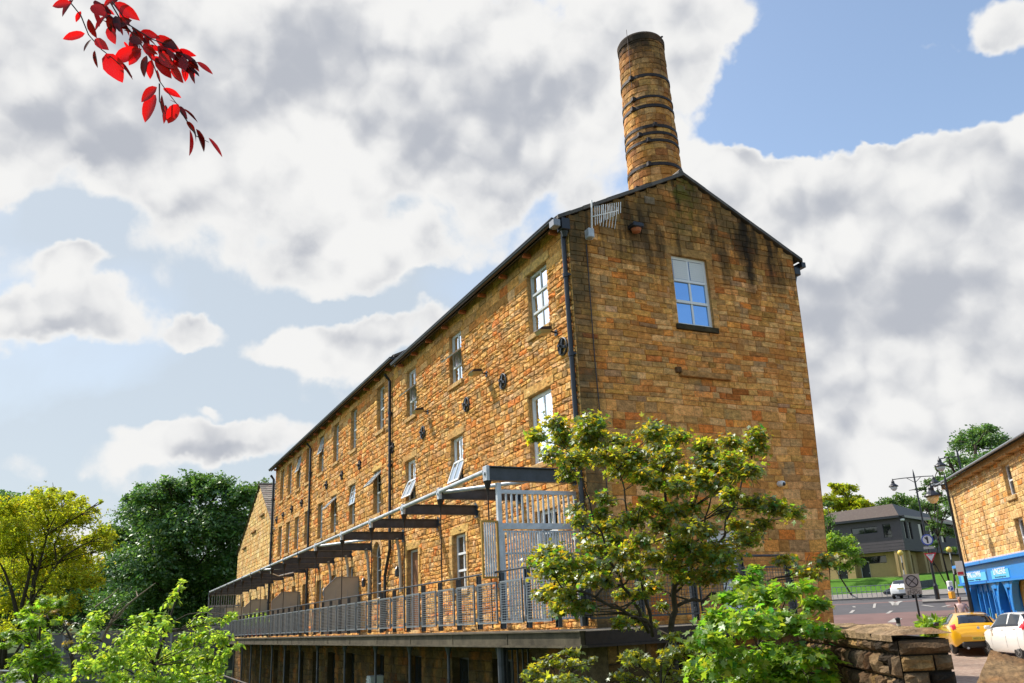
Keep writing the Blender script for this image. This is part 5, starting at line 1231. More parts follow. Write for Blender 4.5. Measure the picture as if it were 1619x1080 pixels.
# traffic island with keep left bollard and signs
isl = strip('traffic_island', M_pave, 58.3, 62.6, .0, 5.2, .13, 4, 6, th=.13)
tag(isl, kind='structure')
Pi = bearing(51.4, 59.7); Pc = np.array([Pi[0], Pi[1], street_z(Pi[0], Pi[1])+.12])
vdir = (CAM-Pc)*[1, 1, 0]; vdir /= np.linalg.norm(vdir); rgt = np.array([-vdir[1], vdir[0], 0])
def face(P_, zoff=0): return Matrix(((rgt[0], 0, vdir[0], P_[0]), (rgt[1], 0, vdir[1], P_[1]), (0, 1, 0, P_[2]+zoff), (0, 0, 0, 1)))
def disc(b, M4, r0, r1, z0, z1, n=28, a0=0, tri=False):
    if r0 <= 0: pts = [(r1*math.cos(2*math.pi*i/n+a0), r1*math.sin(2*math.pi*i/n+a0)) for i in range(n)]; vs = [tuple(M4@Vector((x, y, z0))) for x, y in pts]+[tuple(M4@Vector((x, y, z1))) for x, y in pts]; b.add(vs, [tuple(range(n)), tuple(range(2*n-1, n-1, -1))]+[(i, (i+1) % n, n+(i+1) % n, n+i) for i in range(n)])
    else:
        vs = []
        for i in range(n):
            c, s = math.cos(2*math.pi*i/n+a0), math.sin(2*math.pi*i/n+a0)
            for (q, z) in ((r0, z0), (r1, z0), (r1, z1), (r0, z1)): vs.append(tuple(M4@Vector((c*q, s*q, z))))
        fs = []
        for i in range(n):
            j = (i+1) % n
            for k in range(4): fs.append((i*4+k, j*4+k, j*4+(k+1) % 4, i*4+(k+1) % 4))
        b.add(vs, fs)
def quad3(b, M4, x0, x1, y0, y1, z0, z1):
    vs = [tuple(M4@Vector(p)) for p in ((x0, y0, z0), (x1, y0, z0), (x1, y1, z0), (x0, y1, z0), (x0, y0, z1), (x1, y0, z1), (x1, y1, z1), (x0, y1, z1))]
    b.add(vs, [(0, 3, 2, 1), (4, 5, 6, 7), (0, 1, 5, 4), (1, 2, 6, 5), (2, 3, 7, 6), (3, 0, 4, 7)])
M_sgrey = plain('grey_sign_face', (.48, .47, .42), .6, 0, .3, .12, 5); M_sdark = plain('dark_grey_sign_ink', (.035, .035, .035), .6); M_sred = plain('sign_red', (.55, .03, .04), .5); M_sblue = plain('sign_blue', (.03, .07, .42), .4); M_syel = plain('sign_orange', (.85, .36, .02), .45); M_swhite = plain('sign_white', (.75, .75, .73), .5)
# bollard
bo = empty('keep_left_bollard', Pc+rgt*.75, 'white and orange keep left bollard on the traffic island', 'bollard')
I4 = Matrix(((rgt[0], 0, vdir[0], 0), (rgt[1], 0, vdir[1], 0), (0, 1, 0, 0), (0, 0, 0, 1)))
b = MB(); b.cbox(-.17, .17, -.14, .14, 0, .42, .04); b.build('base', M_syel, bo); b = MB(); b.cbox(-.16, .16, -.13, .13, .42, 1.05, .05); b.build('shell', M_swhite, bo)
b = MB(); disc(b, I4@Matrix.Translation((0, .62, .14)), 0, .14, 0, .03); o = b.build('blue_disc', M_sblue, bo); b = MB(); quad3(b, I4@Matrix.Translation((0, .62, .172))@Matrix.Rotation(-.785, 4, 'Z'), -.018, .018, -.09, .09, 0, .004); quad3(b, I4@Matrix.Translation((0, .62, .172)), -.085, .0, -.085, -.055, .001, .006); b.build('arrow', M_swhite, o)
# signs on the lamp column
sg = empty('give_way_sign', Pc+vdir*.12+np.array([0, 0, 2.55]), 'red and white give way triangle on the lamp column over the traffic island', 'sign')
M4 = I4
def tri(b, M, s, z0, z1): 
    pts = [(-s, s*.58), (s, s*.58), (0, -s*1.15)]; vs = [tuple(M@Vector((x, y, z0))) for x, y in pts]+[tuple(M@Vector((x, y, z1))) for x, y in pts]; b.add(vs, [(0, 1, 2), (5, 4, 3), (0, 3, 4, 1), (1, 4, 5, 2), (2, 5, 3, 0)])
b = MB(); tri(b, I4, .36, 0, .015); b.build('plate', M_sred, sg); b = MB(); tri(b, I4@Matrix.Translation((0, -.01, .0)), .24, .019, .022); b.build('white_panel', M_swhite, sg)
text_mesh('lettering', 'GIVE WAY', .09, I4@Matrix.Translation((0, .08, .026)), M_sdark, sg, .001, width=.27)
sg = empty('no_entry_plate', Pc+vdir*.12+np.array([0, 0, 3.55]), 'round white rimmed sign above the give way triangle on the lamp column', 'sign')
b = MB(); disc(b, I4, 0, .34, 0, .015); b.build('plate', M_swhite, sg); b = MB(); disc(b, I4, .27, .335, .016, .022); b.build('rim', M_sblue, sg); b = MB(); quad3(b, I4, -.05, .05, -.2, .2, .017, .022); quad3(b, I4@Matrix.Rotation(.7, 4, 'Z'), -.04, .04, .0, .2, .023, .026); b.build('arrow', M_sdark, sg)
b = MB(); quad3(b, I4, -.3, .3, -.55, -.40, 0, .015); b.build('supplementary_plate', M_sgrey, sg)
# restricted zone ends sign
Pz = bearing(50.2, 48.7); Pz = np.array([Pz[0], Pz[1], street_z(Pz[0], Pz[1])]); zs = empty('zone_sign', Pz, 'grey sign reading Zone ENDS under a crossed circle, on a dark post', 'sign')
b = MB(); b.tube([(0, 0, 0), (0, 0, 2.0)], .05, 8); b.build('post', M_black, zs)
S4 = Matrix.Rotation(0, 4, 'Z')@I4@Matrix.Translation((-.05, 1.50, .06))
b = MB(); quad3(b, S4, -.38, .38, -.43, .55, 0, .02); pl = b.build('plate', M_sgrey, zs)
b = MB(); disc(b, S4@Matrix.Translation((0, .20, .022)), .25, .30, 0, .004); quad3(b, S4@Matrix.Translation((0, .20, .022))@Matrix.Rotation(.785, 4, 'Z'), -.025, .025, -.25, .25, 0, .004); quad3(b, S4@Matrix.Translation((0, .20, .027))@Matrix.Rotation(-.785, 4, 'Z'), -.018, .018, -.25, .25, 0, .004); quad3(b, S4, -.37, .37, -.135, -.12, .022, .026); b.build('crossed_circle', M_sdark, pl)
b = MB(); disc(b, S4@Matrix.Translation((0, .20, .0205)), 0, .25, 0, .001); b.build('faded_disc', plain('faded_blue_grey', (.36, .36, .36), .6), pl)
text_mesh('lettering', 'Zone', .17, S4@Matrix.Translation((0, -.2, .024)), M_sdark, pl, .002, width=.36); text_mesh('lettering', 'ENDS', .21, S4@Matrix.Translation((0, -.345, .024)), M_sdark, pl, .002, width=.58)
for (azd, d, lb) in ((49.8, 76, 'left'), (52.45, 76, 'right')):
    P_ = bearing(azd, d); P_[2] = street_z(P_[0], P_[1])+.05; o = empty('belisha_beacon', P_, 'amber globe crossing beacon on a post, %s of the two before the civic building' % lb, 'beacon', 'crossing beacons'); b = MB()
    for k in range(6): b.mi = k % 2; b.tube([(0, 0, k*.55), (0, 0, (k+1)*.55)], .045, 8)
    b.mi = 0
    b.build('post', [M_black, M_sgrey], o); b = MB(); b.lathe((0, 0, 3.5), [(.22*math.sin(math.pi*k/10)+.001, -.22*math.cos(math.pi*k/10)) for k in range(11)], 16); b.build('globe', plain('amber_globe', (.75, .55, .10), .3), o, smooth=True)
Pb = bearing(49.0, 43); o = empty('short_bollard', (Pb[0], Pb[1], street_z(Pb[0], Pb[1])), 'short dark bollard showing just above the rubble wall', 'bollard'); b = MB(); b.lathe((0, 0, 0), [(.09, 0), (.09, .75), (.11, .76), (.11, .82), (.06, .86)], 12); b.build('shaft', M_black, o); b = MB(); b.lathe((0, 0, .5), [(.093, 0), (.093, .1)], 12); b.build('band', M_sgrey, o)
Ps = bearing(52.8, 40.8, 0); o = empty('parking_sign', (Ps[0], Ps[1], -1.6), 'small white sign on the lamp post left of the shop', 'sign'); b = MB(); quad3(b, I4@Matrix.Translation((0, 2.85, .1)), -.14, .14, -.3, .3, 0, .02); b.build('plate', M_swhite, o); b = MB(); quad3(b, I4@Matrix.Translation((0, 2.7, .122)), -.11, .11, -.1, .02, 0, .003); b.build('stripe', M_sred, o)

# ------------------------------------------------------------------ cars
M_carglass = glass_mat('car_glass', (.5, .55, .6), .14, (.012, .013, .015))
def cr1(a, b_, c, d, t): return .5*((2*b_)+(-a+c)*t+(2*a-5*b_+4*c-d)*t*t+(-a+3*b_-3*c+d)*t*t*t)
class CarBody:
    """x: 0 at the rear bumper, L at the nose; ring: 7 points from sill to roof centre on one side"""
    def __init__(s, st_): s.st = st_
    def ring(s, i):
        x, zs_, zw, zbelt, wb, zt_, wt = s.st[max(0, min(len(s.st)-1, i))]
        k = .5*(zs_+zbelt)
        return [(x, wb*.90, zs_), (x, wb*.985, zs_+.12), (x, wb, k), (x, wb*.975, zbelt-.05), (x, wb*.93, zbelt), (x, wt, zt_-.045), (x, wt*.8, zt_-.01), (x, 0, zt_)]
    def p(s, a, v, off=0.0, side=1):
        i = int(math.floor(a)); t = a-i; R_ = [s.ring(i-1), s.ring(i), s.ring(i+1), s.ring(i+2)]
        def rp(R): j = min(int(v), 6); f = v-j; return [R[j][k]*(1-f)+R[j+1][k]*f for k in range(3)]
        q = [rp(R) for R in R_]; o = [cr1(q[0][k], q[1][k], q[2][k], q[3][k], t) if k != 0 else q[1][0]*(1-t)+q[2][0]*t for k in range(3)]
        return Vector((o[0], o[1]*side, o[2]))
    def n(s, a, v, side):
        e = .05; A = s.p(min(a+e, len(s.st)-1.001), v, side=side)-s.p(max(a-e, 0), v, side=side); B = s.p(a, min(v+e, 7), side=side)-s.p(a, max(v-e, 0), side=side)
        n_ = A.cross(B); 
        if n_.length < 1e-9: return Vector((0, 0, 1))
        n_.normalize(); c = s.p(a, v, side=side)-Vector((s.st[len(s.st)//2][0], 0, .6))
        return n_ if n_.dot(c) > 0 else -n_
    def patch(s, mb, a0, a1, v0, v1, off, side, na=6, nv=3, skew=0, skew2=0):
        vs = []
        for j in range(nv+1):
            for i in range(na+1):
                v = v0+(v1-v0)*j/nv; f = j/nv; a = (a0+skew*f)+((a1-skew2*f)-(a0+skew*f))*i/na
                vs.append(tuple(s.p(a, v, side=side)+s.n(a, v, side)*off))
        W_ = na+1; mb.add(vs, [(j*W_+i, j*W_+i+1, (j+1)*W_+i+1, (j+1)*W_+i) for j in range(nv) for i in range(na)])
def build_car(name, label, stt, paint, P_, heading, wheels, rear, tyre_r=.31, windows=(), tail=None, plate=None, rlow=None, extra=None, coupe=True, windscreen=None, backlight=None):
    """heading: bearing of the nose in degrees"""
    a = math.radians(heading); root = empty(name, P_, label, 'car', None, math.pi/2-a)
    B = CarBody(stt); L_ = stt[-1][0]; n_ = len(stt)-1
    b = MB(); per = 4; vs = []; ring = 15; rows = n_*per+1
    for i in range(rows):
        aa = min(i/per, n_-1e-4)
        for j in range(-7, 8): vs.append(tuple(B.p(aa, 7-abs(j), side=-1 if j < 0 else 1)-Vector((L_/2, 0, 0))))
    fs = [(i*ring+j, i*ring+j+1, (i+1)*ring+j+1, (i+1)*ring+j) for i in range(rows-1) for j in range(ring-1)]+[tuple(range(ring)), tuple((rows-1)*ring+j for j in range(ring-1, -1, -1))]
    b.add(vs, fs); body = b.build('body', paint, root, smooth=True)
    sh_ = Vector((-L_/2, 0, 0)); X = lambda mb: setattr(mb, 'v', [(p[0]-L_/2, p[1], p[2]) for p in mb.v])
    for (a0, a1, v0, v1, sk, sk2) in windows:
        for side in (1, -1):
            b = MB(); B.patch(b, a0, a1, v0, v1, .006, side, 8, 4, sk, sk2); X(b); b.build('side_window', M_carglass, body)
    for side in (1, -1):
        for a_ in {round(w_[0], 2) for w_ in windows}|{round(max(w_[1] for w_ in windows)-.1, 2)}:
            b = MB(); B.patch(b, a_-.012, a_+.012, .9, 4.2, .004, side, 1, 6); X(b); b.build('door_gap', M_black, body)
        b = MB(); B.patch(b, min(w_[0] for w_ in windows)-.12, max(w_[1] for w_ in windows)+.12, 4.12, 4.28, .007, side, 12, 1); X(b); b.build('window_trim', M_black, body)
        for w_ in windows:
            q = B.p(w_[0]+.35, 3.3, side=side)-Vector((L_/2, 0, 0)); h = MB(); h.cbox(q.x-.09, q.x+.09, min(q.y, q.y+side*.03), max(q.y, q.y+side*.03), q.z-.015, q.z+.015, .008); h.build('door_handle', paint, body)
    hg = MB()
    for side in (1, -1): B.patch(hg, 1.62, 1.66, 3.6, 7, .004, side, 1, 6)
    X(hg); hg.build('hatch_gap', M_black, body)
    wp = MB(); q = B.p(backlight[0]+.1, 7)-Vector((L_/2, 0, 0)); wp.tube([q+Vector((-.03, 0, .02)), q+Vector((.06, .22, .10))], .009, 5); wp.build('wiper', M_black, body)
    for nm, w in (('windscreen', windscreen), ('rear_window', backlight)):
        b = MB(); 
        for side in (1, -1): B.patch(b, w[0], w[1], w[2], 7, .008, side, 6, 6)
        X(b); b.build(nm, M_carglass, body)
    for (x, y) in wheels:
        for side in (1, -1):
            ar = MB(); ar.lathe((x-L_/2, side*(y+.004), tyre_r+.02), [(tyre_r+.055, -.10), (tyre_r+.055, .012)], 24, (0, side, 0)); ar.build('wheel_arch', M_black, body)
            w = MB(); w.lathe((x-L_/2, side*(y-.17), tyre_r), [(tyre_r*.7, 0), (tyre_r*.97, .01), (tyre_r, .04), (tyre_r, .17), (tyre_r*.96, .205), (tyre_r*.72, .21)], 28, (0, side, 0)); wo_ = w.build('wheel', plain('tyre_rubber', (.018, .018, .018), .9), root)
            w = MB(); c = Vector((x-L_/2, side*(y+.028), tyre_r)); w.lathe(c, [(tyre_r*.72, .012), (tyre_r*.66, .016), (tyre_r*.64, -.03)], 28, (0, side, 0), cap=False); w.lathe(c, [(tyre_r*.64, -.03), (.07, -.02), (.06, .012), (.02, .02)], 28, (0, side, 0), col=(.25, .25, .25))
            for k in range(5):
                t = 2*math.pi*k/5; w.bar(c+Vector((0, side*.005, 0))+Vector((math.cos(t), 0, math.sin(t)))*.04, c+Vector((math.cos(t), 0, math.sin(t)))*tyre_r*.66, .05, .02, up=(0, 1, 0))
            w.build('rim', plain('alloy_rim', (.30, .31, .33), .35, .8), wo_)
    for (a0, a1, v0, v1) in tail:
        for side in (1, -1):
            b = MB(); B.patch(b, a0, a1, v0, v1, .012, side, 6, 4); X(b); b.build('tail_light', plain('tail_light_red', (.55, .015, .02), .2, coat=.6), body)
    if rear: rear(root, body, B, L_)
    for side in (1, -1):
        m_ = MB(); x, y, z = extra; m_.cbox(x-L_/2-.09, x-L_/2+.05, min(side*y, side*(y+.2)), max(side*y, side*(y+.2)), z, z+.14, .035); m_.build('mirror', paint if paint is not M_yel else M_black, body)
        h = MB(); h.cbox(L_-.55-L_/2, L_-.2-L_/2, min(side*.50, side*.72), max(side*.50, side*.72), .60, .74, .03); h.build('headlight', M_white, body)
    return root
M_yel = plain('yellow_car_paint', (.80, .42, .01), .28, 0, .5, coat=1.0); M_wcar = plain('white_car_paint', (.78, .78, .76), .3, 0, .5, coat=1.0); M_plate = plain('yellow_number_plate', (.62, .48, .05), .5); M_bump = plain('black_bumper_plastic', (.02, .02, .021), .65)
def rear_std(pl_z, lower=True, txt='NX12 KFO', wbox=.62, badge=True):
    def f(root, body, B, L_):
        if lower: b = MB(); b.cbox(-L_/2-.025, -L_/2+.18, -wbox, wbox, .20, .42, .05); b.build('bumper', M_bump, body)
        b = MB(); b.cbox(-L_/2-.045, -L_/2-.02, -.26, .26, pl_z, pl_z+.11, .004); p = b.build('number_plate', M_plate, body)
        M4 = Matrix(((0, 0, -1, -L_/2-.049), (-1, 0, 0, 0), (0, 1, 0, pl_z+.055), (0, 0, 0, 1))); text_mesh('lettering', txt, .09, M4, M_sdark, p, .001, width=.44)
        if badge: b = MB(); b.lathe((-L_/2-.0, 0, pl_z+.42), [(.05, 0), (.05, .02)], 14, (-1, 0, 0)); b.build('badge', M_galv, body)
        b = MB(); b.lathe((-L_/2+.15, .45, .2), [(.04, 0), (.04, .2)], 10, (-1, 0, 0)); b.build('exhaust', M_galv, body)
    return f
#        x    zsill zw  zbelt wb   ztop  wt
coupe = [(0, .42, 0, .72, .62, .76, .55), (.10, .28, 0, .86, .84, .92, .66), (.22, .24, 0, 1.00, .90, 1.06, .62), (.60, .22, 0, 1.02, .925, 1.34, .54), (1.15, .20, 0, 1.00, .93, 1.455, .56), (1.8, .20, 0, .98, .925, 1.48, .58), (2.4, .20, 0, .96, .92, 1.42, .57), (2.95, .20, 0, .94, .915, 1.16, .62), (3.35, .20, 0, .90, .91, .98, .70), (3.9, .22, 0, .80, .88, .88, .66), (4.3, .26, 0, .66, .78, .72, .55), (4.45, .36, 0, .52, .55, .56, .4)]
Py = bearing(52.6, 38.6); Py[2] = street_z(Py[0], Py[1])+.02
build_car('parked_car', 'yellow three door coupe seen from behind, parked left of the shopfront', [(q[0], q[1], 0, q[3]*.96, q[4], q[5]*.95, q[6]) for q in coupe], M_yel, Py, 44, [(.82, .86), (3.45, .85)], rear_std(.46), .34,
          windows=[(4.0, 6.9, 4.25, 5.2, .15, .9)], windscreen=(6.2, 7.7, 5.1), backlight=(2.15, 3.35, 5.15), tail=[(1.15, 2.35, 3.3, 4.6)], extra=(2.95, .9, .92))
city = [(0, .40, 0, .80, .60, .84, .52), (.07, .28, 0, .92, .76, .98, .60), (.16, .24, 0, 1.02, .79, 1.12, .58), (.42, .22, 0, 1.02, .80, 1.42, .54), (.85, .20, 0, 1.00, .805, 1.485, .55), (1.45, .20, 0, .98, .805, 1.50, .56), (2.05, .20, 0, .96, .80, 1.44, .55), (2.5, .20, 0, .94, .795, 1.18, .60), (2.85, .20, 0, .90, .79, 1.00, .66), (3.2, .22, 0, .80, .77, .88, .62), (3.5, .26, 0, .68, .70, .74, .52), (3.6, .36, 0, .54, .5, .58, .4)]
Pw = bearing(55.25, 35.6); Pw[2] = street_z(Pw[0], Pw[1])+.02
build_car('parked_car', 'small white five door hatchback with its left side towards us at the right edge', city, M_wcar, Pw, 31, [(.62, .75), (2.98, .75)], rear_std(.62, txt='YK11 HVD'), .29,
          windows=[(3.1, 4.6, 4.25, 5.2, .1, .1), (4.75, 7.0, 4.25, 5.2, .0, .95)], windscreen=(6.2, 7.7, 5.1), backlight=(2.2, 3.2, 5.15), tail=[(1.3, 2.5, 3.5, 5.0)], extra=(2.4, .78, .94))
Pf = bearing(49.75, 83); Pf[2] = street_z(Pf[0], Pf[1])+.03
build_car('distant_car', 'white hatchback driving away at the far junction, half behind the zone sign', [(q[0]*1.1, q[1], 0, q[3], q[4]*1.12, q[5], q[6]*1.15) for q in city], M_wcar, Pf, 62, [(.68, .84), (3.28, .84)], rear_std(.72, txt='PE60 LMV', wbox=.75), .31,
          windows=[(3.1, 4.6, 4.25, 5.2, .1, .1), (4.75, 7.0, 4.25, 5.2, .0, .95)], windscreen=(6.2, 7.7, 5.1), backlight=(2.2, 3.2, 5.15), tail=[(1.0, 2.4, 3.4, 4.6)], extra=(2.64, .86, .94))
# dark car at the lower left edge, mostly out of frame
Pd = at(-14, 1086, 30)
build_car('parked_car', 'dark car in the bottom left corner, only its roof and screen in view', city, plain('dark_car_paint', (.05, .06, .08), .3, coat=1), (float(Pd[0]), float(Pd[1]), -2.25), 120, [(.62, .75), (2.98, .75)], rear_std(.62, txt='FD08 ZRA'), .29,
          windows=[(3.1, 4.6, 4.25, 5.2, .1, .1), (4.75, 7.0, 4.25, 5.2, .0, .95)], windscreen=(6.2, 7.7, 5.1), backlight=(2.2, 3.2, 5.15), tail=[(1.0, 2.9, 3.2, 5.0)], extra=(2.4, .78, .94))

# ------------------------------------------------------------------ woman behind the yellow car
Pp = bearing(52.45, 42.0); Pp[2] = street_z(Pp[0], Pp[1])+.02
pe = empty('person', Pp, 'woman in a pale pink top walking towards us behind the yellow car', 'person', None, math.pi/2-math.radians(52.6)+math.pi)
def skin_fig(name, joints, edges, mat, parent, sub_=2, root=0):
    me = bpy.data.meshes.new(name); me.from_pydata([j[:3] for j in joints], edges, []); o = bpy.data.objects.new(name, me); COL.objects.link(o)
    sk_ = o.modifiers.new('skin', 'SKIN'); 
    if not me.skin_vertices: me.skin_vertices.new()
    for i, j in enumerate(joints):
        sv = me.skin_vertices[0].data[i]; sv.radius = (j[3], j[4] if len(j) > 4 else j[3]); sv.use_root = (i == root)
    ss = o.modifiers.new('sub', 'SUBSURF'); ss.levels = sub_; ss.render_levels = sub_
    dg = bpy.context.evaluated_depsgraph_get(); m2 = bpy.data.meshes.new_from_object(o.evaluated_get(dg)); COL.objects.unlink(o); bpy.data.objects.remove(o)
    m2.materials.clear(); m2.materials.append(mat); m2.polygons.foreach_set('use_smooth', [True]*len(m2.polygons)); q = bpy.data.objects.new(name, m2); COL.objects.link(q); q.parent = parent; return q
M_skin = plain('skin', (.50, .27, .19), .5); M_top = plain('pale_pink_top', (.72, .50, .48), .8); M_jean = plain('blue_jeans', (.06, .09, .18), .85); M_hair = plain('auburn_hair', (.16, .06, .025), .6)
J = [(0, 0, .92, .13, .10), (0, 0, 1.12, .11, .09), (.0, 0, 1.32, .15, .10), (0, 0, 1.43, .06, .06), (.01, 0, 1.49, .045, .045), (.015, 0, 1.56, .072, .07), (.01, 0, 1.62, .078, .075), (.0, 0, 1.68, .05, .05),
     (0, .17, 1.37, .055), (.03, .22, 1.12, .042), (.13, .23, .90, .030), (.16, .23, .84, .026), (0, -.17, 1.37, .055), (-.02, -.22, 1.12, .042), (.05, -.24, .88, .030), (.06, -.24, .82, .026),
     (.02, .09, .86, .085), (.10, .10, .48, .055), (.02, .10, .09, .038), (.12, .10, .04, .03), (-.02, -.09, .86, .085), (-.03, -.10, .48, .055), (-.16, -.10, .12, .038), (-.06, -.10, .04, .03)]
E_ = [(0, 1), (1, 2), (2, 3), (3, 4), (4, 5), (5, 6), (6, 7), (2, 8), (8, 9), (9, 10), (10, 11), (2, 12), (12, 13), (13, 14), (14, 15), (0, 16), (16, 17), (17, 18), (18, 19), (0, 20), (20, 21), (21, 22), (22, 23)]
# fingers on both hands
for (w, sy) in ((11, 1), (15, -1)):
    bx_, by_, bz_ = J[w][:3]; palm = len(J); J.append((bx_+.01, by_, bz_-.055, .03, .014)); E_.append((w, palm))
    for k, (o_, l_) in enumerate(((-.026, .060), (-.009, .070), (.009, .066), (.026, .052))):
        a = len(J); J.append((bx_+.012+o_, by_, bz_-.095, .0085)); J.append((bx_+.018+o_, by_-sy*.012, bz_-.095-l_*.5, .0078)); J.append((bx_+.018+o_, by_-sy*.03, bz_-.095-l_, .0065)); E_ += [(palm, a), (a, a+1), (a+1, a+2)]
    a = len(J); J.append((bx_+.045, by_-sy*.01, bz_-.05, .010)); J.append((bx_+.06, by_-sy*.018, bz_-.09, .008)); E_ += [(palm, a), (a, a+1)]
skin_fig('body', J, E_, M_skin, pe)
skin_fig('top', [(0, 0, .95, .145, .112), (0, 0, 1.12, .125, .10), (0, 0, 1.32, .165, .112), (0, 0, 1.41, .085, .075), (0, .17, 1.37, .068), (.02, .205, 1.22, .06), (0, -.17, 1.37, .068), (-.01, -.205, 1.22, .06)], [(0, 1), (1, 2), (2, 3), (2, 4), (4, 5), (2, 6), (6, 7)], M_top, pe)
skin_fig('jeans', [(0, 0, .94, .14, .11), (.02, .09, .86, .098), (.10, .10, .48, .068), (.03, .10, .14, .055), (-.02, -.09, .86, .098), (-.03, -.10, .48, .068), (-.15, -.10, .17, .055)], [(0, 1), (1, 2), (2, 3), (0, 4), (4, 5), (5, 6)], M_jean, pe)
skin_fig('hair', [(-.03, 0, 1.70, .07, .08), (-.055, 0, 1.64, .075, .085), (-.065, 0, 1.56, .06, .08), (-.06, 0, 1.47, .04, .07), (-.01, .065, 1.62, .025), (-.01, -.065, 1.62, .025)], [(0, 1), (1, 2), (2, 3), (1, 4), (1, 5)], M_hair, pe)
f = MB()
for s in (1, -1): f.lathe((.078, s*.030, 1.60), [(.012, 0), (.010, .008), (.002, .011)], 8, (1, 0, 0))
f.build('eyes', M_sdark, pe); f = MB(); f.tube([(.075, 0, 1.60), (.098, 0, 1.57), (.082, 0, 1.56)], [.008, .012, .008], 6); f.build('nose', M_skin, pe); f = MB(); f.cbox(.070, .086, -.022, .022, 1.528, 1.538, .003); f.build('mouth', M_sred, pe)
bg_ = empty('shoulder_bag', Pp+np.array([0, 0, 1.0]), 'small pale bag on the shoulder of the woman behind the yellow car', 'bag'); f = MB(); f.cbox(-.08, .08, .27, .37, -.05, .22, .03); f.build('pouch', M_panel, bg_); f = MB(); f.tube([(0, .3, .2), (0, .22, .40), (0, .3, .21)], .01, 5); f.build('strap', M_hair, bg_); bg_.rotation_euler = pe.rotation_euler
# ------------------------------------------------------------------ foliage
def palmate():
    pts = []
    for k, (ang, L_) in enumerate(((-128, .52), (-62, .82), (0, 1.0), (62, .82), (128, .52))):
        a = math.radians(ang); w = .17
        if k == 0: pts.append((-.05, -.10, 0))
        def P(r, da): return (math.sin(a+da)*r, .28+math.cos(a+da)*r, 0)
        pts += [P(L_*.60, -.36), P(L_*.82, -.17), P(L_, 0), P(L_*.82, .17), P(L_*.60, .36)]
        if k < 4:
            am = math.radians((ang+(-62, 0, 62, 128)[k])/2); pts.append((math.sin(am)*.44, .28+math.cos(am)*.44, 0))
    c = (0, .28, -.05); v = [c]+[(x*.62, y*.62, -.10*(abs(x))-.05*max(0, y-.6)) for x, y, z in pts]; n = len(pts)
    return np.array(v), [(0, i+1, (i+1) % n+1) for i in range(n)]
def palm_lo():
    v = [(0, .15, -.02)]; f = []
    for ang, L_ in ((-115, .5), (-90, .22), (-55, .62), (-28, .28), (0, .72), (28, .28), (55, .62), (90, .22), (115, .5), (180, .12)):
        a = math.radians(ang); v.append((math.sin(a)*L_, .15+math.cos(a)*L_, -.16*abs(math.sin(a))*L_-.05))
    n = len(v)-1; return np.array(v), [(0, i+1, (i+1) % n+1) for i in range(n)]
def ovate(w=.28, fold=.10, curl=.10):
    y = (0, .18, .45, .75, 1.0); ww = (0.02, w*.8, w, w*.6, 0.0); v = []
    for k in range(5): v += [(-ww[k], y[k], fold*ww[k]/w-curl*y[k]**2), (0, y[k], -curl*y[k]**2), (ww[k], y[k], fold*ww[k]/w-curl*y[k]**2)]
    f = []
    for k in range(4): f += [(3*k, 3*k+1, 3*k+4, 3*k+3), (3*k+1, 3*k+2, 3*k+5, 3*k+4)]
    return np.array(v), f
def tuft(n=5, seed=1):
    """a small spray of leaf blades for distant crowns"""
    q = np.random.default_rng(seed); v = []; f = []
    for k in range(n):
        a = q.uniform(0, 6.28); r_ = q.uniform(.1, .75); c = np.array([math.cos(a)*r_, math.sin(a)*r_, q.uniform(-.25, .25)]); d = q.normal(size=3); d[2] *= .5; d /= np.linalg.norm(d); e = np.cross(d, q.normal(size=3)); e /= np.linalg.norm(e)
        L_ = q.uniform(.35, .6); b = len(v); v += [c-d*L_*.5, c+e*L_*.28, c+d*L_*.5, c-e*L_*.28]; f.append((b, b+1, b+2, b+3))
    return np.array(v), f
PALM, PLO, OVA, TUFT = palmate(), palm_lo(), ovate(), [tuft(5, s) for s in range(4)]
NARR = ovate(.24, .08, .2)
def foliage(name, mat, parent, tmpl, pos, nrm_, size, tint, g=rng, origin=None, hang=.0):
    """pos (n,3), nrm_ (n,3) leaf normals, size (n,), tint (n,3)"""
    T, Fc = tmpl; n = len(pos); N_ = nrm_/np.linalg.norm(nrm_, axis=1, keepdims=True)
    a = g.normal(size=(n, 3)); a[:, 2] -= hang*1.5; a -= N_*(a*N_).sum(1, keepdims=True); a /= np.linalg.norm(a, axis=1, keepdims=True); b = np.cross(a, N_)
    V = pos[:, None, :]+size[:, None, None]*(T[None, :, 0:1]*b[:, None, :]+T[None, :, 1:2]*a[:, None, :]+T[None, :, 2:3]*N_[:, None, :])
    if origin is not None: V = V-np.array(origin)
    k = len(T); V = V.reshape(-1, 3); L_ = [len(f) for f in Fc]; idx = np.concatenate([np.array(f) for f in Fc]); tot = len(idx)
    I = (idx[None, :]+np.arange(n)[:, None]*k).ravel()
    me = bpy.data.meshes.new(name); me.vertices.add(len(V)); me.vertices.foreach_set('co', V.astype(np.float32).ravel())
    me.loops.add(len(I)); me.loops.foreach_set('vertex_index', I.astype(np.int32)); me.polygons.add(n*len(Fc))
    ls = np.tile(np.array(L_), n); st_ = np.concatenate([[0], np.cumsum(ls)[:-1]]); me.polygons.foreach_set('loop_start', st_.astype(np.int32)); me.polygons.foreach_set('loop_total', ls.astype(np.int32))
    me.update(calc_edges=True)
    ca_ = me.color_attributes.new('col', 'FLOAT_COLOR', 'CORNER'); C4 = np.ones((len(I), 4), np.float32); C4[:, :3] = np.repeat(tint, tot, axis=0); ca_.data.foreach_set('color', C4.ravel())
    me.materials.append(mat); me.polygons.foreach_set('use_smooth', [True]*len(me.polygons))
    o = bpy.data.objects.new(name, me); COL.objects.link(o); o.parent = parent; return o
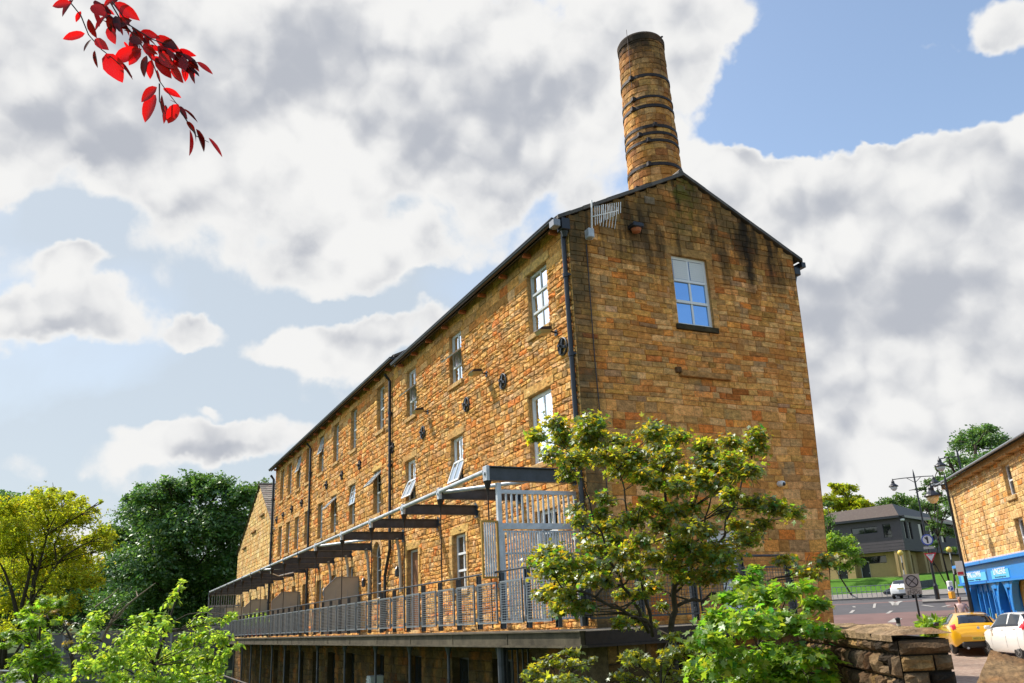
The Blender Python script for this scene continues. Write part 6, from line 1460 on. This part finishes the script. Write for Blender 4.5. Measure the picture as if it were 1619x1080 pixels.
def lumps(cl, n_per, flat=.5, shell=.55, spray=9, sr=.18, g=rng, up=1.0):
    """leaf positions in sprays spread through ellipsoid clumps: cl = [(centre, radius)]"""
    P, Nn, K = [], [], []
    for ci, (c, R_) in enumerate(cl):
        m = max(1, int(n_per*R_*R_/spray)) if n_per > 0 else 1
        d = g.normal(size=(m, 3)); d /= np.linalg.norm(d, axis=1, keepdims=True); d[:, 2] = np.where(d[:, 2] < -.35, -d[:, 2]*.5, d[:, 2])
        rr = R_*(shell+(1-shell)*g.random((m, 1))**.6)*(g.random((m, 1))*.45+.62); sc = np.array(c)+d*rr*np.array([1, 1, .85])
        ax = d*.6+np.array([0, 0, up])+g.normal(size=(m, 3))*.35
        tint_s = g.uniform(.75, 1.25, size=(m, 1))
        for k in range(m):
            q = g.normal(size=(spray, 3))*sr*R_ if sr > 0 else g.normal(size=(spray, 3))*(-sr); q[:, 2] *= flat
            P.append(sc[k]+q); Nn.append(ax[k]/np.linalg.norm(ax[k])+g.normal(size=(spray, 3))*.42); K.append(np.repeat(tint_s[k:k+1], spray, axis=0))
    return np.concatenate(P), np.concatenate(Nn), np.concatenate(K)
def tints(k, yel=.12, g=rng, var=.14):
    n = len(k); t = np.ones((n, 3))*k; t *= 1+g.normal(size=(n, 1))*var; t[:, 0] *= 1+g.normal(size=n)*yel; w_ = g.random(n) < .05; t[w_] *= np.array([1.7, 1.25, .6]); t[:, 2] *= 1+g.normal(size=n)*.1; return np.clip(t, .2, 2.2)
def limb(b, p, q, r0, r1, bend=.08, n=6, sag=0, g=rng):
    p = np.array(p, float); q = np.array(q, float); L_ = np.linalg.norm(q-p); o1, o2 = g.normal(size=3)*bend*L_, g.normal(size=3)*bend*L_; pts = []; rs_ = []
    for i in range(n+1):
        t = i/n; w = 4*t*(1-t); pts.append(p*(1-t)+q*t+o1*w*(1-t)+o2*w*t*.7+np.array([0, 0, -sag*w*L_])); rs_.append(r0*(1-t)+r1*t)
    b.tube(pts, rs_, 7); return pts
def pxc(lst, dist, spread, g=rng, rs=1.12):
    """clump centres read off the photograph (x, y, radius in pixels), spread in depth round the tree's distance"""
    out = []
    for c in lst:
        d = dist*(1+0)+(c[3] if len(c) > 3 else g.uniform(-spread, spread)); out.append((at(c[0], c[1], d), c[2]*d/FPX*rs))
    return out
def tree(name, label, cat, base, clumps, leaf, lmat, bark, trunk, nper, size, group=None, flat=.5, shell=.5, spray=9, sr=.2, tr=.2, hang=0, up=1.0, yel=.12, joints=None, limbs=True, twig=.006, thick=None):
    root = empty(name, base, label, cat, group); base = np.array(base, float); b = MB(); T_ = [np.array(t, float)-base for t in trunk]
    n = len(T_); b.tube([tuple(t) for t in T_], [tr*(1-.72*i/max(1, n-1)) for i in range(n)], 9)
    if limbs:
        for (c, R_) in clumps:
            c_ = np.array(c)-base; best = min(range(n), key=lambda i: np.linalg.norm((T_[i]-c_)*np.array([1, 1, 1.0]))+(.0 if T_[i][2] < c_[2]-R_*.4 else 3*R_+2*max(0, T_[i][2]-c_[2])))
            r0 = tr*(1-.72*best/max(1, n-1))*.5; r0 = min(r0, max(twig*1.6, thick*R_ if thick else R_*.06)); limb(b, T_[best], c_+np.array([0, 0, R_*.1]), r0, twig, .07)
            for k in range(3): limb(b, c_*.8+T_[best]*.2, c_+rng.normal(size=3)*R_*.5, twig*1.2, twig*.5, .08, 3)
    b.build('trunk', bark, root, smooth=True)
    P, Nn, K = lumps(clumps, nper, flat, shell, spray, sr, up=up); 
    sz = size*rng.uniform(.65, 1.2, len(P)); foliage('crown', lmat, root, leaf, P, Nn, sz, tints(K, yel, var=.22), origin=base, hang=hang); return root
def bias(base, c): return base

# --- young maple in front of the gable
MAPLE = [(846,691,14),(880,671,16),(895,697,22),(934,676,22),(931,697,22),(869,720,14),(906,730,20),(898,754,12),(942,723,16),(976,702,18),(960,725,20),(999,725,20),(986,746,22),(1012,754,16),(1035,686,20),(1046,707,18),(1072,694,15),(1059,725,16),(1043,741,18),(1040,767,14),(1079,749,16),(1074,772,18),(1116,710,16),(1123,736,22),(1105,759,20),(1155,702,15),(1155,733,18),(1199,689,14),(1191,712,18),(1183,749,18),(1157,754,16),(1136,772,16),(1155,785,14),(1147,808,14),(1191,800,18),(1227,806,18),(1252,813,14),(1207,832,12),(1180,852,20),(1144,878,20),(1092,839,20),(1079,868,20),(1066,811,16),(1043,832,14),(965,834,16),(950,816,12),(996,826,18),(1022,790,10),(916,826,14),(911,806,10),(942,870,18),(970,857,16),(986,878,20),(1012,857,16),(1035,883,18),(1113,876,22),
 (872,878,20),(848,889,14),(893,891,20),(924,893,18),(873,903,20),(898,917,18),(934,921,16),(961,921,12),(861,945,16),(881,966,14),(908,968,12),(1004,978,15),(1024,988,12),(983,988,11),(1048,960,9),(1061,900,16),(1101,885,16),(1140,888,18),(1179,855,14),(1240,888,13),(1278,908,14),(1262,900,10),(1305,890,14),(1325,882,10),(1000,905,18),(1030,930,16),(985,940,12),(1085,915,16),(1120,915,18),(1150,910,14),(955,900,16),(900,945,14),(925,960,12),(880,935,14),(1010,945,10),(1065,855,16),(1040,800,14),(1095,805,14),(1060,775,12),(1015,815,14),(955,790,12),(930,850,14),(1120,840,14),(1165,830,12)]
mb_ = at(1062, 1030, 12.2)*1.0; mb_[2] = -4.6
tk = [mb_, at(1063, 1010, 12.2), at(1062, 965, 12.2), at(1068, 925, 12.1), at(1062, 880, 12.2), at(1058, 830, 12.3), at(1052, 780, 12.4), at(1046, 730, 12.4)]
cl_ = pxc(MAPLE, 12.2, 1.1, rs=1.3)
root = empty('maple_tree', mb_, 'young many stemmed maple with dark glossy yellow edged leaves in front of the gable', 'tree'); b = MB(); o_ = np.array(mb_)
stems = [tk,
 [at(1025, 1000, 12.0), at(1010, 965, 11.9), at(985, 925, 11.9), at(960, 880, 11.9), at(945, 830, 12.0), at(925, 775, 12.1), at(905, 720, 12.2)],
 [at(1030, 1005, 12.1), at(1022, 950, 12.0), at(1008, 890, 12.0), at(995, 830, 12.1), at(985, 775, 12.2), at(972, 725, 12.3)],
 [at(1063, 940, 12.2), at(1090, 905, 12.4), at(1110, 860, 12.5), at(1122, 800, 12.6), at(1128, 745, 12.7)],
 [at(1066, 925, 12.2), at(1115, 890, 12.7), at(1140, 845, 12.8), at(1162, 790, 12.9), at(1185, 740, 13.0), at(1198, 700, 13.0)],
 [at(1063, 960, 12.2), at(1110, 945, 12.4), at(1160, 935, 12.4), at(1210, 920, 12.6), at(1262, 905, 12.6), at(1310, 890, 12.6)],
 [at(1030, 990, 12.1), at(985, 965, 11.6), at(940, 945, 11.4), at(890, 930, 11.3), at(870, 905, 11.2)],
 [at(1140, 890, 12.7), at(1180, 850, 12.8), at(1225, 815, 12.9)],
 [at(1075, 900, 12.4), at(1090, 840, 12.3), at(1100, 780, 12.3)]]
nodes_ = []
for s_ in stems:
    n_ = len(s_); r0 = .055 if s_ is tk else .028; rs_ = [r0*(1-.75*i/(n_-1)) for i in range(n_)]
    fine = []; fr2 = []
    for i in range(n_-1):
        for t in (0, .33, .66): fine.append(s_[i]*(1-t)+s_[i+1]*t+rng.normal(size=3)*.02-o_); fr2.append(rs_[i]*(1-t)+rs_[i+1]*t); nodes_.append((s_[i]*(1-t)+s_[i+1]*t, rs_[i]))
    fine.append(s_[-1]-o_); fr2.append(rs_[-1]); b.tube(fine, fr2, 7)
for (c, R_) in cl_:
    best = min(nodes_, key=lambda q: np.linalg.norm(q[0]-c)+(0 if q[0][2] < c[2]-.05 else 1.2)); limb(b, best[0]-o_, c-o_, min(best[1]*.6, .016), .006, .08, 5)
    for k in range(4): limb(b, c-o_+rng.normal(size=3)*.03, c-o_+rng.normal(size=3)*R_*.6, .006, .003, .08, 3)
b.build('trunk', M_bark, root, smooth=True)
P, Nn, K = lumps(cl_, 8000, .65, .22, 9, .33, up=1.0)
sz = .092*rng.uniform(.6, 1.2, len(P)); foliage('crown', L_maple, root, PALM, P, Nn, sz, tints(K, .30, var=.25), origin=o_, hang=.5)

# --- bright sycamore bush at the foot of it
SYC = [(1190,905,12),(1183,925,18),(1152,948,20),(1200,950,26),(1240,940,18),(1272,930,14),(1290,958,18),(1140,982,26),(1190,995,34),(1250,990,30),(1295,1000,22),(1122,1018,26),(1160,1050,34),(1230,1050,38),(1285,1045,30),(1112,1062,24),(1200,1085,34),(1260,1090,34),(1140,1095,30),(1308,1075,18)]
b0 = at(1195, 1080, 9.0)*1.0; b0[2] = -3.2
tree('sycamore_bush', 'bright green sycamore bush filling the foreground left of the rubble wall', 'bush', b0, pxc(SYC, 8.8, .7, rs=1.16), PALM, L_bright, M_bark, [b0, at(1195, 1080, 9.3), at(1200, 1020, 9.3), at(1200, 990, 9.3)], 8000, .10, None, .5, .35, 7, .3, .03, .4, 1.0, .22)
LOWD = [(1005,1045,20),(1040,1055,22),(1070,1040,24),(1085,1075,26),(1030,1085,24),(985,1072,16),(1100,1030,16),(1060,1010,14),(1000,1085,18)]
b0 = at(1045, 1090, 10.2)*1.0; b0[2] = -4.2
tree('shrub', 'dark shaded shrub below the walkway at the foot of the maple', 'bush', b0, pxc(LOWD, 10.4, .5), PLO, L_maple, M_bark, [b0, at(1045, 1090, 10.4), at(1045, 1050, 10.4)], 4200, .085, None, .4, .4, 8, .3, .03, .4)
LOWB = [(900,1035,13),(872,1050,18),(842,1066,16),(908,1056,18),(938,1048,9),(880,1080,26),(925,1085,18),(850,1090,20),(905,1095,20)]
b0 = at(885, 1095, 9.6)*1.0; b0[2] = -4.2
tree('shrub', 'yellow green maple shrub sticking up at the bottom edge below the gates', 'bush', b0, pxc(LOWB, 9.6, .4), PALM, L_maple, M_bark, [b0, at(885, 1095, 9.6), at(885, 1060, 9.6)], 5200, .085, None, .35, .35, 8, .3, .03, .4)
# --- left foreground shrubs
LB = [(158,972,10),(150,985,14),(139,1004,15),(133,1026,17),(212,981,11),(235,974,11),(254,978,10),(262,992,13),(222,999,20),(203,1016,22),(238,1012,20),(288,922,6),(284,932,8),(276,944,9),(267,957,8),(321,967,9),(314,988,15),(336,982,10),(368,972,8),(360,978,7),(351,986,7),(292,1019,18),(321,1012,20),(348,1012,16),(380,1021,5),(370,1024,7),(356,1031,12),(173,1048,28),(210,1043,28),(247,1046,30),(284,1048,28),(321,1046,26),(140,1060,22),(180,1080,26),(230,1082,28),(280,1082,28),(325,1080,26),(345,1060,14),(350,1045,12)]
b0 = at(240, 1090, 9.5)*1.0; b0[2] = -4.6
tree('young_tree', 'fresh green young tree with pointed leaves in the bottom left foreground', 'tree', b0, pxc(LB, 9.3, .9, rs=.88), OVA, L_cherry, M_bark, [b0, at(240, 1090, 9.5), at(245, 1050, 9.4), at(262, 1000, 9.4), at(282, 935, 9.4)], 13000, .060, None, .9, .25, 6, .32, .03, .25, .8, .10, twig=.004)
LA = [(74,952,13),(97,955,12),(50,967,13),(37,981,14),(20,1004,14),(6,1022,11),(57,984,17),(49,1009,22),(64,1028,22),(84,1046,16),(44,1046,22),(69,1058,22),(98,1060,12),(30,1070,20),(60,1085,24),(95,1080,18),(88,985,10)]
b0 = at(55, 1090, 14)*1.0; b0[2] = -4.8
tree('acer_bush', 'small round topped bright green acer at the left edge in front of the golden tree', 'bush', b0, pxc(LA, 14, .7, rs=1.0), PLO, L_bright, M_bark, [b0, at(55, 1085, 14), at(60, 1030, 14), at(65, 975, 14)], 5200, .10, None, .5, .4, 9, .3, .05, .4, 1.3)
b0 = at(112, 1075, 16)*1.0; b0[2] = -4.8
tree('acer_bush', 'thin yellow leaved branch arching out between the two green foreground bushes', 'bush', b0, pxc([(99,986,9),(111,1002,9),(104,1020,10),(85,968,8),(118,1030,8),(70,975,7)], 16, .4), PLO, leaf_mat('ochre_leaf', (.20, .15, .03), (.5, .4, .05)), M_bark, [b0, at(115, 1060, 16), at(112, 1010, 16), at(92, 970, 16)], 1800, .08, None, .3, .4, 7, .3, .04, .4)
# dead branches
db = empty('dead_branch', at(160, 1010, 20), 'bare pale dead branch leaning up out of the bushes against the dark trees', 'branch'); b = MB(); o_ = at(160, 1010, 20)
for pts in ([(158, 1015), (175, 985), (200, 958), (222, 940), (246, 922)], [(165, 1000), (180, 975), (184, 965)], [(172, 988), (190, 975), (200, 958)], [(160, 1010), (172, 990), (178, 975), (185, 958)], [(168, 1003), (187, 1002)], [(218, 944), (215, 934)], [(150, 960), (175, 942), (188, 930)], [(155, 985), (180, 962), (200, 950)]):
    P_ = [at(x, y, 20+rng.uniform(-.2, .2))-o_ for x, y in pts]; n_ = len(P_); b.tube(P_, [.045*(1-.8*i/(n_-1)) if n_ > 4 else .02*(1-.7*i/(n_-1)) for i in range(n_)], 6)
b.build('wood', M_dead, db)

# --- distant trees, left
def gbase(x, y, d, dz=0): p = at(x, y, d)*1.0; p[2] = gz(p[0], p[1])+dz; return p
GOLD = [(60,830,42),(118,822,32),(20,848,38),(148,862,24),(92,878,42),(30,915,42),(108,925,36),(72,800,26),(165,845,16),(8,805,22),(128,800,13),(104,790,12),(84,776,9),(146,806,8),(60,785,12),(10,870,30),(60,960,30),(125,895,26),(150,925,14),(10,960,24),(95,965,24),(165,870,8),(178,850,7),(40,800,18),(0,1000,20),(112,782,7),(155,795,5)]
b0 = gbase(55, 1010, 33)
tree('golden_locust_tree', 'airy golden green tree with dark forking limbs at the left edge', 'tree', b0, pxc(GOLD, 33, 2.2, rs=1.25), TUFT[0], L_gold, M_bark, [b0, at(45, 1000, 33), at(50, 950, 33), at(56, 900, 33), at(70, 850, 33.5), at(85, 800, 34)], 820, .20, 'trees behind the river on the left', .7, .3, 12, .22, .13, 0, 1.0, .08, twig=.015, thick=.05)
root = bpy.data.objects['golden_locust_tree']; b = MB(); o_ = b0
for pts, r_ in (([(30, 985), (20, 940), (8, 905), (-6, 880)], .14), ([(34, 960), (45, 915), (52, 880), (40, 840), (22, 820)], .12), ([(52, 950), (80, 905), (100, 880), (130, 862), (160, 850)], .10), ([(52, 930), (66, 880), (76, 840), (95, 800)], .09), ([(90, 893), (86, 860), (100, 830), (118, 810)], .06), ([(10, 925), (-5, 900)], .05)):
    P_ = [at(x, y, 32.2)-o_ for x, y in pts]; n_ = len(P_); b.tube(P_, [.62*r_*(1-.75*i/(n_-1)) for i in range(n_)], 7)
b.build('limb', M_bark, root)
DSYC = [(240,788,24),(272,778,20),(300,782,28),(345,778,24),(385,792,26),(215,815,28),(255,830,42),(195,862,34),(300,850,55),(360,842,45),(178,905,26),(240,905,55),(320,930,55),(368,900,40),(390,955,32),(260,975,52),(330,985,46),(185,975,36),(210,790,12),(225,775,10),(265,765,10),(320,768,14),(410,810,14)]
b0 = gbase(290, 1010, 68)
tree('sycamore_tree', 'large dense dark green sycamore left of the far gabled building', 'tree', b0, pxc(DSYC, 68, 4, rs=1.22), TUFT[1], L_dark, M_bark, [b0, at(290, 985, 68), at(290, 930, 68), at(290, 870, 68)], 330, .55, 'trees behind the river on the left', .9, .55, 14, .16, .5, 0, 1.0, .10, twig=.05)
b0 = gbase(330, 1005, 78)
tree('birch_tree', 'thin feathery treetop just showing above the dark sycamore', 'tree', b0, pxc([(318,758,7),(332,754,6),(345,760,6),(410,768,9),(422,765,7),(398,772,8),(308,766,6)], 66, 1), TUFT[2], L_mid, M_bark, [b0, at(330, 900, 66), at(332, 800, 66), at(330, 765, 66)], 150, .45, 'trees behind the river on the left', .6, .2, 8, .3, .12, 0, 1.0, .1, twig=.03)
b0 = gbase(10, 1010, 72)
tree('dark_tree', 'dark tree behind the golden tree at the far left edge', 'tree', b0, pxc([(8,792,20),(28,802,14),(-15,805,30),(5,835,32),(45,830,20),(-10,880,40),(40,900,40),(90,940,40),(20,960,40),(150,960,30)], 72, 3), TUFT[3], L_dark, M_bark, [b0, at(10, 950, 72), at(10, 850, 72)], 130, .7, 'trees behind the river on the left', .45, .5, 12, .18, .4, 0, 1.0, .1, twig=.05)
# wood behind them all
P, Nn, K = lumps(pxc([(x, rng.uniform(935, 985), rng.uniform(35, 55), rng.uniform(-4, 8)) for x in range(-90, 470, 26)], 92, 1), 60, .5, .5, 10, .2)
wd = foliage('far_wood', L_dark, None, TUFT[1], P, Nn, 1.0*rng.uniform(.7, 1.2, len(P)), tints(K)*.9); tag(wd, 'dark wood filling the valley behind the separate trees on the left', 'wood', kind='stuff')
# --- right side trees
G_ = 'trees behind the civic building'
def rtree(name, label, px, base, d, spread, leaf, mat, nper, size, cl, **k):
    nper *= 2.6; size *= 1.1
    b0 = gbase(base[0], base[1], d); top = min(c[1] for c in px); cx_ = sum(c[0] for c in px)/len(px)
    return tree(name, label, 'tree', b0, pxc(px, d, spread), leaf, mat, M_bark, [b0, at(cx_, (top+base[1])/2+15, d), at(cx_, top+22, d)], nper, size, G_, k.get('flat', .45), .45, 12, .2, k.get('tr', .3), 0, 1.0, .1, twig=.05)
rtree('yellow_tree', 'yellow green tree above the left end of the civic building roof', [(1335,778,16),(1312,795,18),(1350,795,18),(1330,805,22),(1375,806,11),(1365,798,10),(1300,820,16),(1355,815,18),(1320,770,9),(1387,812,8)], (1335, 905), 108, 4, TUFT[0], L_gold, 48, .62, 0)
rtree('green_tree', 'mid green tree behind the middle of the dark roof', [(1402,800,15),(1420,794,13),(1438,798,14),(1455,803,14),(1475,806,12),(1410,812,16),(1440,812,16)], (1430, 900), 112, 3, TUFT[1], L_mid, 48, .65, 0)
rtree('green_tree', 'deep green tree squeezed between the gable and the civic building', [(1300,840,14),(1312,825,12),(1305,862,16),(1318,850,12),(1308,800,10),(1312,885,14)], (1308, 920), 88, 3, TUFT[2], L_mid, 60, .5, 0)
rtree('oak_tree', 'tall dark green tree rising behind the slate roof of the shop', [(1540,688,18),(1560,682,14),(1522,705,17),(1555,705,26),(1585,700,16),(1515,735,18),(1545,740,26),(1580,725,22),(1600,712,12),(1505,760,14),(1530,775,24),(1512,800,18),(1500,725,8)], (1545, 950), 62, 3, TUFT[3], L_dark, 95, .42, 0, tr=.35)
rtree('birch_tree', 'loose drooping birch in front of the right end of the civic building', [(1468,765,12),(1485,758,12),(1480,785,16),(1498,790,12),(1465,800,10),(1490,815,16),(1475,835,13),(1495,845,15),(1480,862,11),(1502,870,11),(1455,775,8),(1470,880,7),(1512,900,9),(1485,742,8)], (1503, 925), 70, 2, TUFT[0], L_mid, 60, .36, 0, tr=.09)
b0 = bearing(46.7, 90); b0[2] = gz(b0[0], b0[1])
tree('young_sycamore', 'small bright green tree on the lawn beside the right corner of the mill', 'tree', b0, pxc([(1318,852,10),(1338,858,12),(1312,868,11),(1345,876,14),(1328,880,13),(1356,890,9),(1335,897,12),(1316,893,10),(1325,866,12)], 77, 1), TUFT[1], L_bright, M_bark, [b0, at(1328, 912, 77), at(1328, 885, 77)], 420, .42, None, .6, .4, 12, .22, .09, 0, 1, .1, twig=.02)
P, Nn, K = lumps(pxc([(x, rng.uniform(872, 905), rng.uniform(24, 36), rng.uniform(0, 20)) for x in range(1290, 1700, 22)], 150, 2), 22, .5, .5, 10, .2)
wd = foliage('hill_wood', L_mid, None, TUFT[2], P, Nn, 1.6*rng.uniform(.7, 1.2, len(P)), tints(K)*.9); tag(wd, 'wooded hillside behind the civic building', 'wood', kind='stuff')
# planting behind the yellow car
b0 = bearing(51.0, 41.3); b0[2] = gz(b0[0], b0[1])
fbx = empty('flower_bed', b0, 'clump of long green blades and small plants between the zone sign and the yellow car', 'plants'); n_ = 700
pos = np.array([bearing(50.2+rng.random()*1.7, 40.6+rng.random()*1.8, 0) for _ in range(n_)]); pos[:, 2] = street_z(pos[:, 0], pos[:, 1])+rng.random(n_)*.5+.35
foliage('leaves', L_bright, fbx, NARR, pos, np.array([[0, 0, .3]])+rng.normal(size=(n_, 3)), .32*rng.uniform(.6, 1.3, n_), tints(np.ones((n_, 1))), origin=b0)
b = MB(); A_, B_ = bearing(50.2, 41.4)-b0, bearing(51.9, 41.4)-b0; b.bar((A_[0], A_[1], .08), (B_[0], B_[1], .08), 2.0, .36); b.build('planter', M_lower, fbx)

for (y_, lb) in ((29.5, 'leafy green pot plant on the walkway right of the second privacy screen'), (31.4, 'low green pot plant on the walkway between two screens'), (33.0, 'furthest leafy pot plant on the walkway, near the third screen')):
    o = empty('potted_plant', (-1.5, y_, -.1), lb, 'plant', 'pot plants on the walkway'); b = MB(); b.lathe((0, 0, 0), [(.14, 0), (.2, .32), (.22, .36), (.18, .36)], 14); b.build('pot', M_term, o)
    P, Nn, K = lumps([((-1.5, y_, .62), .42), ((-1.5, y_+.25, .55), .3)], 900, .8, .2, 7, .3); foliage('leaves', L_bright, o, OVA, P, Nn, .12*rng.uniform(.7, 1.2, len(P)), tints(K), origin=(-1.5, y_, -.1))
# --- copper beech branch hanging in from above the viewpoint
rb = empty('copper_beech_branch', at(150, -60, 2.7), 'thin twig of translucent red copper beech leaves hanging in at the top left', 'branch'); o_ = at(150, -60, 2.7); b = MB()
tw = {'main': [(110, -70), (160, -20), (190, 30), (215, 60), (240, 95), (252, 128), (262, 142), (280, 165), (295, 190)],
      'left': [(95, -60), (112, 5), (128, 25), (140, 55), (160, 78), (178, 92), (200, 112), (209, 121)],
      'right': [(160, -20), (205, 40), (240, 62), (262, 70), (282, 84), (310, 98), (325, 108)], 'drop': [(252, 132), (252, 160), (262, 180)], 'end': [(285, 175), (298, 195), (310, 215), (330, 225)]}
for k, pts in tw.items(): P_ = [at(x, y, 2.7+.02*math.sin(i*2.1))-o_ for i, (x, y) in enumerate(pts)]; b.tube(P_, [.0026*(1-.6*i/(len(P_)-1)) for i in range(len(P_))], 6)
b.build('twig', M_barkr, rb, smooth=True)
# leaf base x,y, tip x,y, relative width, facing (1 = towards us), shade
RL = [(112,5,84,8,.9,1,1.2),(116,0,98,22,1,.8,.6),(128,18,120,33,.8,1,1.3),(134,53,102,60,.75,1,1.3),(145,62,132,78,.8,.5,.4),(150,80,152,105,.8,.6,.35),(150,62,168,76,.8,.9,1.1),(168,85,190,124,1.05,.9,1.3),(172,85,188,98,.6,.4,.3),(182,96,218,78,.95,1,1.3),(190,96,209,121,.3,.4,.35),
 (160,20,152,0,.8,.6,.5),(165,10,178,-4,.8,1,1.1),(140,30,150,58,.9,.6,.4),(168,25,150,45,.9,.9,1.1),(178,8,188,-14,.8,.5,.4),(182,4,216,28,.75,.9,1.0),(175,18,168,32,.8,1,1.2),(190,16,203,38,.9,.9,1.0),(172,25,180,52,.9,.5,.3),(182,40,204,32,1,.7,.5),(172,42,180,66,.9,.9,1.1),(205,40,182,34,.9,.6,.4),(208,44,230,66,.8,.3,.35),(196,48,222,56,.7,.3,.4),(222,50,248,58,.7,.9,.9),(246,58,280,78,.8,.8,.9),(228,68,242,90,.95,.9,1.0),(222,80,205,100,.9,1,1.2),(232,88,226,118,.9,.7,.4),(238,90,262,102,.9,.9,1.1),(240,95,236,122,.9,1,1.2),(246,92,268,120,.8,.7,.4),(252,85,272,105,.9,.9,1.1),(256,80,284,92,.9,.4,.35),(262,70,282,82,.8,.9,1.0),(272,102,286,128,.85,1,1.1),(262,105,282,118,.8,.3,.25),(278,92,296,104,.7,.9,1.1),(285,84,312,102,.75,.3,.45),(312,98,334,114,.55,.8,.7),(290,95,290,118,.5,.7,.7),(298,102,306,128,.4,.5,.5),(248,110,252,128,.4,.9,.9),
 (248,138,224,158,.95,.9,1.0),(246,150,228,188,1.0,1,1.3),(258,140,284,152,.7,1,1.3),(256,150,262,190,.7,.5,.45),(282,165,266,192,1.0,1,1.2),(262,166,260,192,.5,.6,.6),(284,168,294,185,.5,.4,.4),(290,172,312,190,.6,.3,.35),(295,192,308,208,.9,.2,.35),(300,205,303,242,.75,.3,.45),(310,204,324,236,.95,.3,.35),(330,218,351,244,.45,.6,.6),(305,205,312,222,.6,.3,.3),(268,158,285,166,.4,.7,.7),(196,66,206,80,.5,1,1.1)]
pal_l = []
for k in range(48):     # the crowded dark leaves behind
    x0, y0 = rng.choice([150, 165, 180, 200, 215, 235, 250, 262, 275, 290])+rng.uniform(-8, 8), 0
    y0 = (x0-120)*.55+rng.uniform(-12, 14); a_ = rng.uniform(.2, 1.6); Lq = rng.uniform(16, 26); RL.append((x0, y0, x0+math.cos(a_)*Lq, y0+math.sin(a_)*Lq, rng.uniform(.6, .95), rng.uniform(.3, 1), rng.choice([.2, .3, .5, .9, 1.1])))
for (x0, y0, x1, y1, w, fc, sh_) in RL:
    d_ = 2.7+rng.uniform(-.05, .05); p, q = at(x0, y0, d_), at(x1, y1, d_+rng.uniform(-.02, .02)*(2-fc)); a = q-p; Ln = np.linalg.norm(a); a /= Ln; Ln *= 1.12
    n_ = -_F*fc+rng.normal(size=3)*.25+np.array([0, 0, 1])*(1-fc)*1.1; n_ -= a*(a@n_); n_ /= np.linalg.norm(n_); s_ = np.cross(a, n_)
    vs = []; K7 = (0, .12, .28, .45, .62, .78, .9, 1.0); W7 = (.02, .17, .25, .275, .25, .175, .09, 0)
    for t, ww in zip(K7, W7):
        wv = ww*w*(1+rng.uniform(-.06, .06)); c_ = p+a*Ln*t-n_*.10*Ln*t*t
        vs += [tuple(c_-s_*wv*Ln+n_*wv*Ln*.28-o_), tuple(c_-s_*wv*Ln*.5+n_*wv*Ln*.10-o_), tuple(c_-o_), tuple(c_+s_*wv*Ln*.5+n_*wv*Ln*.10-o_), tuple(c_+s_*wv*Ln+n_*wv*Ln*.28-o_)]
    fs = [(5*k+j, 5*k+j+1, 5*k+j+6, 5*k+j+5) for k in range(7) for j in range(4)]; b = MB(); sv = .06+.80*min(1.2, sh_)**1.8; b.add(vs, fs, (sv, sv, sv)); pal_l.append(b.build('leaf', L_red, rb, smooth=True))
